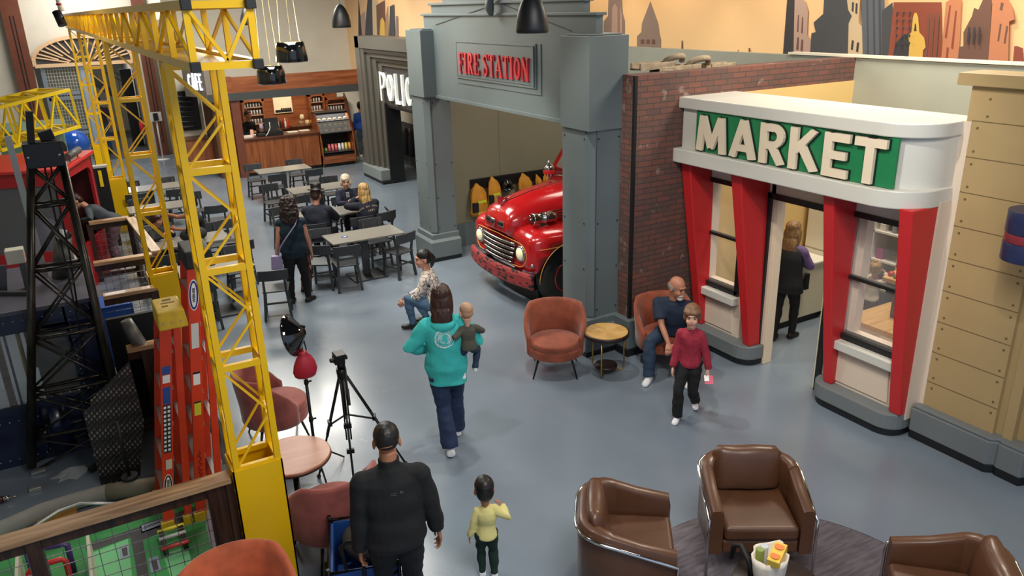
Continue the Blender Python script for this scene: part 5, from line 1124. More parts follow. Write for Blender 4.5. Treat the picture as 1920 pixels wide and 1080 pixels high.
# navy excavator body
NV = M('navy_paint', '#141d3a', .3, nscale=3, namt=.08, coat=.3); NVT = M('navy_trim', '#3a3a50', .4); SLT = M('slate_deck', '#4d4b58', .5)
t = thing('navy_cab', 'big navy riveted cab body with a grey deck at the left', 'machine body', (-.9, 9.0, 0))
xL, xR, yF, yB, zT = -2.2, -.02, 8.62, 10.2, 1.62
mb = MB()
for (x0, x1, z0, z1) in ((xL, xR, 0, .62), (xR-.32, xR, .62, zT), (xL, xR-.3, 1.42, zT)): mb.box(x0, x1, yF, yF+.08, z0, z1)
mb.box(xR-.08, xR, yF, yB, 0, zT); mb.box(xL, xR, yF-.03, yF+.02, .58, .66)
mb.prism([(0, 0)]+[(-.35+.35*math.cos(R(a)), -.3+.3*math.sin(R(a))) for a in range(0, 91, 15)], lambda u, v, w: (xR-.3+u, yF+w, 1.45+v), .08)
mb.build('body_shell', NV, t)
mb = MB(); mb.box(xL, xR+.02, yF-.05, yB, zT, zT+.05); mb.build('deck', SLT, t, bevel=.01)
mb = MB()
for i in range(26):
    x = xL+.1+i*.083
    for z in (.08, .50, .70, 1.55): 
        if z < .75 or x > xR-.3 or z > 1.5: mb.ell((x, yF-.032 if z == .7 else yF-.005, z), .009, n=6)
for i in range(14): mb.ell((xR-.28, yF-.005, .75+i*.055), .008, n=6); mb.ell((xR-.04, yF-.005, .75+i*.055), .008, n=6)
mb.build('rivets', M('rivet_steel', '#c9ccd4', .3, metal=.8), t, kind='stuff')
mb = MB(); mb.cyl((-.62, yF-.02, .1), (-.62, yF-.02, .62), .13, n=20); mb.build('front_cylinder', NV, t)
mb = MB(); mb.cyl((-.62, yF-.14, .5), (-.62, yF-.12, .5), .1, n=20); mb.build('round_lamp', M('dark_lens', '#0b0e14', .1), t)
mb = MB(); mb.cyl((-.5, 9.1, .9), (-.5, 9.1, 1.25), .25, n=24); mb.build('inner_drum', M('dim_drum', '#2a2a26', .5), t)
mb = MB(); mb.bar((-.75, yF-.06, .34), (-.55, yF-.06, .38), .05, .03); mb.build('step_handle', M('light_metal', '#b8b8b0', .4, metal=.7), t)
for px, py, l in ((190, 640, 'outer'), (275, 680, 'inner')): pass
g = MB(); g.box(xL, xR-.32, yF+.03, yF+.035, .64, 1.42); g.build('pane', M('smoked_glass', '#8a8f94', .1, alpha=.3), t)
q0, q1 = GY(-20, 592, 9.8), GY(112, 566, 9.8); mb = MB(); mb.bar(q0, q1, .08, .05); mb.bar(q0, (q0.x, q0.y, 0), .07); mb.bar(q1, (q1.x, q1.y, 0), .07); tag(mb.build('inner_handrail', RWD), 'pale wood handrail seen through the navy cab opening', 'handrail')
q0 = GY(62, 556, 10.05); mb = MB(); mb.box(q0.x-.12, q0.x+.22, 10.0, 10.1, 0, q0.z+.06); tag(mb.build('cardboard_box', M('box_brown', '#9a6a4c', .7)), 'tan box behind the handrail in the navy cab opening', 'box')
q0 = GY(22, 566, 10.0); t2 = thing('small_blue_table', 'small blue table frame seen through the navy cab opening', 'table', (q0.x, 10.0, 0)); mb = MB(); mb.box(q0.x-.16, q0.x+.14, 9.88, 10.1, q0.z-.02, q0.z+.01); mb.build('tabletop', M('frame_blue', '#1d3f80', .4), t2)
for dx in (-.15, -.01, .13): mb = MB(); mb.box(q0.x+dx-.012, q0.x+dx+.012, 9.9, 9.93, 0, q0.z-.02); mb.build('leg', M('frame_blue', '#1d3f80'), t2)
q0 = GY(28, 612, 9.5); t2 = thing('yellow_handlebar', 'yellow tube handlebar low behind the navy cab opening', 'handlebar', (q0.x, 9.5, 0)); mb = MB(); mb.tube([(q0.x-.2, 9.5, q0.z-.02), (q0.x-.05, 9.5, q0.z), (q0.x+.0, 9.5, q0.z+.05), (q0.x+.1, 9.5, q0.z+.05)], .018, 8); mb.tube([(q0.x-.05, 9.5, q0.z), (q0.x+.1, 9.5, q0.z-.01)], .018, 8); mb.cyl((q0.x, 9.5, q0.z), (q0.x, 9.5, 0), .02, n=8); mb.build('tube_frame', TY, t2)
# horn/exhaust shapes on the deck
EX = M('dull_aluminium', '#6f6e68', .45, metal=.5, nscale=8, namt=.15)
t = thing('exhaust_horn', 'curved grey exhaust horn on the navy deck', 'exhaust', (-.1, 9.4, 1.67))
P_ = [GY(118, 440, 9.3), GY(122, 470, 9.3), GY(140, 500, 9.25), GY(165, 490, 9.2)]
mb = MB(); mb.tube([(-.30, 9.5, 1.67), *P_], [.10, .085, .08, .07, .05], 14); mb.build('horn_tube', EX, t)
t = thing('grey_spout', 'grey tapered spout standing on the dark plate beside the small ladder', 'spout', (.2, 8.7, 1.0))
P_ = [GY(236, 600, 8.62), GY(250, 628, 8.6), GY(268, 650, 8.58), GY(283, 655, 8.55)]
mb = MB(); mb.tube(P_, [.055, .075, .06, .04], 14); mb.build('spout_body', EX, t)
mb = MB(); mb.bar((P_[3].x, 8.55, 0), (P_[3].x, 8.55, P_[3].z), .04); mb.build('stand', DBK, t)
mb = MB(); mb.box(.02, .52, 9.0, 9.06, 0, 1.25); tag(mb.build('dark_upright_board', DBK), 'black upright panel between the navy cab and the small ladder', 'panel')
# black lattice boom tower
LT = M('blackened_steel', '#403c36', .28, metal=.75, nscale=12, namt=.5, stretch=(1, 1, .3))
t = thing('black_boom', 'blackened steel lattice boom standing on the floor in front of the navy cab', 'boom', (-.5, 8.45, 0))
foot = [(-.93, 8.40), (-.03, 8.30), (-.03, 8.55), (-.93, 8.58)]; top_ = [(-.31, 8.40), (-.05, 8.40), (-.05, 8.56), (-.31, 8.56)]
def lp(i, f): return Vector((foot[i][0]+(top_[i][0]-foot[i][0])*f, foot[i][1]+(top_[i][1]-foot[i][1])*f, 3.05*f))
for i in range(4): mb = MB(); mb.cyl(lp(i, 0.02), lp(i, 1), .044, .036, n=10); mb.build('boom_leg', LT, t)
fr = [.12, .27, .46, .68, .88]
for f in fr:
    mb = MB()
    for i in range(4): mb.cyl(lp(i, f), lp((i+1) % 4, f), .02, n=8)
    mb.build('cross_tube', LT, t)
for a, b_ in zip([.0]+fr, fr+[1.0]):
    mb = MB()
    for i in (0, 2): mb.cyl(lp(i, a), lp((i+1) % 4, b_), .012, n=6); mb.cyl(lp((i+1) % 4, a), lp(i, b_), .012, n=6)
    mb.build('cross_brace', LT, t)
mb = MB(); mb.box(-.34, -.02, 8.36, 8.60, 3.04, 3.27); mb.build('head_box', M('head_black', '#0c0d0f', .45), t, bevel=.01)
mb = MB(); mb.bar((-.26, 8.44, 3.27), (-.22, 8.44, 3.55), .06, .1); mb.bar((-.12, 8.5, 3.27), (-.14, 8.5, 3.36), .09, .12); mb.build('top_lever', DBK, t)
mb = MB()
for x in (-.31, -.06): mb.ell((x, 8.355, 3.15), .014, n=8)
mb.build('head_bolt', M('rivet_steel', '#c9ccd4'), t)
mb = MB(); mb.tube([(-.2, 8.42, 3.04), (-.22, 8.42, 1.6), (-.25, 8.42, .9)], .008, 6); mb.tube([(-.15, 8.42, 3.04), (-.16, 8.42, 2.2), (-.2, 8.42, 1.6)], .008, 6); mb.build('hoist_rope', DBK, t)
mb = MB(); mb.bar((-.93, 8.35, .02), (-.80, 8.35, .03), .05, .03); mb.build('foot_bracket', M('light_metal', '#b8b8b0'), t)
# steel channel leaning (left)
mb = MB(); A_, B_ = GY(14, 255, 9.6), GY(52, 395, 9.6); B_ = A_+(B_-A_)*((A_.z-1.68)/(A_.z-B_.z)); mb.bar(A_, B_, .06, .03); tag(mb.build('steel_channel', M('galvanised', '#b5b2aa', .4, metal=.5)), 'pale steel channel slanting down to the boom at the upper left', 'channel')
# diamond plate leaning with a chain & disc
DP = M('diamond_plate', '#4f4b47', .4, metal=.6); nt = DP.node_tree; b = nt.nodes['Principled BSDF']; tc = [n for n in nt.nodes if n.type == 'TEX_COORD'][0]
mp = nt.nodes.new('ShaderNodeMapping'); mp.inputs['Scale'].default_value = (30, 30, 22); mp.inputs['Rotation'].default_value = (0, R(30), 0); nt.links.new(tc.outputs['Object'], mp.inputs[0])
vo = nt.nodes.new('ShaderNodeTexVoronoi'); vo.inputs['Scale'].default_value = 1.0; vo.inputs['Randomness'].default_value = 0; nt.links.new(mp.outputs[0], vo.inputs['Vector'])
bp = nt.nodes.new('ShaderNodeBump'); bp.inputs['Strength'].default_value = .8; bp.inputs['Distance'].default_value = .01; bp.invert = True; nt.links.new(vo.outputs['Distance'], bp.inputs['Height']); nt.links.new(bp.outputs[0], b.inputs['Normal'])
rp = nt.nodes.new('ShaderNodeValToRGB'); rp.color_ramp.elements[0].color = (*lin('#8a847c'), 1); rp.color_ramp.elements[0].position = .15; rp.color_ramp.elements[1].color = (*lin('#37332f'), 1); rp.color_ramp.elements[1].position = .4; nt.links.new(vo.outputs['Distance'], rp.inputs[0]); nt.links.new(rp.outputs[0], b.inputs['Base Color'])
mb = MB(); A = [(-.33, 0), (.02, 0), (.16, .55), (.14, 1.15), (-.08, .98), (-.26, .86), (-.27, .8), (-.34, .76)]
mb.prism(A, lambda u, v, w: (u, 7.74+.2*v/1.1+w, v), .012); tag(mb.build('diamond_plate', DP), 'dark diamond plate sheet leaning in front of the navy cab', 'plate')
c = G(247, 912, .12); t = thing('hanging_disc', 'black round disc on a short cord in front of the diamond plate', 'disc', (c.x, 7.6, .1))
mb = MB(); mb.cyl((c.x, 7.45, .17), (c.x, 7.45, .20), .075, n=28); mb.build('disc', M('disc_black', '#1c1d1f', .5), t); mb = MB(); mb.cyl((c.x, 7.45, .2), (c.x-.01, 7.52, .75), .016, n=8); mb.build('cord', DBK, t)
c = G(125, 892, 0); 
t = thing('clear_plastic_bag', 'crumpled clear plastic bag on the workshop floor', 'bag', (c.x, c.y, 0)); mb = MB(); rg = []
for i in range(7):
    rr = (.16, .15, .12, .09, .06, .03, .01)[i]; rg.append([(c.x+.05+rr*math.cos(2*math.pi*k/14)*(1+.3*math.sin(k*3.7+i)), c.y+rr*.7*math.sin(2*math.pi*k/14)*(1+.3*math.cos(k*2.9+i)), .004+i*.013) for k in range(14)])
mb.loft(rg, sm=False); mb.build('film', M('clear_film', '#dfe3e4', .1, alpha=.3), t)
c = G(66, 920, 0); mb = MB(); mb.box(c.x-.05, c.x+.06, c.y-.03, c.y+.03, 0, .04); tag(mb.build('metal_bracket', M('light_metal', '#b8b8b0'), bevel=.004), 'small pale metal bracket on the floor near the roller', 'bracket')
c = G(178, 872, .04); mb = MB(); mb.cyl((c.x-.05, c.y-.06, .035), (c.x+.14, c.y+.10, .035), .033, n=16); tag(mb.build('black_tube', DBK), 'short black tube on the floor beside the diamond plate', 'tube')
c = G(10, 935, .04); t = thing('power_drill', 'cordless drill lying on the floor at the left edge', 'drill', (c.x, c.y, 0)); mb = MB(); mb.tube([(c.x-.16, c.y+.02, .04), (c.x-.02, c.y, .04)], .033, 12); mb.bar((c.x-.12, c.y, .04), (c.x-.1, c.y-.14, .03), .035); mb.build('drill_body', M('drill_maroon', '#4a2422', .4), t); mb = MB(); mb.tube([(c.x-.02, c.y, .04), (c.x+.03, c.y-.0, .04), (c.x+.05, c.y, .04), (c.x+.11, c.y-.005, .035)], [.03, .024, .006, .004], 10); mb.build('chuck', SILV, t)
# seats/controls on the deck, blue and yellow bits behind
t = thing('control_stand', 'grey angled control stand on the navy deck at the left edge', 'stand', (-.85, 9.2, 1.67))
mb = MB(); mb.bar((-.85, 9.3, 1.67), (-.8, 9.3, 1.95), .08, .03); mb.bar((-.62, 9.3, 1.67), (-.62, 9.3, 1.95), .06, .06); mb.bar((-.9, 9.2, 1.69), (-.6, 9.0, 1.69), .05); mb.build('stand_frame', M('slate_metal', '#55565a', .4, metal=.5), t); mb = MB(); mb.box(-.75, -.58, 9.25, 9.4, 1.95, 2.1); mb.build('cream_block', M('cream_plastic', '#d8d4c2', .5), t, bevel=.01)
# red play cab
RC = M('red_cab_paint', '#a8191f', .4, coat=.2); CT = thing('red_cab', 'red play cab with rounded window openings and a sloping roof', 'cab', (-.5, 14.8, 0))
rT = GY(165, 290, 14.0); xr = rT.x; zr = rT.z-.07; x0c = xr-1.6; yf, yb_ = 14.0, 14.9
def framewall(mb, fn, w, h, m_, top, r=.15, d=.05):
    for (a0, a1, b0, b1) in ((0, m_, 0, h), (w-m_, w, 0, h), (m_, w-m_, 0, .75), (m_, w-m_, h-top, h)): mb.prism([(a0, b0), (a1, b0), (a1, b1), (a0, b1)], fn, d)
    for sx, cx in ((1, m_), (-1, w-m_)):
        mb.prism([(cx, h-top)]+[(cx+sx*(r-r*math.sin(R(a))), h-top-(r-r*math.cos(R(a)))) for a in range(0, 91, 15)], fn, d)
Cc = Vector((-.10, 14.18, 0)); dU = Vector((-.946, .323, 0)); dV = Vector((.323, .946, 0)); zr = 2.05; wU, wV = 1.7, 1.40
def CL(u, v, z): q = Cc+dU*u+dV*v; return (q.x, q.y, z)
mb = MB(); framewall(mb, lambda u, v, w: CL(u, w, v), wU, zr, .16, .22); mb.build('front_wall', RC, CT)
mb = MB(); framewall(mb, lambda u, v, w: CL(w, u, v), wV, zr-.01, .13, .14); mb.build('side_wall', RC, CT)
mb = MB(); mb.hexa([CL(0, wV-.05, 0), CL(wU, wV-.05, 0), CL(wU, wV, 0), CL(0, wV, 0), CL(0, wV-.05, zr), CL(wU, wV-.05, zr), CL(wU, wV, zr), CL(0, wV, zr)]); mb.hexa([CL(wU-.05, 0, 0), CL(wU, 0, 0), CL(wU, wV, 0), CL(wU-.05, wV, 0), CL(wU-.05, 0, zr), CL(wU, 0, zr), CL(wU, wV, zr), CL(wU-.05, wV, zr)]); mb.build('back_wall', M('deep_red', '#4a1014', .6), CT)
mb = MB(); mb.hexa([CL(-.07, -.07, zr), CL(wU+.05, -.07, zr), CL(wU+.05, wV, zr+.04), CL(-.07, wV, zr+.04), CL(-.07, -.07, zr+.05), CL(wU+.05, -.07, zr+.05), CL(wU+.05, wV, zr+.10), CL(-.07, wV, zr+.10)]); mb.build('roof', M('bright_red_roof', '#c9302c', .4), CT, bevel=.01)
mb = MB(); mb.hexa([CL(.16, .02, .75), CL(wU-.16, .02, .75), CL(wU-.16, .03, .75), CL(.16, .03, .75), CL(.16, .02, zr-.2), CL(wU-.16, .02, zr-.2), CL(wU-.16, .03, zr-.2), CL(.16, .03, zr-.2)]); mb.build('pane', M('smoked_glass', '#8a8f94', .1, alpha=.3), CT)
mb = MB(); mb.cyl(CL(.02, .35, zr+.16), CL(.02, .95, zr+.18), .06, n=14); mb.bar(CL(.02, .45, zr+.05), CL(.02, .45, zr+.14), .02); mb.bar(CL(.02, .85, zr+.05), CL(.02, .85, zr+.16), .02); mb.build('roof_handle', M('handle_grey', '#4b4b49', .5), CT)
mb = MB(); mb.ell(CL(.7, .6, .6), .34, .34, .6, 14); tag(mb.build('purple_seat', M('seat_purple', '#3d2c50', .6)), 'purple rounded seat inside the red cab', 'seat')
# exercise balls and green box far left
for (px, py, r_, c, l, z) in ((139, 266, .45, '#1f57b8', 'shiny blue exercise ball by the gate', 0), (122, 262, .42, '#5fae2c', 'shiny green exercise ball behind the blue one', 0)):
    p = GY(px, py, 26.6 if l.startswith('shiny blue') else 27.2); p.z = r_*.9+.40; mb = MB(); mb.ell((p.x, p.y, p.z), r_*.9, n=32); tag(mb.build('exercise_ball', M('ball_'+c[1:], c, .12, coat=.5)), l, 'ball')
mb = MB(); mb.box(-.6, .6, 26.2, 27.6, 0, .40); tag(mb.build('ball_plinth', M('grey_plinth', '#7a7a78', .6)), 'low grey plinth under the two exercise balls', 'plinth')
p = GY(85, 255, 20.5); t = thing('green_play_box', 'sage green play box with a round arch behind the toy crane', 'play box', (p.x, 20.5, 0))
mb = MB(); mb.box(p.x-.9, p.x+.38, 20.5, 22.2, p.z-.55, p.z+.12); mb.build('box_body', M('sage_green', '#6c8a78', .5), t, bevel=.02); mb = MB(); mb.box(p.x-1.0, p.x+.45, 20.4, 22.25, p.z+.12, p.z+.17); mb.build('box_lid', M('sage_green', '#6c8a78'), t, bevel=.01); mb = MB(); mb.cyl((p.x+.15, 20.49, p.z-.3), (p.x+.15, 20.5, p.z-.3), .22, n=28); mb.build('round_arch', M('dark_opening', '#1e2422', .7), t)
mb = MB(); mb.box(p.x-.8, p.x+.3, 20.6, 22.1, 0, p.z-.55); tag(mb.build('box_plinth', M('grey_plinth', '#7a7a78', .6)), 'grey plinth below the sage green play box', 'plinth')
# blue bins behind lower railing
for (px, py, w, l) in ((212, 565, .3, 'flat blue lid on the bin behind the mesh'), (222, 590, .34, 'blue storage bin behind the mesh')):
    p = GY(px, py, 10.9); mb = MB(); y_ = 10.7 if 'flat' in l else 11.3; mb.box(p.x-w, p.x+w*.6, y_, y_+.5, 0, p.z); tag(mb.build('storage_bin', M('bin_blue', '#2450a0', .4), bevel=.01), l, 'bin')
# dark wall boxes left of tower 3 with a yellow ruler
a = GY(176, 318, 17.0); mb = MB(); mb.box(a.x-.25, a.x+.22, 17.0, 17.15, 0, a.z+.02); tag(mb.build('dark_screen', DBK), 'dark low screen between the red cab and the third yellow tower', 'screen'); mb = MB(); mb.box(a.x-.27, a.x+.24, 16.98, 17.17, a.z+.02, a.z+.06); tag(mb.build('screen_cap', M('pale_cap', '#b8b4a8', .5)), 'pale strip on top of the dark low screen', 'cap')
a = GY(184, 320, 16.97); b_ = GY(192, 350, 16.97); mb = MB(); mb.bar((a.x+.02, 16.97, a.z), (b_.x, 16.97, b_.z), .06, .01, upv=(0, 1, 0)); tag(mb.build('yellow_ruler', TY), 'yellow ruler stuck on the dark low screen', 'ruler')
# ---------------- ladders
LO = M('ladder_orange', '#d83a18', .45, nscale=6, namt=.08); LAL = M('ladder_aluminium', '#a9aaa6', .35, metal=.7); LY = M('ladder_yellow', '#e0b82a', .5, nscale=10, namt=.12)
def ladder(label, bx, by, lean, h, capmat, steps, cap_h, web=.095):
    t = thing('step_ladder', label, 'ladder', (bx, by, 0))
    def px_(f): return bx+lean*f
    def yn(f): return by+.10*f
    def yf_(f): return by+.56-.12*f
    def rail(xo0, xo1, w, yfn, th, nm, z1=h):
        mb = MB(); f1 = z1/h
        P = []
        for f, z in ((0, 0), (f1, z1)):
            x = px_(f)+(xo0+(xo1-xo0)*f); y = yfn(f)
            P += [(x-w/2, y-th/2, z), (x+w/2, y-th/2, z), (x+w/2, y+th/2, z), (x-w/2, y+th/2, z)]
        mb.hexa(P); mb.build(nm, LO, t, bevel=.004)
        x = px_(0)+xo0; mb = MB(); mb.box(x-w/2-.008, x+w/2+.008, yfn(0)-th/2-.01, yfn(0)+th/2+.01, 0, .1); mb.build('foot', LY, t, bevel=.005)
    rail(0, 0, web, yn, .035, 'front_rail'); rail(0, 0, web, yf_, .035, 'front_rail')
    rail(.17, .085, .06, yn, .03, 'rear_rail', h-.08); rail(.17, .085, .06, yf_, .03, 'rear_rail', h-.08)
    for i in range(1, steps):
        f = i/steps; x = px_(f); mb = MB(); mb.box(x-web/2+.004, x+web/2+.01, yn(f)+.01, yf_(f)-.01, h*f-.02, h*f+.01); mb.build('step', LAL, t)
        if i % 2: mb = MB(); x2 = x+.17-.085*f; mb.box(x2-.02, x2+.02, yn(f)+.01, yf_(f)-.01, h*f-.01, h*f+.01); mb.build('rear_brace', LAL, t)
    x = px_(1); mb = MB(); mb.hexa([(x-.07, yn(1)-.04, h-cap_h), (x+.17, yn(1)-.04, h-cap_h), (x+.17, yf_(1)+.04, h-cap_h), (x-.07, yf_(1)+.04, h-cap_h), (x-.06, yn(1)-.03, h+.03), (x+.15, yn(1)-.03, h+.03), (x+.15, yf_(1)+.03, h+.03), (x-.06, yf_(1)+.03, h+.03)]); cp = mb.build('top_cap', capmat, t, bevel=.012)
    if capmat is LY:
        mb = MB()
        for (dx, dy, w, d) in ((0.02, .12, .05, .04), (.05, .2, .11, .03), (.05, .28, .07, .05)): mb.box(x+dx-w/2, x+dx+w/2, yn(1)+dy-d/2, yn(1)+dy+d/2, h+.026, h+.0315)
        mb.build('tool_slot', M('slot_shadow_brown', '#6f5612', .7), cp)
        mb = MB()
        for dx in (-.03, .04, .11): mb.cyl((x+dx, yn(1)-.046, h-cap_h*.5), (x+dx, yn(1)-.04, h-cap_h*.5), .008, n=8)
        mb.build('cap_bolt', SILV, cp)
    def face_fn(f):
        x = px_(f); return lambda u, v, w: (x+u+lean*(v/h), yn(f)+.10*v/h-.0185-w, h*f+v)
    return t, face_fn
def sticker(fn, u0, u1, v0, v1, mat, t, nm, d=.001, o=0): mb = MB(); mb.prism([(u0, v0), (u1, v0), (u1, v1), (u0, v1)], lambda u, v, w: fn(u, v, w+o), d); mb.build(nm, mat, t)
PW = M('paper_white', '#f0eee8', .6); OVB = M('oval_blue', '#232a78', .4); INK = M('ink_black', '#141414', .5)
def oval_logo(fn, t, mat, H_=.17, Wd=.034):
    mb = MB(); mb.prism([(Wd*1.15*math.cos(a), H_*1.06/1.0*math.sin(a)*.5*1.06) for a in [2*math.pi*k/28 for k in range(28)]], lambda u, v, w: fn(u, v, w), .001); mb.build('oval_logo_rim', PW, t)
    mb = MB(); mb.prism([(Wd*math.cos(a), H_*.52*math.sin(a)) for a in [2*math.pi*k/28 for k in range(28)]], lambda u, v, w: fn(u, v, w+.0012), .001); mb.build('oval_logo', mat, t)
    mb = MB(); mb.prism([(Wd*.62*math.cos(a), H_*.44*math.sin(a)) for a in [2*math.pi*k/28 for k in range(28)]], lambda u, v, w: fn(u, v, w+.0024), .001); mb.build('oval_logo_panel', PW, t)
    text_mesh('WERNER', .031, .001, lambda u, v, w: fn(-v+.011, u-.061, w+.0036), INK, t, 'logo_text', offset=.0012)
b_ = G(380, 975, 0)
tl, ff = ladder('tall orange ladder with a black top cap behind the yellow tower', b_.x-.01, b_.y, .32, 2.46, DBK, 8, .12)
oval_logo(ff(.86), tl, OVB, .24, .036)
sticker(ff(.67), -.03, .03, 0, .22, M('label_grey', '#d8d4cc', .6), tl, 'instruction_label')
for i in range(9): sticker(ff(.67), -.024, .024-(i % 3)*.006, .02+i*.02, .026+i*.02, M('print_grey', '#77746e', .6), tl, 'print_line', .0008, .0012) if i < 0 else None
sticker(ff(.535), -.028, .028, 0, .12, PW, tl, 'warning_label'); sticker(ff(.535), -.028, .028, .10, .12, INK, tl, 'warning_header', .001, .0012)
sticker(ff(.42), -.028, .028, 0, .13, M('label_yellow', '#d8cf3a', .5), tl, 'yellow_label'); sticker(ff(.42), -.028, .028, .115, .13, INK, tl, 'label_header', .001, .0012)
mb = MB(); fn = ff(.13); hw_ = [(.02, .02), (-.02, .045), (.0, .06), (.02, .075), (-.005, .09), (.02, .105), (.0, .13), (.02, .15), (-.01, .17), (.018, .19), (-.015, .2), (.0, .23), (.02, .245), (-.01, .27), (.015, .29), (.01, .31), (-.02, .33), (.01, .35), (.0, .38)]
mb.tube([fn(u, v, .002) for u, v in hw_], .003, 5); mb.build('handwriting', INK, tl)
b_ = G(326, 985, 0)
tl, ff = ladder('shorter orange ladder with a yellow top tray and a blue label', b_.x-.05, b_.y-.05, .31, 1.98, LY, 6, .13)
sticker(ff(.74), -.033, .033, .0, .07, M('sticker_blue2', '#25519a', .4), tl, 'blue_label'); sticker(ff(.69), -.03, .03, .02, .09, PW, tl, 'label_text_patch')
sticker(ff(.58), -.03, .03, .05, .2, M('sticker_blue2', '#25519a', .4), tl, 'blue_label'); sticker(ff(.38), -.032, .032, 0, .44, M('label_black', '#1a1f2a', .5), tl, 'pictogram_strip')
mb = MB(); fn = ff(.38)
for i in range(11):
    for u0 in (-.026, .006): mb.prism([(u0, .014+i*.039), (u0+.02, .014+i*.039), (u0+.02, .036+i*.039), (u0, .036+i*.039)], lambda u, v, w: fn(u, v, w+.0012), .001)
mb.build('pictograms', PW, tl)
sticker(ff(.30), -.015, .035, 0, .09, M('masking_tape', '#cfc8b6', .7), tl, 'tape_patch'); oval_logo(ff(.22), tl, INK, .2, .032)
# dark bag on top of the tall ladder / on the table behind
p = GY(362, 432, 13.4); t = thing('dark_bag', 'dark slouchy bag on the table behind the tall ladder top', 'bag', (p.x, 13.5, .75))
mb = MB(); mb.ell((p.x+.02, 13.6, .87), .22, .14, .13, 16); mb.build('bag_body', M('bag_dark', '#26272a', .8, bump=.6, bscale=10), t); mb = MB(); mb.tube([(p.x-.1, 13.5, .93), (p.x-.05, 13.48, 1.12), (p.x+.08, 13.5, 1.1), (p.x+.12, 13.52, .93)], .012, 8); mb.build('handle', DBK, t)
# ================================================================ FAR GATE, ARCH, CORRIDOR
ARW = M('arch_wood', '#d9b48c', .5); ARD = M('arch_dark', '#3a3a3c', .6)
aL, aR, aB = GY(64, 118, YF-.1), GY(248, 112, YF-.1), GY(150, 120, YF-.1)
t = thing('arched_fanlight', 'wide arched fanlight with pale wooden rays over the far gate', 'fanlight', (1.0, YF-.15, aB.z))
cx_, zc = (aL.x+aR.x)/2, aB.z; Wd = (aR.x-aL.x)/2; Hh = GY(150, 68, YF-.1).z-zc
mb = MB(); mb.prism([(Wd*math.cos(R(a)), .14+(Hh-.14)*math.sin(R(a))) for a in range(0, 181, 10)]+[(-Wd, 0), (Wd, 0)], lambda u, v, w: (cx_+u, YF-.12+w, zc+v), .05); mb.build('backing', ARD, t)
mb = MB(); P_ = [(cx_+Wd*math.cos(R(a)), YF-.15, zc+.14+(Hh-.14)*math.sin(R(a))) for a in range(0, 181, 10)]; P_ = [(cx_+Wd, YF-.15, zc)]+P_+[(cx_-Wd, YF-.15, zc)]
for i in range(len(P_)-1): mb.bar(P_[i], P_[i+1], .1, .07, upv=(0, 1, 0))
mb.bar((cx_-Wd, YF-.15, zc), (cx_+Wd, YF-.15, zc), .1, .1, upv=(0, 1, 0)); mb.build('outer_frame', ARW, t)
for k in range(17):
    a = R(10+160*k/16); e = (cx_+Wd*.97*math.cos(a), YF-.14, zc+.14+(Hh-.14)*.97*math.sin(a)); s_ = (cx_+.42*math.cos(a)*(1+.7*(k % 2)), YF-.14, zc+.05+.1*math.sin(a)*(1+2.2*(k % 2)))
    mb = MB(); mb.bar(s_, e, .04, .05, upv=(0, 1, 0)); mb.build('ray', ARW, t)
t = thing('glazed_gate', 'steel grid gate with wire glass panes at the left of the corridor', 'gate', (.3, YF-.1, 0))
gL, gR = GY(84, 150, YF), GY(150, 150, YF); STL = M('gate_steel', '#8c98a6', .35, metal=.5)
mb = MB(); zt_ = 3.0
for x in (gL.x, gR.x): mb.box(x-.06, x+.06, YF-.12, YF-.04, 0, zt_)
for z in (.05, .95, 1.1, 2.0, 2.15, zt_-.05): mb.box(gL.x, gR.x, YF-.12, YF-.05, z-.05, z+.05)
mb.build('gate_frame', STL, t)
mb = MB(); n_ = 12
for i in range(n_): x = gL.x+(gR.x-gL.x)*(i+.5)/n_; mb.box(x-.006, x+.006, YF-.1, YF-.09, 0, zt_)
for i in range(30): z = .1*i+.05; mb.box(gL.x, gR.x, YF-.1, YF-.09, z-.005, z+.005)
mb.build('grid', M('grid_light', '#b8b8ac', .5), t)
mb = MB(); mb.box(gL.x, gR.x, YF-.06, YF-.055, .1, zt_-.1); mb.build('pane', M('dim_pane', '#6c6b64', .2), t)
mb = MB(); mb.box(gR.x+.06, gR.x+.3, YF-.1, YF-.02, 0, zt_); tag(mb.build('gate_track', M('track_blue_grey', '#9fb0c2', .35, metal=.4)), 'blue grey metal track beside the grid gate', 'track')
t = thing('staircase', 'black metal staircase rising to the left in the far corridor', 'staircase', (1.4, 31.5, 0))
mb = MB(); A, B = Vector((.0, 32.2, 3.3)), Vector((2.45, 32.2, 1.2)); mb.bar(A, B, .05, .25); mb.build('stringer', BK, t)
mb = MB(); mb.bar(A+Vector((0, 0, .55)), B+Vector((0, 0, .95)), .05, .06); mb.bar(A+Vector((0, 0, .35)), B+Vector((0, 0, .75)), .03, .04); mb.build('handrail', BK, t)
mb = MB()
for i in range(16): f = i/15; p = A+(B-A)*f; mb.bar(p+Vector((0, 0, .1)), p+Vector((0, 0, .5+.4*f)), .02)
mb.build('balusters', BK, t)
mb = MB(); mb.box(2.1, 2.45, 30.5, 30.7, 0, 2.6); tag(mb.build('corridor_post', BK), 'black post in the far corridor by the extinguisher', 'post')
p = GY(266, 236, 27.6); t = thing('fire_extinguisher', 'red fire extinguisher near the brown pilaster', 'extinguisher', (p.x, 27.715, p.z-.2)); mb = MB(); mb.lathe([(.06, 0), (.07, .03), (.07, .3), (.03, .36), (.02, .42)], (p.x, 27.71, p.z-.2), 14); mb.build('cylinder', M('ext_red', '#b5202a', .3), t); mb = MB(); mb.box(p.x-.04, p.x+.05, 27.68, 27.72, p.z+.2, p.z+.25); mb.build('valve', DBK, t); mb = MB(); mb.box(p.x-.03, p.x+.10, 27.74, 27.785, p.z-.1, p.z+.08); mb.build('wall_bracket', DBK, t)
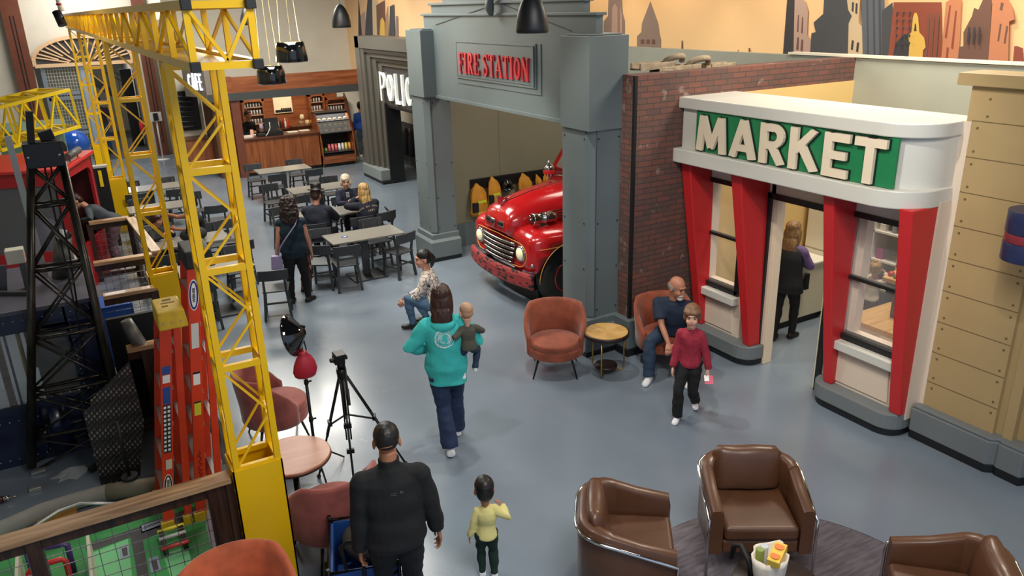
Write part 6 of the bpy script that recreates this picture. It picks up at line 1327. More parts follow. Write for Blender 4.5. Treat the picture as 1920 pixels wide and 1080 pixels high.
# ================================================================ PENDANT LAMPS
def cone_pendant(px, pyb, y, rad, lab):
    p = GY(px, pyb, y); t = thing('pendant_lamp', lab, 'lamp', (p.x, p.y, p.z), 0, 'matte black cone pendants')
    k = rad/.2; mb = MB(); mb.lathe([(.185*k, 0), (.2*k, .01), (.202*k, .06*k), (.194*k, .15*k), (.17*k, .26*k), (.13*k, .36*k), (.075*k, .44*k), (.02*k, .48*k)], p, 28); mb.build('shade', M('matte_charcoal', '#17191c', .45), t)
    mb = MB(); mb.cyl((p.x, p.y, p.z+.47*k), (p.x, p.y, 6.25), .004, n=6); mb.build('cord', M('cord_grey', '#6a6a66', .6), t)
cone_pendant(998, 62, 5.6, .13, 'large matte black cone pendant in front of the fire station gable')
cone_pendant(641, 52, 15.5, .18, 'matte black cone pendant above the glossy drums, to their right')
cone_pendant(465, 47, 20.0, .17, 'small matte black cone pendant beside the yellow crane beam end')
def drum_pendant(px0, px1, pyb, pyt, y, lab):
    a, b_ = GY(px0, pyb, y), GY(px1, pyb, y); c = (a+b_)/2; r = (b_.x-a.x)/2*.98; h = GY((px0+px1)/2, pyt, y).z-c.z
    t = thing('drum_pendant', lab, 'lamp', (c.x, c.y, c.z), 0, 'glossy black drum pendants')
    mb = MB(); mb.lathe([(r*.97, 0), (r, .02), (r*.92, h*.75), (r*.85, h*.95), (r*.78, h)], c, 36, cap=False); mb.lathe([(r*.75, h-.004), (r*.9, h*.75), (r*.97, 0.0)], c, 36, cap=False); mb.build('shade', M('gloss_black', '#08090b'), t)
    mb = MB(); mb.lathe([(.001, h*.9), (r*.74, h*.92)], c, 30, cap=False); mb.build('diffuser', M('lamp_glow', '#fff0b8', .4, emit=2.2), t)
    mb = MB()
    for q in range(3): an = R(120*q+20); mb.cyl((c.x+r*.7*math.cos(an), c.y+r*.7*math.sin(an), c.z+h), (c.x+r*.2*math.cos(an), c.y+r*.2*math.sin(an), 6.25), .004, n=5)
    mb.build('cables', M('cable_cream', '#d9cf9a', .5), t)
    l = bpy.data.lights.new('drum_bulb', 'POINT'); l.energy = 25; l.color = (1, .85, .6); l.shadow_soft_size = .08; o = bpy.data.objects.new('drum_bulb', l); COL.objects.link(o); o.location = (c.x, c.y, c.z+h+.08)
drum_pendant(518, 578, 116, 78, 13.5, 'glossy black drum pendant glowing at the top, the right and higher of two')
drum_pendant(482, 538, 157, 123, 14.5, 'glossy black drum pendant glowing at the top, the left and lower of two')
# wall/ceiling spot heads at the top left
t = thing('track_light', 'white red and black track light head below the ceiling at the top left', 'lamp', (GY(112, 20, 20).x, 20, 4.4)); p = GY(112, 12, 20.0)
mb = MB(); mb.cyl((p.x, 20, p.z+.2), (p.x+.02, 20, p.z-.1), .06, n=14); mb.build('lamp_neck', M('paper_white', '#f0eee8'), t); mb = MB(); mb.cyl((p.x, 20, p.z+.02), (p.x, 20, p.z+.06), .066, n=14); mb.build('red_ring', M('ext_red', '#b5202a'), t); mb = MB(); mb.cyl((p.x-.08, 20, p.z-.1), (p.x-.02, 19.9, p.z-.38), .09, n=14); mb.build('lamp_head', M('matte_charcoal', '#17191c'), t); mb = MB(); mb.cyl((p.x, 20, p.z+.2), (p.x, 20, 6.28), .012, n=6); mb.build('stem', BK, t)
p = GY(168, 2, 27.0); t = thing('ceiling_lamp', 'small bright lamp at the top edge above the crane', 'lamp', (p.x, p.y, p.z)); mb = MB(); mb.ell(p, .10, n=12); mb.build('bulb', M('bulb_white', '#ffffff', .4, emit=12), t); mb = MB(); mb.cyl((p.x, p.y, p.z+.08), (p.x, p.y, 6.28), .03, n=8); mb.build('stem', BK, t)
# ================================================================ POLICE ROOM, MARKET INSIDE, LOUNGE PROPS
p0 = GX(735, 215, 8.55); p1 = GX(776, 250, 8.55)
mb = MB(); mb.box(8.56, 8.598, 14.0, GX(733, 220, 8.55).y, 1.25, 1.95); tag(mb.build('notice_board', M('cream_board', '#d8d0b8', .6)), 'cream board on the police room wall', 'board')
mb = MB(); mb.box(8.5, 8.598, 13.5, 20.4, 1.05, 1.22); tag(mb.build('uniform_rail', DBK), 'black uniform rail below the cream board', 'rail')
for i, (px, l) in enumerate(((752, 'black police uniform jacket at the left of the rail'), (764, 'black police uniform jacket in the middle of the rail'), (774, 'black police uniform jacket with a pale collar ring at the right of the rail'))):
    p = GX(px, 285, 8.42); t = thing('uniform_jacket', l, 'jacket', (8.42, p.y, .4), 0, 'black uniforms on the rail')
    mb = MB(); rg = []
    for (z, w, d) in ((1.15, .05, .03), (1.08, .13, .05), (.8, .2, .08), (.4, .22, .09)): rg.append([(8.42+d*math.cos(a), p.y+w*math.sin(a)*(1+.12*math.sin(4*a)), z) for a in [2*math.pi*k/18 for k in range(18)]])
    mb.loft(rg); mb.build('jacket_body', CB, t); mb = MB(); mb.tube([(8.36, p.y+.06*math.cos(a), 1.12+.05*math.sin(a)) for a in [2*math.pi*k/12 for k in range(12)]], .008, 5, closed=True); mb.build('collar_ring', SILV, t)
mb = MB(); mb.box(8.2, 8.598, 13.5, 19.5, 0, .38); tag(mb.build('low_bench', M('bench_grey', '#5a5c5c', .6)), 'low grey bench below the police uniforms', 'bench')
# market interior
MW = M('market_white', '#e6e2d6', .45); CRW = M('cream_counter', '#d8cfb4', .5); OAK = wood('butcher_block', '#b98a52', '#d9b07a', 'x', .8, .4)
a, b_ = G(1497, 600, 0), G(1515, 590, 0)
t = thing('market_counter', 'cream counter unit behind the woman in the market doorway', 'counter', (8.55, 6.95, 0))
mb = MB(); q0 = G(1455, 628, .0); q1 = G(1513, 598, 0); mb.box(8.0, 8.95, 6.85, 7.34, .1, .86); mb.build('unit_body', CRW, t, bevel=.01); mb = MB(); mb.box(8.03, 8.92, 6.88, 7.34, 0, .1); mb.build('toe_kick', DBK, t); mb = MB(); mb.box(7.98, 8.97, 6.82, 7.35, .86, .89); mb.build('unit_top', MW, t, bevel=.006)
t = thing('card_reader', 'black card reader on a strap at the cream counter', 'reader', (8.45, 6.8, .8)); mb = MB(); mb.box(8.42, 8.5, 6.76, 6.81, .55, .78); mb.tube([(8.42, 6.78, .8), (8.35, 6.76, .7), (8.36, 6.78, .6)], .014, 6); mb.build('reader_body', DBK, t, bevel=.006)
t = thing('white_fridge', 'tall white play fridge against the grey back wall of the market', 'cabinet', (9.3, 7.0, 0)); mb = MB(); mb.box(8.99, 9.7, 6.55, 7.3, .08, 2.0); mb.build('cabinet_body', MW, t, bevel=.01)
for z0, z1 in ((.12, .95), (.98, 1.95)): mb = MB(); mb.box(8.97, 8.99, 6.57, 7.28, z0, z1); d = mb.build('door', MW, t, bevel=.006); mb = MB(); mb.box(8.94, 8.97, 6.64, 6.67, z0+.3, z0+.6); mb.build('handle', SILV, d)
mb = MB(); mb.box(7.2, 8.9, 7.345, 7.36, 0, .3); mb.build('baseboard_market', KG, kind='structure')
t = thing('market_shelves', 'white shelf unit stocked with packets at the back of the market', 'shelving', (9.5, 5.9, 0))
xa, ya, yb_ = 9.35, 5.2, 6.5
mb = MB(); mb.box(9.68, 9.72, ya, yb_, 0, 2.1); mb.build('back_panel', M('grey_cab_back', '#a9a79c', .6), t)
for y in (ya, 5.65, 6.06, yb_-.03): mb = MB(); mb.box(xa, 9.7, y, y+.03, 0, 2.1); mb.build('upright', MW, t)
for z in (.1, .5, .9, 1.3, 1.7, 2.08): mb = MB(); mb.box(xa, 9.7, ya, yb_, z, z+.025); mb.build('shelf', MW, t)
cols = [('#b8284a', 'crimson'), ('#c43050', 'rose'), ('#e8e0d0', 'white'), ('#4a7ab0', 'blue'), ('#5a8f4a', 'green'), ('#d0a040', 'mustard'), ('#a03878', 'magenta'), ('#8a9098', 'grey')]
rnd = random.Random(3)
for zi, z in enumerate((.5, .9, 1.3, 1.7)):
    for i in range(8):
        y = ya+.1+i*.155
        if rnd.random() < .25: continue
        c, cn = cols[rnd.randrange(8)]; h = rnd.uniform(.09, .17); w = rnd.uniform(.035, .05); mb = MB()
        if i % 2: mb.box(xa+.04, xa+.12, y-w, y+w, z+.026, z+.026+h)
        else: mb.cyl((xa+.09, y, z+.026), (xa+.09, y, z+.026+h), w*.8, n=12)
        tag(mb.build('food_packet', M('pack_'+cn, c, .4), bevel=.003), cn+' play food packet, '+('ninth', 'eighth', 'seventh', 'sixth', 'fifth', 'fourth', 'third', 'second')[i]+' place from the left on the '+('lowest', 'second', 'third', 'top')[zi]+' stocked shelf', 'packet', cn+' packets on the '+('lowest', 'second', 'third', 'top')[zi]+' white shelf')
t = thing('checkout_counter', 'stepped white checkout with butcher block tops inside the right market window', 'counter', (7.9, 5.1, 0))
mb = MB(); mb.box(7.65, 8.45, 4.7, 5.45, 0, .74); mb.build('upper_unit', MW, t); mb = MB(); mb.box(7.6, 8.5, 4.65, 5.5, .74, .78); mb.build('upper_top', OAK, t, bevel=.006)
mb = MB(); mb.box(7.22, 7.65, 4.5, 5.45, 0, .62); mb.build('lower_unit', MW, t); mb = MB(); mb.box(7.2, 7.66, 4.48, 5.5, .62, .65); mb.build('lower_top', OAK, t, bevel=.006)
mb = MB(); mb.box(8.0, 8.3, 4.9, 5.2, .78, 1.15); tag(mb.build('toy_till', M('till_grey', '#4a4c4e', .4), bevel=.015), 'dark grey toy till on the checkout', 'till')
pc = GX(1692, 518, 8.75); t = thing('produce_crate', 'tilted produce tray with red tomatoes and leaves behind the right market window', 'crate', (8.75, pc.y, pc.z-.04)); x, y, z = pc
mb = MB(); mb.hexa([(x-.22, y-.3, z-.05), (x+.22, y-.3, z+.03), (x+.22, y+.12, z+.03), (x-.22, y+.12, z-.05), (x-.22, y-.3, z), (x+.22, y-.3, z+.08), (x+.22, y+.12, z+.08), (x-.22, y+.12, z)]); mb.build('tray', OAK, t); mb = MB(); mb.box(x-.15, x+.15, y-.2, y+.1, 0, z-.03); mb.build('stand', M('till_grey', '#4a4c4e'), t)
for (dx, dy, c, n, l) in ((-.12, .07, '#c02a2a', 'tomato', 'red toy tomato at the left of the tray'), (-.05, -.0, '#b83030', 'tomato', 'red toy tomato at the right of the tray'), (-.14, -.02, '#4f8a34', 'lettuce', 'green toy lettuce on the tray'), (.05, .06, '#6aa040', 'cabbage', 'light green toy cabbage at the tray back')):
    mb = MB(); mb.ell((x+dx, y+dy, z+.05+dx*.18), .045, n=12); tag(mb.build(n, M('veg_'+c[1:], c, .4)), l, n)
for (x, y, sx, sy, c, n, l) in ((7.36, 5.25, .1, .08, '#3c8a34', 'leafy_greens', 'toy leafy greens in the low black dish'), (7.42, 5.08, .04, .04, '#8a94a8', 'toy_can', 'small grey toy can beside the greens'), (7.48, 4.85, .12, .03, '#d8442a', 'toy_carrot', 'orange toy carrot on the low block top'), (7.5, 4.7, .1, .04, '#c83a30', 'toy_pepper', 'red toy pepper near the red pilaster')):
    mb = MB(); mb.ell((x, y, .68), sx*.6, sy, .035, 12); tag(mb.build(n, M('vg_'+c[1:], c, .5, nscale=20, namt=.3)), l, 'toy food')
mb = MB(); mb.lathe([(.08, 0), (.1, .03), (.09, .03)], (7.36, 5.3, .655), 18); tag(mb.build('black_dish', DBK), 'low black dish under the toy greens', 'dish')
# photographic light with red sandbag
b0 = G(597, 893, 0); lx, ly = b0.x, b0.y
t = thing('studio_light', 'black round studio light on a stand beside the pink table', 'studio light', (lx, ly, 0))
mb = MB(); mb.cyl((lx, ly, .08), (lx, ly, 1.05), .015, n=10); mb.cyl((lx, ly, 1.0), (lx, ly, 1.5), .011, n=10); mb.build('stand_pole', BLM, t)
for q in range(3):
    a = R(30+120*q); mb = MB(); mb.cyl((lx, ly, .35), (lx+.38*math.cos(a), ly+.38*math.sin(a), .01), .009, n=8); mb.cyl((lx, ly, .12), (lx+.2*math.cos(a), ly+.2*math.sin(a), .16), .007, n=8); mb.build('leg', BLM, t)
for z in (.62, 1.02): mb = MB(); mb.cyl((lx, ly, z), (lx, ly, z+.05), .022, n=10); mb.cyl((lx, ly, z+.02), (lx+.05, ly, z+.02), .01, n=8); mb.build('clamp', BLM, t)
hc = GY(565, 630, ly); dc = GY(548, 630, ly)
mb = MB(); mb.lathe([(.03, .13), (.07, .1), (.16, .035), (.2, 0), (.2, -.012), (.19, -.012)], (dc.x, ly+.02, dc.z), 40, (.8, -.5, .25), cap=True); mb.build('dish', M('gloss_black', '#08090b'), t)

mb = MB(); mb.bar((dc.x+.1, ly, dc.z+.03), (lx+.03, ly, dc.z+.03), .06, .07); mb.bar((lx, ly, 1.45), (lx, ly, dc.z+.06), .05, .04); mb.bar((lx-.05, ly, dc.z+.1), (lx+.05, ly, dc.z+.06), .03, .03); mb.build('light_head', BLM, t)
t = thing('red_bag', 'small red drawstring bag hung on the studio light stand', 'bag', (lx, ly-.05, 1.05))
rg = []
for (z, r_) in ((0, .075), (.02, .1), (.07, .115), (.14, .1), (.2, .07), (.235, .035), (.26, .045)): rg.append([(lx-.005+r_*math.cos(a)*(1+.07*math.sin(6*a)), ly-.05+r_*.65*math.sin(a), 1.12+z) for a in [2*math.pi*k/26 for k in range(26)]])
mb = MB(); mb.loft(rg); mb.build('pouch', M('red_nylon', '#a3182c', .45, bump=.4, bscale=12), t); mb = MB(); mb.tube([(lx-.03, ly-.05, 1.36), (lx-.02, ly-.02, 1.5), (lx+.02, ly-.02, 1.5), (lx+.03, ly-.05, 1.36)], .006, 6); mb.build('drawstring', BK, t)
# video tripod
c0 = G(657, 880, 0); hx, hy = c0.x+.0, c0.y
t = thing('video_tripod', 'black twin tube video tripod with fluid head and pan handle', 'tripod', (hx, hy, 0))
ft = [G(598, 893, .02), G(664, 905, .02), G(760, 868, .02)]; top = Vector((hx+.02, hy, 1.12))
for fi, f in enumerate(ft):
    mb = MB(); d = (f-top); s_ = Vector((-d.y, d.x, 0)).normalized()*.022
    for sg in (-1, 1): mb.cyl(top+s_*sg, top+d*.62+s_*sg, .008, n=8)
    mb.cyl(top+d*.45, f, .011, n=8); lg = mb.build('leg', BLM, t)
    [MB().bar(top+d*f_-s_*1.7, top+d*f_+s_*1.7, .03, .045).build('leg_lock', BLM, lg) for f_ in (.5, .72)]
    mb = MB(); mb.ell(f+Vector((0, 0, .0)), .022, n=8); mb.build('foot', DBK, lg)
mb = MB(); cs_ = Vector((hx+.02, hy, .62))
for f in ft: mb.bar(cs_, top+(f-top)*.52, .018, .012)
mb.build('spreader', BLM, t)
mb = MB(); mb.cyl(top+Vector((0, 0, -.1)), top, .045, .05, 16); mb.cyl(top, top+Vector((0, 0, .06)), .035, n=16); mb.cyl(top+Vector((0, 0, -.55)), top+Vector((0, 0, -.1)), .014, n=8); mb.build('bowl', BLM, t)
mb = MB(); z = top.z+.06; mb.box(hx-.045, hx+.055, hy-.05, hy+.05, z, z+.07); mb.box(hx-.035, hx+.065, hy-.07, hy+.07, z+.07, z+.10); mb.cyl((hx-.08, hy, z+.04), (hx+.09, hy, z+.04), .022, n=12); mb.build('fluid_head', BLM, t, bevel=.006)
mb = MB(); mb.cyl((hx+.05, hy-.02, z+.02), (hx-.02, hy-.28, z-.2), .008, n=8); mb.cyl((hx-.01, hy-.245, z-.17), (hx-.045, hy-.37, z-.27), .014, n=8); mb.build('pan_handle', BLM, t)
# dark grained wedge between yellow tower and chair
mb = MB(); a = G(437, 760, .5); mb.hexa([(.78, 7.5, 0), (.95, 7.5, 0), (.95, 7.55, 0), (.78, 7.55, 0), (.62, 7.5, .95), (.70, 7.5, .95), (.70, 7.55, .95), (.62, 7.55, .95)])
tag(mb.build('grained_board', wood('zebra_grain', '#2e2f30', '#7c7a72', 'z', 1.4, .5)), 'dark grained board seen through the near yellow tower', 'board')
mb = MB(); mb.box(.44, .60, 7.3, 9.6, .1, .9); 
tag(mb.build('wire_panel', M('dark_glassy_panel', '#2a2d31', .25)), 'dark panel running back behind the tall ladder', 'panel')
# wagon
wb = G(640, 1075, .25); wx, wy = 1.38, 4.86
t = thing('folding_wagon', 'blue folding wagon with black frame in front of the man in black', 'wagon', (wx, wy, 0))
BLF = M('wagon_blue', '#1f4f96', .6, nscale=6, namt=.15, bump=.2, bscale=20)
c, s = math.cos(R(-18)), math.sin(R(-18))
def wl(x, y, z): return (wx+x*c-y*s, wy+x*s+y*c, z)
mb = MB()
for (x0, x1, y0, y1) in ((-.24, .24, -.31, -.29), (-.24, .24, .29, .31), (-.24, -.22, -.31, .31), (.22, .24, -.31, .31)): mb.hexa([wl(x0, y0, .2), wl(x1, y0, .2), wl(x1, y1, .2), wl(x0, y1, .2), wl(x0, y0, .55), wl(x1, y0, .55), wl(x1, y1, .55), wl(x0, y1, .55)])
mb.hexa([wl(-.24, -.31, .18), wl(.24, -.31, .18), wl(.24, 0.31, .18), wl(-.24, 0.31, .18), wl(-.24, -.31, .2), wl(.24, -.31, .2), wl(.24, 0.31, .2), wl(-.24, 0.31, .2)]); mb.build('fabric_tub', BLF, t)
mb = MB()
mb.tube([wl(-.25, -.32, .56), wl(.25, -.32, .56), wl(.25, .32, .56), wl(-.25, .32, .56)], .016, 8, closed=True)
for x in (-.25, .25):
    for y in (-.32, .32): mb.cyl(wl(x, y, .1), wl(x, y, .60), .014, n=8)
mb.cyl(wl(0, -.33, .15), wl(0, -.33, .60), .014, n=8); mb.cyl(wl(-.25, -.32, .15), wl(.25, -.32, .5), .01, n=8); mb.build('frame', BLM, t)
mb = MB(); mb.tube([wl(-.12, -.34, .6), wl(-.14, -.36, .80), wl(-.1, -.37, .84), wl(.1, -.37, .84), wl(.14, -.36, .8), wl(.12, -.34, .6)], .016, 8); mb.build('handle', BLM, t)
for x in (-.3, .3):
    for y in (-.25, .25): mb = MB(); mb.cyl(wl(x-.025, y, .1), wl(x+.025, y, .1), .1, n=24); mb.build('wheel', M('wheel_black', '#17181a', .6), t)
mb = MB(); mb.prism([(-.06, -.05), (.06, -.05), (.06, .02), (.04, .06), (.02, .0), (0, .07), (-.02, 0), (-.045, .06), (-.06, .02)], lambda u, v, w: wl(u-.08, -.312-w, .38+v), .004); mb.build('dark_emblem', M('emblem_navy', '#14243f', .6), t)
mb = MB(); mb.ell(wl(.02, .1, .48), .18, .24, .1, 14); tag(mb.build('folded_clothes', M('cloth_grey_dark', '#4a4740', .9, bump=.7, bscale=8)), 'dark grey cloth bundle lying in the blue wagon', 'cloth')
t = thing('white_carabiner', 'white carabiner hanging from the wagon corner', 'carabiner', wl(-.27, -.43, .5)); mb = MB(); mb.tube([wl(-.27+.03*math.cos(a), -.35, .47+.05*math.sin(a)) for a in [2*math.pi*k/16 for k in range(16)]], .007, 6, closed=True); mb.build('ring', PW, t)
# grocery bag on the dark table
bg = G(1442, 1065, .55); t = thing('grocery_bag', 'open white paper bag with groceries on the low dark table', 'bag', (bg.x, bg.y, .5))
rg = []
for (z, r_, am) in ((.497, .12, 0), (.55, .13, .05), (.62, .135, .1), (.68, .14, .16)): rg.append([(bg.x+r_*math.cos(a)*(1+am*math.sin(5*a+z*9)), bg.y+r_*.85*math.sin(a)*(1+am*math.cos(4*a)), z+am*.12*math.sin(3*a)) for a in [2*math.pi*k/28 for k in range(28)]])
rg += [[(x*.9+bg.x*.1, y*.9+bg.y*.1, z-.01) for x, y, z in rg[3]], [(x*.85+bg.x*.15, y*.85+bg.y*.15, .52) for x, y, z in rg[0]]]
mb = MB(); mb.loft(rg, cap=False); mb.add(rg[-1], [tuple(range(28))], False); mb.build('bag_paper', M('bag_cream', '#e8dccb', .7, bump=.5, bscale=10), t)
t = thing('juice_carton', 'orange juice carton lying across the white bag', 'carton', (bg.x, bg.y-.06, .66))
A_ = Vector((bg.x-.09, bg.y-.10, .69)); B_ = Vector((bg.x+.08, bg.y-.02, .72)); mb = MB(); mb.bar(A_, B_, .085, .06); mb.build('carton', M('carton_yellow', '#e8c04a', .5), t, bevel=.004)
for f in (.25, .75): q = A_+(B_-A_)*f+Vector((0, 0, .032)); mb = MB(); mb.cyl(q, q+Vector((0, 0, .002)), .034, n=20); mb.build('orange_print', M('orange_print', '#e8772a', .5), t)
for (dx, dy, c_, l) in ((-.05, .05, '#7a8a3a', 'olive green jar in the paper bag'), (-.0, .06, '#b8c0c8', 'silver can in the paper bag')):
    mb = MB(); mb.cyl((bg.x+dx, bg.y+dy, .55), (bg.x+dx, bg.y+dy, .70), .03, n=16); tag(mb.build('jar', M('jar_'+c_[1:], c_, .3), bevel=.004), l, 'jar')
hb = G(1385, 1052, .55); t = thing('black_headphones', 'black looped strap standing on the dark table beside the paper bag', 'strap', (hb.x, hb.y, .5)); mb = MB(); mb.tube([(hb.x+.0, hb.y-.12, .50), (hb.x-.0, hb.y-.1, .6), (hb.x+.01, hb.y, .68), (hb.x+.03, hb.y+.08, .62), (hb.x+.03, hb.y+.1, .5)], .02, 10); mb.build('band', DBK, t)
# ================================================================ PEOPLE
def remesh(mb, name, mat, parent, vox, smooth=6, noise=None, label=None):
    me = bpy.data.meshes.new(name); me.from_pydata(mb.v, [], mb.f)
    o = bpy.data.objects.new(name, me); COL.objects.link(o)
    rm = o.modifiers.new('r', 'REMESH'); rm.mode = 'VOXEL'; rm.voxel_size = vox
    sm = o.modifiers.new('s', 'SMOOTH'); sm.iterations = smooth; sm.factor = .5
    bpy.context.view_layer.update()
    m2 = bpy.data.meshes.new_from_object(o.evaluated_get(bpy.context.evaluated_depsgraph_get())); bpy.data.objects.remove(o)
    if noise:
        am, fx, fz = noise; nn = [v.normal.copy() for v in m2.vertices]
        for v, n in zip(m2.vertices, nn): v.co += n*am*MN.noise(Vector((v.co.x*fx, v.co.y*fx, v.co.z*fz)))
    m2.materials.clear(); m2.materials.append(mat)
    for p in m2.polygons: p.use_smooth = True
    m2.name = name; ob = bpy.data.objects.new(name, m2); return finish(ob, parent, label=label)
SKIN = M('skin_light', '#c98f76', .5, nscale=8, namt=.05); SKIN2 = M('skin_tan', '#a9704f', .5, nscale=8, namt=.05); SKINP = M('skin_pale', '#dba78f', .5, nscale=8, namt=.05)
EYE = M('eye_dark', '#1a1412', .2); LIP = M('lip', '#a3544c', .5); BROW = M('brow', '#3c2a20', .8)
def V3(*a): return Vector(a)
def ik(a, b, l1, l2, pole):
    d = b-a; L = d.length; mx = (l1+l2)*.995
    if L > mx: b = a+d*(mx/L); d = b-a; L = mx
    x = (l1*l1-l2*l2+L*L)/(2*L); h = math.sqrt(max(l1*l1-x*x, 0)); u = d.normalized(); p = Vector(pole); p = p-u*p.dot(u)
    if p.length < 1e-4: p = u.orthogonal()
    return a+u*x+p.normalized()*h, b
def hand(mb, w, d, side, k, curl=35, up=None, thumb=1, spread=1):
    """palm + five fingers; d = pointing direction; up = back-of-hand normal"""
    d = d.normalized(); n = (up or V3(side, 0, 0)); n = (n-d*n.dot(d));
    if n.length < .05: n = d.orthogonal()
    n.normalize(); s = d.cross(n).normalized()          # across the palm
    P = lambda a, b, c: w+d*a*k+s*b*k+n*c*k
    rings = []
    for a, hw, th in ((-.01, .024, .019), (.02, .033, .016), (.06, .040, .015), (.088, .038, .012)):
        rings.append([P(a, hw*math.copysign(abs(math.cos(t))**.7, math.cos(t)), th*math.sin(t)) for t in [2*math.pi*j/14 for j in range(14)]])
    mb.loft(rings)
    fl = (.062, .074, .080, .070) if True else 0
    for i, L in enumerate((.060, .074, .080, .072)):
        b0 = (-.030+.020*i); a0 = .082+(.004, .008, .009, .005)[i]; c = R(curl*(1.1-.06*i)); sp = R((-9+6*i)*spread)
        p = P(a0, b0, 0); dirv = (d*math.cos(sp)+s*math.sin(sp)); pts = [p-dirv*.02*k]; ang = 0
        for seg, f in enumerate((.42, .32, .26)):
            ang += c*(.5, .9, .7)[seg]; v = dirv*math.cos(ang)-n*math.sin(ang); pts.append(pts[-1]+v*((L*f+(.02 if seg == 0 else 0))*k))
        r = .0088*k; mb.tube(pts, [r*1.05, r, r*.92, r*.75], 8)
        mb.ell(pts[-1], r*.78, n=8)
    ts = thumb; p0 = P(.015, .028*ts, -.004); p1 = P(.05, .052*ts, -.016); p2 = P(.078, .058*ts, -.026); p3 = P(.098, .052*ts, -.034)
    mb.tube([p0, p1, p2, p3], [.014*k, .0115*k, .010*k, .008*k], 8); mb.ell(p3, .0082*k, n=8)
def person(name_label, base, az, h=1.72, cat='person', build='w', pelvis=None, lean=(0, .06, 1), twist=0, hands=None, elbows=None, feet=None, knees=None, footyaw=(0, 0),
           hd=(0, 0), headk=None, skin=SKIN, hair=None, shirt=None, sleeve='long', hem=-.02, trousers=None, fit=1.0, shoes=None, vox=.008, curl=(30, 30), handup=(None, None), handdir=(None, None), fat=1.0, shirt_ease=.012, collar=0, group=None, face_=True, shirt_vis=True, zbase=0, legl='long', extra=None):
    k = h/1.72; hk = (headk if headk else (k**.35))*1.14
    t = thing('person', name_label, cat, (base[0], base[1], zbase), -R(az), group)
    mw = WM[t.name]
    def TX(p): return mw @ Vector(p)
    bs = {'w': (.165, .125, .150, .165, .165), 'm': (.165, .148, .175, .195, .19), 'k': (.135, .13, .14, .15, .145)}[build]
    hipw, waw, chw, shw, shj = [b*k for b in bs]; hipw *= fat; waw *= fat*fat; chw *= fat
    pel = Vector(pelvis) if pelvis else V3(0, 0, .93*k)
    up_ = Vector(lean).normalized(); tw = R(twist)
    rightp = V3(1, 0, 0); right = V3(math.cos(tw), math.sin(tw), 0); right = (right-up_*right.dot(up_)).normalized(); fwd = up_.cross(right).normalized()
    tl = .50*k
    S = lambda f: pel+up_*(tl*f)
    neck = S(1.06); shz = S(.885)
    hy, hp = R(hd[0]), R(hd[1])                # head yaw (+ = to the right), pitch (+ = down)
    f0 = V3(fwd.x, fwd.y, 0); f0 = f0.normalized() if f0.length > .2 else V3(0, 1, 0); r0_ = V3(f0.y, -f0.x, 0)
    hf = (f0*math.cos(hy)+r0_*math.sin(hy))*math.cos(hp)-V3(0, 0, math.sin(hp)); hr = (r0_*math.cos(hy)-f0*math.sin(hy)); hu = hr.cross(hf).normalized()
    nk = neck+up_*.035*k+V3(0, 0, .02*k); hc = nk+hu*.105*hk+hf*.02*hk
    H = lambda x, y, z: hc+hr*x*hk+hf*y*hk+hu*z*hk
    hm = Matrix((hr, hf, hu)).transposed()
    sR, sL = shz+right*shj, shz-right*shj
    hands = hands or ((.25*k, .04, .78*k), (-.25*k, .04, .78*k)); elbows = elbows or ((.3, -1, -.2), (-.3, -1, -.2))
    ua, fa = .285*k, .25*k
    eR, wR = ik(sR, Vector(hands[0]), ua, fa, elbows[0]); eL, wL = ik(sL, Vector(hands[1]), ua, fa, elbows[1])
    feet = feet or ((.09*k, 0, .08*k), (-.09*k, 0, .08*k)); knees = knees or ((.1, 1, 0), (-.1, 1, 0))
    hR, hL = pel+rightp*.085*k-V3(0, 0, .02*k), pel-rightp*.085*k-V3(0, 0, .02*k)
    kR, aR = ik(hR, Vector(feet[0]), .43*k, .42*k, knees[0]); kL, aL = ik(hL, Vector(feet[1]), .43*k, .42*k, knees[1])
    def torso(mb, e=0, lo=-.12, hi=1.0, hemw=0, sh=1):
        sec = [(-.16, hipw*.75, .10*k), (-.05, hipw, .115*k*fat), (.12, hipw*.97, .112*k*fat), (.38, waw, .10*k*fat*fat), (.66, chw, .118*k*fat), (.84, shw*.97, .105*k), (.93, shw*.72, .085*k), (1.0, shw*.42, .066*k), (1.08, .058*k, .056*k)]
        rings = []
        def at(f):
            for (f0_, a0, b0), (f1_, a1, b1) in zip(sec, sec[1:]):
                if f <= f1_ or (f1_ == sec[-1][0]):
                    u = min(1, max(0, (f-f0_)/(f1_-f0_))); return a0+(a1-a0)*u, b0+(b1-b0)*u
        n = 12
        for i in range(n+1):
            f = lo+(hi-lo)*i/n; a, b = at(f); hwx = hemw*max(0, 1-i/5)
            rr = rightp.lerp(right, min(1, max(0, f))).normalized(); ff = up_.cross(rr).normalized()
            if f < .05: rr, ff = rightp, V3(0, 1, 0) if abs(up_.y) < .6 else ff
            rings.append([S(f)+rr*((a+e+hwx)*math.cos(q))+ff*((b+e+hwx)*math.copysign(abs(math.sin(q))**.9, math.sin(q))) for q in [2*math.pi*j/24 for j in range(24)]])
        mb.loft(rings)
    def headmesh(mb):
        mb.ell(H(0, -.012, .035), .074*hk, .092*hk, .085*hk, 20, hm); mb.ell(H(0, .025, -.025), .058*hk, .066*hk, .085*hk, 18, hm); mb.ell(H(0, .05, -.082), .032*hk, .03*hk, .028*hk, 12, hm)
        nq = .45 if build == 'k' else .8
        mb.tube([H(0, .084, .02), H(0, .084+.014*nq, -.005), H(0, .084+.022*nq, -.024), H(0, .086, -.032)], [.008*hk, .010*hk*(.4+.6*nq), .014*hk*(.4+.6*nq), .011*hk*(.4+.6*nq)], 8)
        if build == 'k': mb.ell(H(0, .02, -.03), .062*hk, .066*hk, .072*hk, 18, hm)
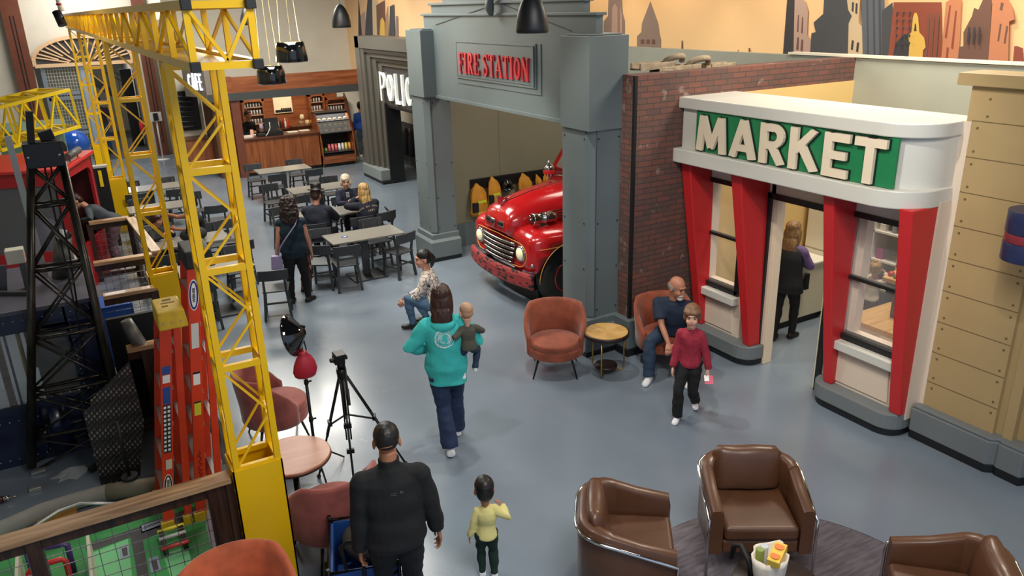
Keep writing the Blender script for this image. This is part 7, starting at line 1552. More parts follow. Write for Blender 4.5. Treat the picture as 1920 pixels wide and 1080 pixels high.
        mb.ell(H(0, .075, .035), .05*hk, .02*hk, .010*hk, 10, hm)
        for s in (-1, 1): mb.ell(H(s*.076, -.012, -.008), .010*hk, .02*hk, .033*hk, 10, hm); mb.ell(H(s*.034, .064, -.03), .022*hk, .022*hk, .026*hk, 10, hm)
        mb.tube([nk-up_*.06*k, nk+hu*.05*hk, H(0, -.02, -.05)], [.058*k, .052*hk, .05*hk], 14)
    mb = MB(); torso(mb); headmesh(mb)
    for (s_, e_, w_, sd, i) in ((sR, eR, wR, 1, 0), (sL, eL, wL, -1, 1)):
        mb.ell(s_, .050*k, n=12); mb.tube([S(.99), s_], [.045*k, .042*k], 12); mb.tube([s_, s_.lerp(e_, .5), e_, e_.lerp(w_, .4), w_], [.050*k*fat, .045*k*fat, .037*k, .038*k, .026*k], 12)
        hd_ = Vector(handdir[i]) if handdir[i] else (w_-e_); hand(mb, w_, hd_, sd, k*1.02, curl[i], Vector(handup[i]) if handup[i] else V3(sd, 0, 0), thumb=1 if sd < 0 else -1)
        if False: pass
    def leg(mb, hp_, kn, an, e=0, end=1.0, flare=0):
        a2 = kn.lerp(an, end); mb.tube([hp_+V3(0, 0, .04*k), hp_.lerp(kn, .25), hp_.lerp(kn, .7), kn, kn.lerp(a2, .35), kn.lerp(a2, .75), a2], [.088*k*fat+e, .088*k*fat+e, .068*k*fat+e, .056*k+e, .055*k+e+flare*.4, .043*k+e+flare*.8, .036*k+e+flare], 14)
    for hp_, kn, an in ((hR, kR, aR), (hL, kL, aL)): leg(mb, hp_, kn, an, -.006)
    fyaw = []
    for an, kn, fy in ((aR, kR, footyaw[0]), (aL, kL, footyaw[1])):
        y = R(fy); fd = V3(math.sin(y), math.cos(y), 0); fyaw.append(fd); mb.tube([an, an-V3(0, 0, .035*k)+fd*.02*k, an-V3(0, 0, .052*k)+fd*.09*k, an-V3(0, 0, .058*k)+fd*.145*k], [.034*k, .036*k, .034*k, .02*k], 10); mb.ell(an-V3(0, 0, .045*k)-fd*.03*k, .03*k, n=10)
    mb.v = [tuple(TX(p)) for p in mb.v]; b = remesh(mb, 'body', skin, t, vox, 3)
    def sub(nm, fn, mat, v=vox, smooth=6, noise=None, label=None):
        m = MB(); fn(m); m.v = [tuple(TX(p)) for p in m.v]; return remesh(m, nm, mat, t, v, smooth, noise, label)
    SH = None
    if trousers:
        def f(m):
            torso(m, .004, -.14, .10)
            e = .012*fit; fl = .022*(fit-1)*3 if fit > 1 else 0; end = 1.02 if legl == 'long' else .15
            for hp_, kn, an in ((hR, kR, aR), (hL, kL, aL)): leg(m, hp_, kn, an, e, end, fl)
        sub('trousers', f, trousers, vox, 5, (.010, 9, 16))
    if shirt:
        def f(m):
            torso(m, shirt_ease, hem, 1.07 if collar else 1.015, .012+shirt_ease*.4)
            for s_, e_, w_, sd in ((sR, eR, wR, 1), (sL, eL, wL, -1)):
                se = shirt_ease*.75; m.ell(s_, .056*k+se, n=14); m.tube([S(.985), s_-right*sd*.01], [.055*k+se*.8, .05*k+se*.8], 14)
                if sleeve == 'long': m.tube([s_, s_.lerp(e_, .5), e_, e_.lerp(w_, .5), e_.lerp(w_, .96)], [.056*k*fat+se, .052*k*fat+se, .047*k+se, .044*k+se, .034*k+se], 14)
                elif sleeve == 'short': m.tube([s_, s_.lerp(e_, .45), s_.lerp(e_, .75)], [.060*k*fat+se, .058*k*fat+se, .060*k*fat+se], 14)
                elif sleeve == 'elbow': m.tube([s_, s_.lerp(e_, .5), e_], [.060*k*fat+se, .056*k*fat+se, .054*k+se], 14)
                else: m.tube([s_, s_.lerp(e_, .2)], [.058*k+se, .05*k+se], 14)
            if collar: m.tube([S(.98), S(1.05), nk+hu*.012*k], [.078*k, .070*k+collar, .066*k+collar], 16)
        SH = sub('shirt', f, shirt, vox, 12 if vox < .009 else 6, (.016, 7, 9))
    if shoes:
        mt, kind = shoes
        for an, fd in ((aR, fyaw[0]), (aL, fyaw[1])):
            m = MB(); sd = fd.cross(V3(0, 0, 1)); g = an-V3(0, 0, .055*k)
            e = {'sock': 0.006, 'shoe': .008, 'sneaker': .012}[kind]
            rg = []
            for a, hw, zt in ((-.07, .022, .03), (-.055, .033, .05), (-.01, .036, .065 if kind != 'sock' else .09), (.05, .037, .05), (.11, .042, .03), (.155, .034, .02), (.18, .012, .008)):
                rg.append([g+fd*(a*k)+sd*((hw*k+e)*math.cos(q))+V3(0, 0, max(-.024*k+e*-.3, (zt*k+e)*math.sin(q)*.9+.0)) if math.sin(q) >= 0 else g+fd*(a*k)+sd*((hw*k+e)*math.cos(q))-V3(0, 0, .024*k*abs(math.sin(q))**.4+e*.1) for q in [2*math.pi*j/16 for j in range(16)]])
            m.loft(rg)
            m.tube([an-V3(0, 0, .02*k), an+V3(0, 0, (.07 if kind == 'sock' else .01)*k)], [.038*k+e, .040*k+e], 12)
            m.v = [tuple(TX(p)) for p in m.v]; remesh(m, 'sock' if kind == 'sock' else 'shoe', mt, t, min(vox, .007), 2)
    # face
    if face_:
        for s in (-1, 1):
            m = MB(); m.ell(H(s*.030, .083, .012), .012*hk, .005*hk, .0055*hk, 10, hm); m.v = [tuple(TX(p)) for p in m.v]; m.build('eye', EYE, t)
            m = MB(); m.tube([H(s*.046, .076, .030), H(s*.03, .089, .036), H(s*.014, .091, .033)], .003*hk, 6); m.v = [tuple(TX(p)) for p in m.v]; m.build('eyebrow', BROW, t)
        m = MB(); m.tube([H(-.022, .082, -.056), H(0, .092, -.055), H(.022, .082, -.056)], [.003*hk, .0055*hk, .003*hk], 8); m.v = [tuple(TX(p)) for p in m.v]; m.build('mouth', LIP, t)
    if hair:
        style, hmat = hair
        def f(m):
            E = lambda x, y, z, a, b_, c: m.ell(H(x, y, z), a*hk, b_*hk, c*hk, 18, hm)
            if style in ('short', 'crop', 'mop'):
                g = {'short': .008, 'crop': .004, 'mop': .014}[style]
                E(0, -.022, .048, .074+g, .088+g, .080+g); E(0, -.055, .0 if style != 'crop' else .022, .066+g, .05+g, .07+g if style != 'crop' else .052)
                if style == 'mop': E(0, .02, .06, .078+g, .07, .05); E(-.03, .05, .062, .045, .045, .035); E(.03, .048, .06, .045, .045, .035); [E(s*.07, -.0, .005, .02, .045, .05) for s in (-1, 1)]
            elif style == 'bob':
                E(0, -.02, .05, .088, .1, .082); E(0, -.05, -.01, .088, .065, .09); [E(s*.075, -.005, -.02, .024, .05, .075) for s in (-1, 1)]; E(.02, .055, .07, .06, .045, .035)
            elif style == 'long':
                E(0, -.02, .05, .086, .1, .082); E(0, -.055, -.03, .09, .06, .12); E(0, -.075, -.16, .095, .045, .13); [E(s*.075, -.01, -.06, .026, .045, .12) for s in (-1, 1)]; [E(s*.06, -.06, -.24, .04, .03, .08) for s in (-1, 0, 1)]
            elif style == 'curly':
                E(0, -.03, .06, .105, .105, .09); E(0, -.06, -.05, .125, .09, .13); E(0, -.06, -.16, .14, .075, .11); [E(s*.10, -.02, -.09, .05, .06, .12) for s in (-1, 1)]
            elif style == 'pony':
                E(0, -.02, .048, .083, .098, .082); E(0, -.055, .0, .075, .06, .07); m.tube([H(.02, -.1, .04), H(.05, -.14, -.02), H(.08, -.13, -.1), H(.1, -.11, -.17)], [.03*hk, .036*hk, .03*hk, .01*hk], 10)
            elif style == 'fringe':      # balding: ring low on the head
                E(0, -.045, .01, .079, .07, .05); [E(s*.068, -.02, .0, .016, .04, .035) for s in (-1, 1)]
            elif style == 'baby': E(0, -.02, .05, .075, .092, .078); E(0, -.05, .01, .066, .055, .06)
            elif style == 'bun': E(0, -.02, .05, .082, .098, .08); E(0, -.05, -.0, .074, .06, .06); E(0, -.06, .13, .03, .03, .03)
        ns = {'curly': (.03, 26, 26), 'long': (.008, 60, 6), 'bob': (.007, 60, 8), 'pony': (.006, 60, 8), 'mop': (.006, 55, 12)}.get(style, (.002, 50, 50))
        sub('hair', f, hmat, max(.006, min(vox, .009)), 3, ns)
    return dict(t=t, TX=TX, H=H, S=S, wR=wR, wL=wL, eR=eR, eL=eL, sR=sR, sL=sL, shirt=SH, k=k, hk=hk, hm=hm, right=right, fwd=fwd, up=up_, kR=kR, kL=kL, aR=aR, aL=aL, mw=mw, pel=pel)
def part(P, name, mb, mat, label=None):
    mb.v = [tuple(P['TX'](p)) for p in mb.v]; return mb.build(name, mat, P['t'], label=label)
def on_surface(P, pts2, axis_o, axis_d, ru, rv, off=.004):
    """project local (u,v) points onto the shirt along axis_d"""
    me = P['shirt'].data; bv = BVHTree.FromPolygons([v.co for v in me.vertices], [tuple(p.vertices) for p in me.polygons]); out = []
    for u, v in pts2:
        o = axis_o+ru*u+rv*v-axis_d*.6; h = bv.ray_cast(o, axis_d)
        out.append((h[0]-axis_d*off) if h[0] else None)
    return out
HB = M('hair_dark', '#17120f', .45); HBR = M('hair_brown', '#3a2118', .45); HBL = M('hair_blonde', '#b08e58', .5, nscale=30, namt=.3, stretch=(1, 1, .15)); HLB = M('hair_light_brown', '#6e4c33', .5); HWH = M('hair_white', '#cfc3a8', .5); HGR = M('hair_grey', '#7d7672', .6)
def clo(n, c, r=.85, **k): return M('cloth_'+n, c, r, bump=.25, bscale=35, **k)
WSH = M('white_sock', '#e9e9ea', .8); BSH = M('black_shoe', '#131313', .5)
DEN = clo('denim', '#26384f', nscale=12, namt=.15); DEND = clo('dark_denim', '#1e2f4e', nscale=12, namt=.15); BLKC = clo('black', '#0e0f11'); NAVC = clo('navy', '#15192a')
# 1 man in black, back to the camera
P = person('person in a black fleece with short dark hair, back to camera beside the wagon', (1.47, 4.35), 14, 1.71, build='m', lean=(0, .04, 1), hands=((.34, .06, .70), (-.26, .02, .72)), elbows=((.6, -1, 0), (-.6, -1, 0)), feet=((.12, .02, .08), (-.10, .18, .08)), hd=(4, 6), skin=SKIN2, hair=('crop', HB), shirt=BLKC, sleeve='long', hem=-.14, trousers=BLKC, shoes=(BSH, 'shoe'), vox=.007, shirt_ease=.026, fat=1.09, collar=.008, curl=(35, 30))
mb = MB(); H = P['H']
mb.tube([H(-.04, -.098, .004), H(.0, -.1135, .010), H(.03, -.106, .014)], [.002, .0032, .002], 6); part(P, 'shaved_line', mb, SKIN2)
Q = P; S = P['S']
dq = (P['mw'].to_3x3() @ P['fwd']); ro = P['mw'] @ S(.80); rr = (P['mw'].to_3x3() @ P['right'])
inv = WM[P['t'].name].inverted()
def decal(P, f, polys, depth, name, mat, back=True, cz=1.0, off=.003):
    """polys: list of polyline (u,v) lists in metres, drawn as thin strips on the shirt; u to the wearer's viewer-right"""
    lf = P['fwd']; lr = P['right']; lu = P['up']; d = lf if back else -lf; ru = lr if back else -lr; o = P['S'](f)
    me = P['shirt'].data; bv = BVHTree.FromPolygons([v.co for v in me.vertices], [tuple(p.vertices) for p in me.polygons]); mb = MB()
    for w, pts in polys:
        hit = []
        for u, v in pts:
            h = bv.ray_cast(o+ru*u+lu*v-d*.6, d)
            if h[0] is not None: hit.append((h[0]-d*off, u, v))
        if len(hit) < 2: continue
        L = []
        for i, (p, u, v) in enumerate(hit):
            a = hit[max(0, i-1)][0]; b = hit[min(len(hit)-1, i+1)][0]; tg = (b-a).normalized(); s = tg.cross(d).normalized()*w/2; L.append((p+s, p-s))
        vs = [q for pr in L for q in pr]+[q-d*depth for pr in L for q in pr]; n = len(vs)//2
        fs = []
        for i in range(len(L)-1):
            a = 2*i; fs += [(a+n, a+1+n, a+3+n, a+2+n), (a, a+2, a+3, a+1), (a, a+n, a+2+n, a+2), (a+1, a+3, a+3+n, a+1+n)]
        mb.add(vs, fs, False)
    if mb.v:
        o_ = mb.build(name, mat, None, fix=True); COL.objects.unlink(o_); return finish(o_, P['t'], local=True)
decal(P, .80, [(.004, [(.045+.022*math.cos(R(a))*q, -.01+.016*math.sin(R(a))*q) for a in range(0, 91, 15)]) for q in (1, .7, .4)]+[(.004, [(.03-.05, .0), (.02, .0)]), (.004, [(-.02, -.012), (.02, -.012)])], .001, 'chest_logo', M('logo_grey', '#55585c', .7))
# 2 child in yellow
YLW = clo('soft_yellow', '#d9cd85'); DGR = clo('dark_green', '#0f2a20')
P = person('small child in a pale yellow sweater, one hand raised to the head', (2.30, 4.60), 22, .80, build='k', headk=.84, hands=((.135, .05, .64), (-.155, .02, .31)), elbows=((1, -.2, -.25), (-.6, -1, 0)), handdir=((-.55, .2, .75), None), feet=((.05, .0, .04), (-.045, .03, .04)), hd=(-4, 4), skin=SKIN2, hair=('short', HB), shirt=YLW, sleeve='long', hem=-.13, trousers=DGR, shoes=(WSH, 'sneaker'), vox=.0055, shirt_ease=.012, curl=(45, 25))
# 3 woman in teal hoodie
TEAL = clo('teal', '#36b3ad', nscale=10, namt=.06)
P = person('person in a teal hoodie with white swirl print, walking away carrying a baby', (2.93, 6.60), 22, 1.72, build='w', lean=(-.02, .05, 1), hands=((.20, .20, 1.02), (-.20, .16, 1.05)), elbows=((1, -.5, -.4), (-1, -.7, -.3)), feet=((.08, .20, .08), (-.02, -.22, .10)), knees=((.1, 1, 0), (-.1, 1, 0)), footyaw=(5, -5), hd=(8, 8), hair=('long', HBR), shirt=TEAL, sleeve='long', hem=-.36, trousers=DEND, fit=1.5, shoes=(WSH, 'sneaker'), vox=.007, shirt_ease=.034, fat=1.10, collar=.02, curl=(40, 40))
rnd = random.Random(5); pol = []
for i in range(46):
    a0 = rnd.uniform(0, 360); r0_ = rnd.uniform(.03, .098); ln = rnd.uniform(40, 95); e = rnd.uniform(-.012, .012)
    pol.append((rnd.choice((.0018, .003, .0045)), [((r0_+e*j/8)*math.cos(R(a0+ln*j/8)), (r0_+e*j/8)*math.sin(R(a0+ln*j/8))) for j in range(9)]))
decal(P, .66, pol, .001, 'swirl_print', M('print_white', '#dfe9ea', .6))
mb = MB(); S = P['S']; lf, lr, lu = P['fwd'], P['right'], P['up']
mb.tube([S(.98)+lr*(.10*math.cos(a))-lf*(.055+.05*math.sin(a)*1.0)+lu*(-.02-.035*math.sin(a)) for a in [math.pi*j/10 for j in range(11)]], [.02, .034, .042, .048, .05, .052, .05, .048, .042, .034, .02], 12); part(P, 'hood', mb, TEAL)
# 4 baby
BJ = clo('olive_grey', '#4b4a40')
P = person('fair haired baby with white socks carried by the person in the teal hoodie', (3.12, 6.45), 15, .78, build='k', headk=.78, zbase=.86, pelvis=(0, 0, .27), lean=(0, .05, 1), hands=((.10, .16, .42), (-.17, .04, .43)), elbows=((1, -.5, -.5), (-.6, -.8, -.5)), feet=((.07, .08, .0), (-.07, .0, -.03)), knees=((.6, 1, .3), (-.6, 1, .3)), hd=(-10, 5), skin=SKINP, hair=('baby', M('hair_baby', '#b08a6c', .6)), shirt=BJ, hem=-.06, trousers=DEN, shoes=(WSH, 'sock'), vox=.006, shirt_ease=.010)
# 5 kneeling woman
PATT = bpy.data.materials.new('cloth_ring_print'); PATT.use_nodes = True; nt = PATT.node_tree; b = nt.nodes['Principled BSDF']; b.inputs['Roughness'].default_value = .8
tc = nt.nodes.new('ShaderNodeTexCoord'); vo = nt.nodes.new('ShaderNodeTexVoronoi'); vo.inputs['Scale'].default_value = 13; rp = nt.nodes.new('ShaderNodeValToRGB'); cr_ = rp.color_ramp
cr_.elements[0].color = (*lin('#d9cbbf'), 1); cr_.elements[0].position = .42; cr_.elements[1].color = (*lin('#d9cbbf'), 1); cr_.elements[1].position = .56
e = cr_.elements.new(.46); e.color = (*lin('#2c2826'), 1); e = cr_.elements.new(.51); e.color = (*lin('#2c2826'), 1)
nt.links.new(tc.outputs['Object'], vo.inputs['Vector']); nt.links.new(vo.outputs['Distance'], rp.inputs[0]); nt.links.new(rp.outputs[0], b.inputs['Base Color'])
P = person('person crouching in a cream blouse with black ring print and jeans, dark ponytail', (4.08, 9.72), -55, 1.66, build='w', pelvis=(0, -.12, .34), lean=(.02, .22, 1), hands=((.14, .28, .40), (-.14, .30, .40)), elbows=((.6, -.6, -.6), (-.6, -.6, -.6)), feet=((.12, .06, .09), (-.14, .20, .09)), knees=((.3, 1, .8), (-.3, 1, .5)), hd=(-25, 4), hair=('pony', HB), shirt=PATT, sleeve='long', hem=-.16, trousers=clo('light_denim', '#4d6a86'), shoes=(BSH, 'shoe'), vox=.009, shirt_ease=.02, fat=1.05)
# 6 woman with bag
P = person('person with long curly hair and red glasses carrying a lavender bag', (2.76, 11.72), 12, 1.64, build='w', lean=(0, .03, 1), hands=((.27, .02, .74), (-.27, .02, .78)), feet=((.13, .0, .075), (-.12, .02, .075)), hd=(48, 4), hair=('curly', M('hair_curly_brown', '#2e211b', .6, nscale=40, namt=.4)), shirt=clo('dark_teal', '#0d2733'), sleeve='cap', hem=-.26, trousers=BLKC, shoes=(BSH, 'shoe'), vox=.010, shirt_ease=.02, fat=1.16, footyaw=(40, 10))
mb = MB(); S = P['S']; H = P['H']; LAV = M('lavender_leather', '#9d92b8', .5)
mb.hexa([(-.37, -.13, .62), (-.19, -.15, .62), (-.19, -.07, .62), (-.37, -.05, .62), (-.35, -.13, .84), (-.2, -.15, .84), (-.2, -.09, .84), (-.35, -.07, .84)])
bg_ = thing('shoulder_bag', 'lavender shoulder bag hanging at the curly haired person\'s left side', 'bag', (2.5, 11.7, .7))
mb.v = [tuple(P['TX'](p)) for p in mb.v]; mb.build('bag_body', LAV, bg_, bevel=.012)
mb = MB(); pts = [(-.24, -.12, .84), (-.2, -.17, .98), (-.08, -.18, 1.14), (.06, -.15, 1.30), (.11, -.06, 1.40), (.10, .05, 1.37), (-.05, .17, 1.15), (-.24, -.06, .85)]; mb.tube(pts, .009, 6); mb.v = [tuple(P['TX'](p)) for p in mb.v]; mb.build('strap', LAV, bg_)
mb = MB()
for s in (-1, 1): mb.tube([H(s*.03+.022*math.cos(a), .094, .012+.016*math.sin(a)) for a in [2*math.pi*j/12 for j in range(12)]], .003, 5, closed=True); mb.cyl(H(s*.05, .09, .014), H(s*.076, .0, .014), .003, n=5)
part(P, 'glasses', mb, M('red_plastic', '#a82a30', .3)); mb = MB()
for s in (-1, 1): mb.ell(H(s*.035, .02, .135), .03, .02, .018, 10)
part(P, 'hair_clip', mb, DBK)
P = person('small child in rust trousers half hidden behind the curly haired person', (2.96, 12.15), 60, .95, build='k', headk=.78, skin=SKIN, hair=('short', HBR), shirt=clo('rust', '#7a3f26'), trousers=clo('rust2', '#7a3f26'), shoes=(BSH, 'shoe'), vox=.011)
# seated trio
P = person('seated person in a black top hat and dark navy coat, back to the camera', (3.66, 13.52), 28, 1.76, build='m', pelvis=(0, .0, .53), lean=(0, .10, 1), hands=((.12, .40, .84), (-.02, .42, .84)), elbows=((1, -.4, -.7), (-1, -.4, -.7)), feet=((.20, .45, .08), (-.14, .42, .08)), knees=((.2, .6, 1), (-.2, .6, 1)), hd=(15, 10), hair=('short', HBR), shirt=NAVC, sleeve='long', hem=-.2, trousers=BLKC, shoes=(BSH, 'shoe'), vox=.010, shirt_ease=.03, fat=1.1)
mb = MB(); H = P['H']; mb.lathe([(.0, .0), (.15, 0), (.152, .008), (.098, .012), (.092, .06), (.10, .115), (.085, .118), (.0, .112)], H(0, -.01, .085), 28, P['mw'].to_3x3().inverted() @ Vector((.05, .1, 1))); part(P, 'top_hat', mb, M('hat_black', '#0c0c0e', .5))
P = person('seated person with short white hair, navy cardigan and striped top', (4.66, 14.88), 186, 1.58, build='w', pelvis=(0, .0, .52), lean=(0, .12, 1), hands=((.04, .40, .80), (-.06, .38, .80)), elbows=((1, -.4, -.7), (-1, -.4, -.7)), feet=((.10, .40, .08), (-.10, .38, .08)), knees=((.1, .6, 1), (-.1, .6, 1)), hd=(8, 12), skin=SKINP, hair=('bob', HWH), shirt=clo('navy_cardigan', '#131a30'), sleeve='long', hem=-.1, trousers=BLKC, shoes=(BSH, 'shoe'), vox=.010, shirt_ease=.022, fat=1.05)
decal(P, .8, [(.075, [(0, .09), (0, -.16)])], .002, 'striped_top', M('stripe_dark', '#20242e', .8), back=False); decal(P, .8, [(.012, [(-.034, .075-.028*i), (.034, .075-.028*i)]) for i in range(8)], .002, 'white_stripes', M('stripe_white', '#d8d4cc', .8), back=False, off=.007)
P = person('seated person with long blonde hair and a navy sweatshirt with curved lettering', (4.66, 13.50), 5, 1.68, build='w', pelvis=(0, .0, .52), lean=(-.12, .16, 1), hands=((-.05, .40, .84), (-.16, .34, 1.02)), elbows=((1, -.4, -.7), (-1, -.4, -.7)), feet=((.10, .10, .08), (-.12, .30, .08)), knees=((.2, .8, .6), (-.2, .6, 1)), hd=(-14, 6), hair=('long', HBL), shirt=clo('navy_sweat', '#0f1424'), sleeve='long', hem=-.16, trousers=clo('navy_trouser', '#1a2036'), shoes=(WSH, 'sneaker'), vox=.010, shirt_ease=.032, fat=1.12)
def decal_text(P, txt, size, u0, v0, bend, name, mat, f=.72):
    items = []
    for i, ch in enumerate(txt):
        cu = bpy.data.curves.new('t', 'FONT'); cu.body = ch; cu.size = size; cu.resolution_u = 2; cu.offset = .0012; o = bpy.data.objects.new('t', cu); COL.objects.link(o); bpy.context.view_layer.update()
        me = bpy.data.meshes.new_from_object(o.evaluated_get(bpy.context.evaluated_depsgraph_get())); bpy.data.objects.remove(o); items.append(me)
    lf = P['fwd']; lr = P['right']; lu = P['up']; o = P['S'](f); mes = P['shirt'].data; bv = BVHTree.FromPolygons([v.co for v in mes.vertices], [tuple(p.vertices) for p in mes.polygons]); mb = MB(); n = len(txt)
    for i, me in enumerate(items):
        if not me.vertices: continue
        uc = u0+(i-(n-1)/2)*size*.82; ang = -uc*bend; cvx = (min(v.co.x for v in me.vertices)+max(v.co.x for v in me.vertices))/2; vs = []
        for v in me.vertices:
            x, y = v.co.x-cvx, v.co.y; u = uc+x*math.cos(ang)-y*math.sin(ang); w = v0-uc*uc*bend/2+x*math.sin(ang)+y*math.cos(ang)
            h = bv.ray_cast(o+lr*u+lu*w-lf*.6, lf); vs.append((h[0] if h[0] is not None else o+lr*u+lu*w-lf*.2)-lf*.007)
        mb.add(vs, [tuple(p.vertices) for p in me.polygons], False)
    o_ = mb.build(name, mat, None, fix=False); COL.objects.unlink(o_); return finish(o_, P['t'], local=True)
LTR = M('lettering_tan', '#a89a86', .7)
decal_text(P, 'LOVE ALL SERVE', .034, -.0, .045, 3.0, 'lettering', LTR); decal_text(P, '1971', .042, .03, -.04, .5, 'lettering', LTR)
t = thing('handbag', 'brown leather handbag hung on the chair back corner', 'bag', (5.06, 13.80, .55)); mb = MB(); mb.ell((5.12, 13.75, .60), .10, .08, .12, 14); mb.build('bag_body', M('bag_brown', '#3d3029', .45, bump=.5, bscale=12), t); mb = MB(); mb.tube([(5.10, 13.76, .68), (5.04, 13.8, .80), (5.04, 13.76, .80), (5.13, 13.75, .68)], .008, 6); mb.build('strap', M('bag_brown', '#3d3029'), t)
# 9 seated man in navy t-shirt
P = person('seated balding person with a white beard, navy t-shirt and jeans, looking right', (6.08, 6.75), 228, 1.70, build='m', pelvis=(0, -.04, .50), lean=(0, .42, 1), hands=((.0, .44, .50), (-.10, .42, .54)), elbows=((1, .0, -.6), (-1, 0, -.6)), feet=((.22, .46, .08), (-.22, .38, .08)), knees=((.4, .6, 1), (-.4, .6, 1)), footyaw=(10, -10), hd=(-52, 14), skin=M('skin_ruddy', '#b57a60', .5), hair=('fringe', HGR), shirt=clo('navy_tshirt', '#1c2a3e'), sleeve='short', hem=-.12, trousers=DEN, fit=1.3, shoes=(WSH, 'sock'), vox=.007, shirt_ease=.018, fat=1.12, curl=(45, 45), handdir=((-.1, .8, -.5), (.1, .8, -.5)), handup=((0, .5, 1), (0, .5, 1)))
mb = MB(); H = P['H']; hk = P['hk']
mb.ell(H(0, .07, -.092), .036*hk, .03*hk, .026*hk, 14, P['hm']); mb.tube([H(-.034, .078, -.06), H(-.012, .096, -.045), H(.012, .096, -.045), H(.034, .078, -.06)], .009*hk, 8); part(P, 'beard', mb, M('beard_white', '#c9c2ba', .8))
# 10 boy in red
REDS = clo('red_heather', '#8f1f33', nscale=25, namt=.15)
P = person('child in a red sweater and black trousers walking towards the camera with a card', (5.45, 5.77), 236, 1.27, build='k', headk=.90, pelvis=(0, 0, .64), lean=(0, .03, 1), hands=((.16, .10, .56), (-.24, .02, .47)), elbows=((.6, -1, 0), (-.6, -1, 0)), feet=((.06, .20, .06), (-.05, -.17, .09)), knees=((.0, 1, 0), (.0, 1, 0)), footyaw=(0, -15), hd=(-12, 2), skin=SKINP, hair=('mop', HLB), shirt=REDS, sleeve='long', hem=-.12, trousers=BLKC, fit=1.25, shoes=(WSH, 'sock'), vox=.006, shirt_ease=.015, curl=(35, 60), handdir=(None, (-.2, .6, -.6)))
w = P['mw'] @ P['wL']; t = thing('folded_card', 'pink and white folded card held by the child in red', 'card', (w.x, w.y, w.z-.08)); dd = P['mw'].to_3x3() @ Vector((-.2, .6, -.5)).normalized()
mb = MB(); mb.bar(w+dd*.07, w+dd*.17, .09, .006); mb.build('card_sheet', M('card_pink', '#d9607a', .5), t); mb = MB(); mb.bar(w+dd*.06+Vector((-.03, 0, 0)), w+dd*.13+Vector((-.03, 0, 0)), .05, .009); mb.build('white_fold', PW, t)
# 11 woman in market
P = person('person with blonde hair, lilac sleeves and black vest in the market doorway', (7.90, 6.63), 62, 1.58, build='w', lean=(0, .02, 1), hands=((.10, .26, 1.02), (-.05, .26, 1.0)), elbows=((1, -.5, -.6), (-1, -.5, -.6)), feet=((.10, .08, .08), (-.09, -.1, .08)), footyaw=(20, 0), hd=(12, 6), hair=('long', M('hair_dark_blonde', '#8f6f48', .5, nscale=30, namt=.25, stretch=(1, 1, .15))), shirt=clo('lilac', '#6d5a88'), sleeve='long', hem=0, trousers=BLKC, shoes=(BSH, 'shoe'), vox=.008, shirt_ease=.012, fat=1.06)
mb = MB(); S = P['S']; rg = []
for f, a, b_ in ((-.34, .215, .165), (-.1, .20, .155), (.3, .175, .14), (.6, .185, .15), (.85, .165, .13), (.98, .11, .09)): rg.append([S(f)+P['right']*a*math.cos(q)+P['fwd']*b_*math.sin(q) for q in [2*math.pi*j/24 for j in range(24)]])
mb.loft(rg); part(P, 'vest', mb, M('vest_black', '#15171b', .8, bump=.5, bscale=10))
# 12 toddler in market
f = G(1624, 622, 0)
P = person('toddler with a wispy topknot reaching into the produce tray inside the market', (f.x, f.y), 75, .92, build='k', headk=.80, hands=((.06, .24, .80), (-.04, .26, .78)), elbows=((1, -.3, -.5), (-1, -.3, -.5)), skin=SKINP, hair=('bun', HBL), shirt=clo('cream', '#cfc3b4'), sleeve='long', hem=-.1, trousers=clo('mauve_brown', '#6f5148'), fit=1.3, shoes=(WSH, 'sock'), vox=.008)
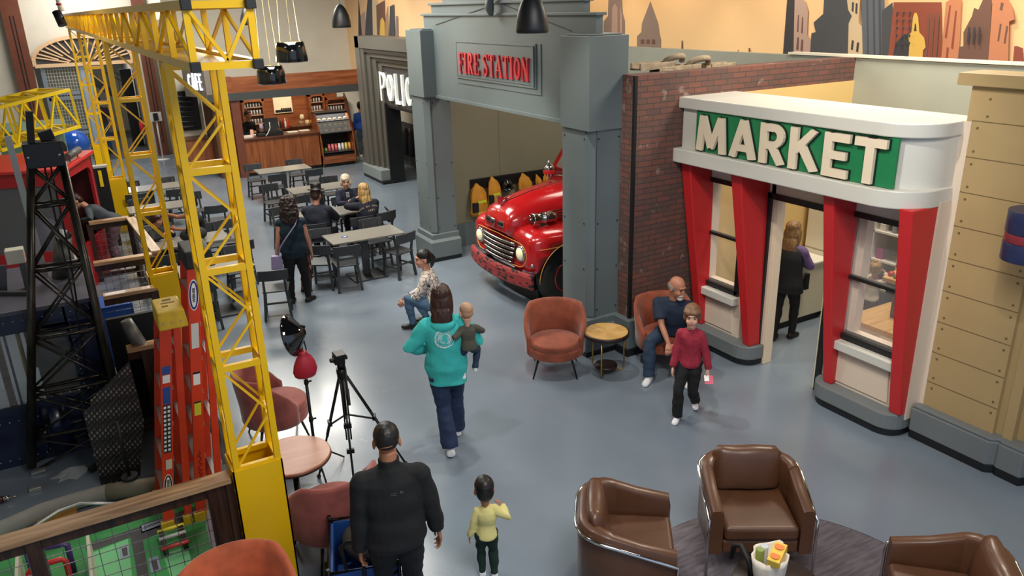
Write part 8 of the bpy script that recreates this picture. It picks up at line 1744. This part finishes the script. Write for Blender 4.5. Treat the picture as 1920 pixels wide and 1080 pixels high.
# 13 bending person by the red cab
P = person('person in a grey long sleeved top bending into the red play cab', (.46, 15.25), -75, 1.66, build='w', pelvis=(0, -.05, .90), lean=(0, 1.0, .72), hands=((.05, .42, .95), (-.28, .42, 1.02)), elbows=((1, 0, -.5), (-1, 0, -.5)), feet=((.1, 0, .08), (-.1, .0, .08)), hd=(-10, 40), hair=('short', HBR), shirt=clo('slate_top', '#3b4148'), sleeve='long', hem=-.1, trousers=clo('mauve_pattern', '#6a4f58', nscale=60, namt=.3), shoes=(M('white_red_shoe', '#c9b8b0', .6, nscale=12, namt=.4), 'sneaker'), vox=.011, shirt_ease=.015)
# 14-15 pair at left table
P = person('seated child in dark clothes at the left tables', (1.08, 14.25), 150, 1.25, build='k', headk=.88, pelvis=(0, 0, .55), lean=(.05, .1, 1), hands=((.12, .32, .84), (-.1, .3, .84)), feet=((.1, .35, .2), (-.1, .35, .2)), knees=((.1, .5, 1), (-.1, .5, 1)), hd=(-20, 10), hair=('mop', HBR), shirt=clo('charcoal', '#2a2c30'), trousers=clo('grey_t', '#33363b'), shoes=(BSH, 'shoe'), vox=.011)
P = person('seated person in a sleeveless black top reaching towards the child at the left tables', (1.80, 14.35), 262, 1.66, build='w', pelvis=(0, 0, .55), lean=(0, .12, 1), hands=((.15, .48, 1.08), (-.12, .44, .86)), elbows=((1, 0, -.5), (-1, 0, -.5)), feet=((.1, .35, .08), (-.1, .35, .08)), knees=((.1, .5, 1), (-.1, .5, 1)), hd=(0, 8), skin=SKIN2, hair=('short', HB), shirt=BLKC, sleeve='cap', trousers=BLKC, shoes=(BSH, 'shoe'), vox=.011)
# 16 person in jeans in the gateway, 17 cafe worker, 18 person in blue
P = person('person in jeans standing in the gateway behind the yellow towers', (1.22, 29.6), 200, 1.80, build='m', hands=((.2, .2, 1.1), (-.3, .1, 1.0)), hair=('short', HBR), shirt=clo('plum', '#4a3640'), sleeve='short', trousers=clo('jeans_blue', '#2d4f78'), fit=1.4, shoes=(BSH, 'shoe'), vox=.014)
P = person('cafe worker in black bending over the left end of the counter', (4.62, 23.5), 150, 1.66, build='w', lean=(0, .25, 1), hands=((.15, .35, 1.1), (-.15, .35, 1.1)), skin=SKIN2, hair=('bun', M('hair_maroon', '#3a1620', .5)), shirt=BLKC, trousers=BLKC, shoes=(BSH, 'shoe'), vox=.012)
P = person('person in a blue top between the pastry case and the police front', (8.0, 23.3), 20, 1.62, build='w', hair=('short', HB), shirt=clo('royal_blue', '#1f49a0'), trousers=clo('jeans_faded', '#4a5c70'), shoes=(WSH, 'sneaker'), vox=.014)
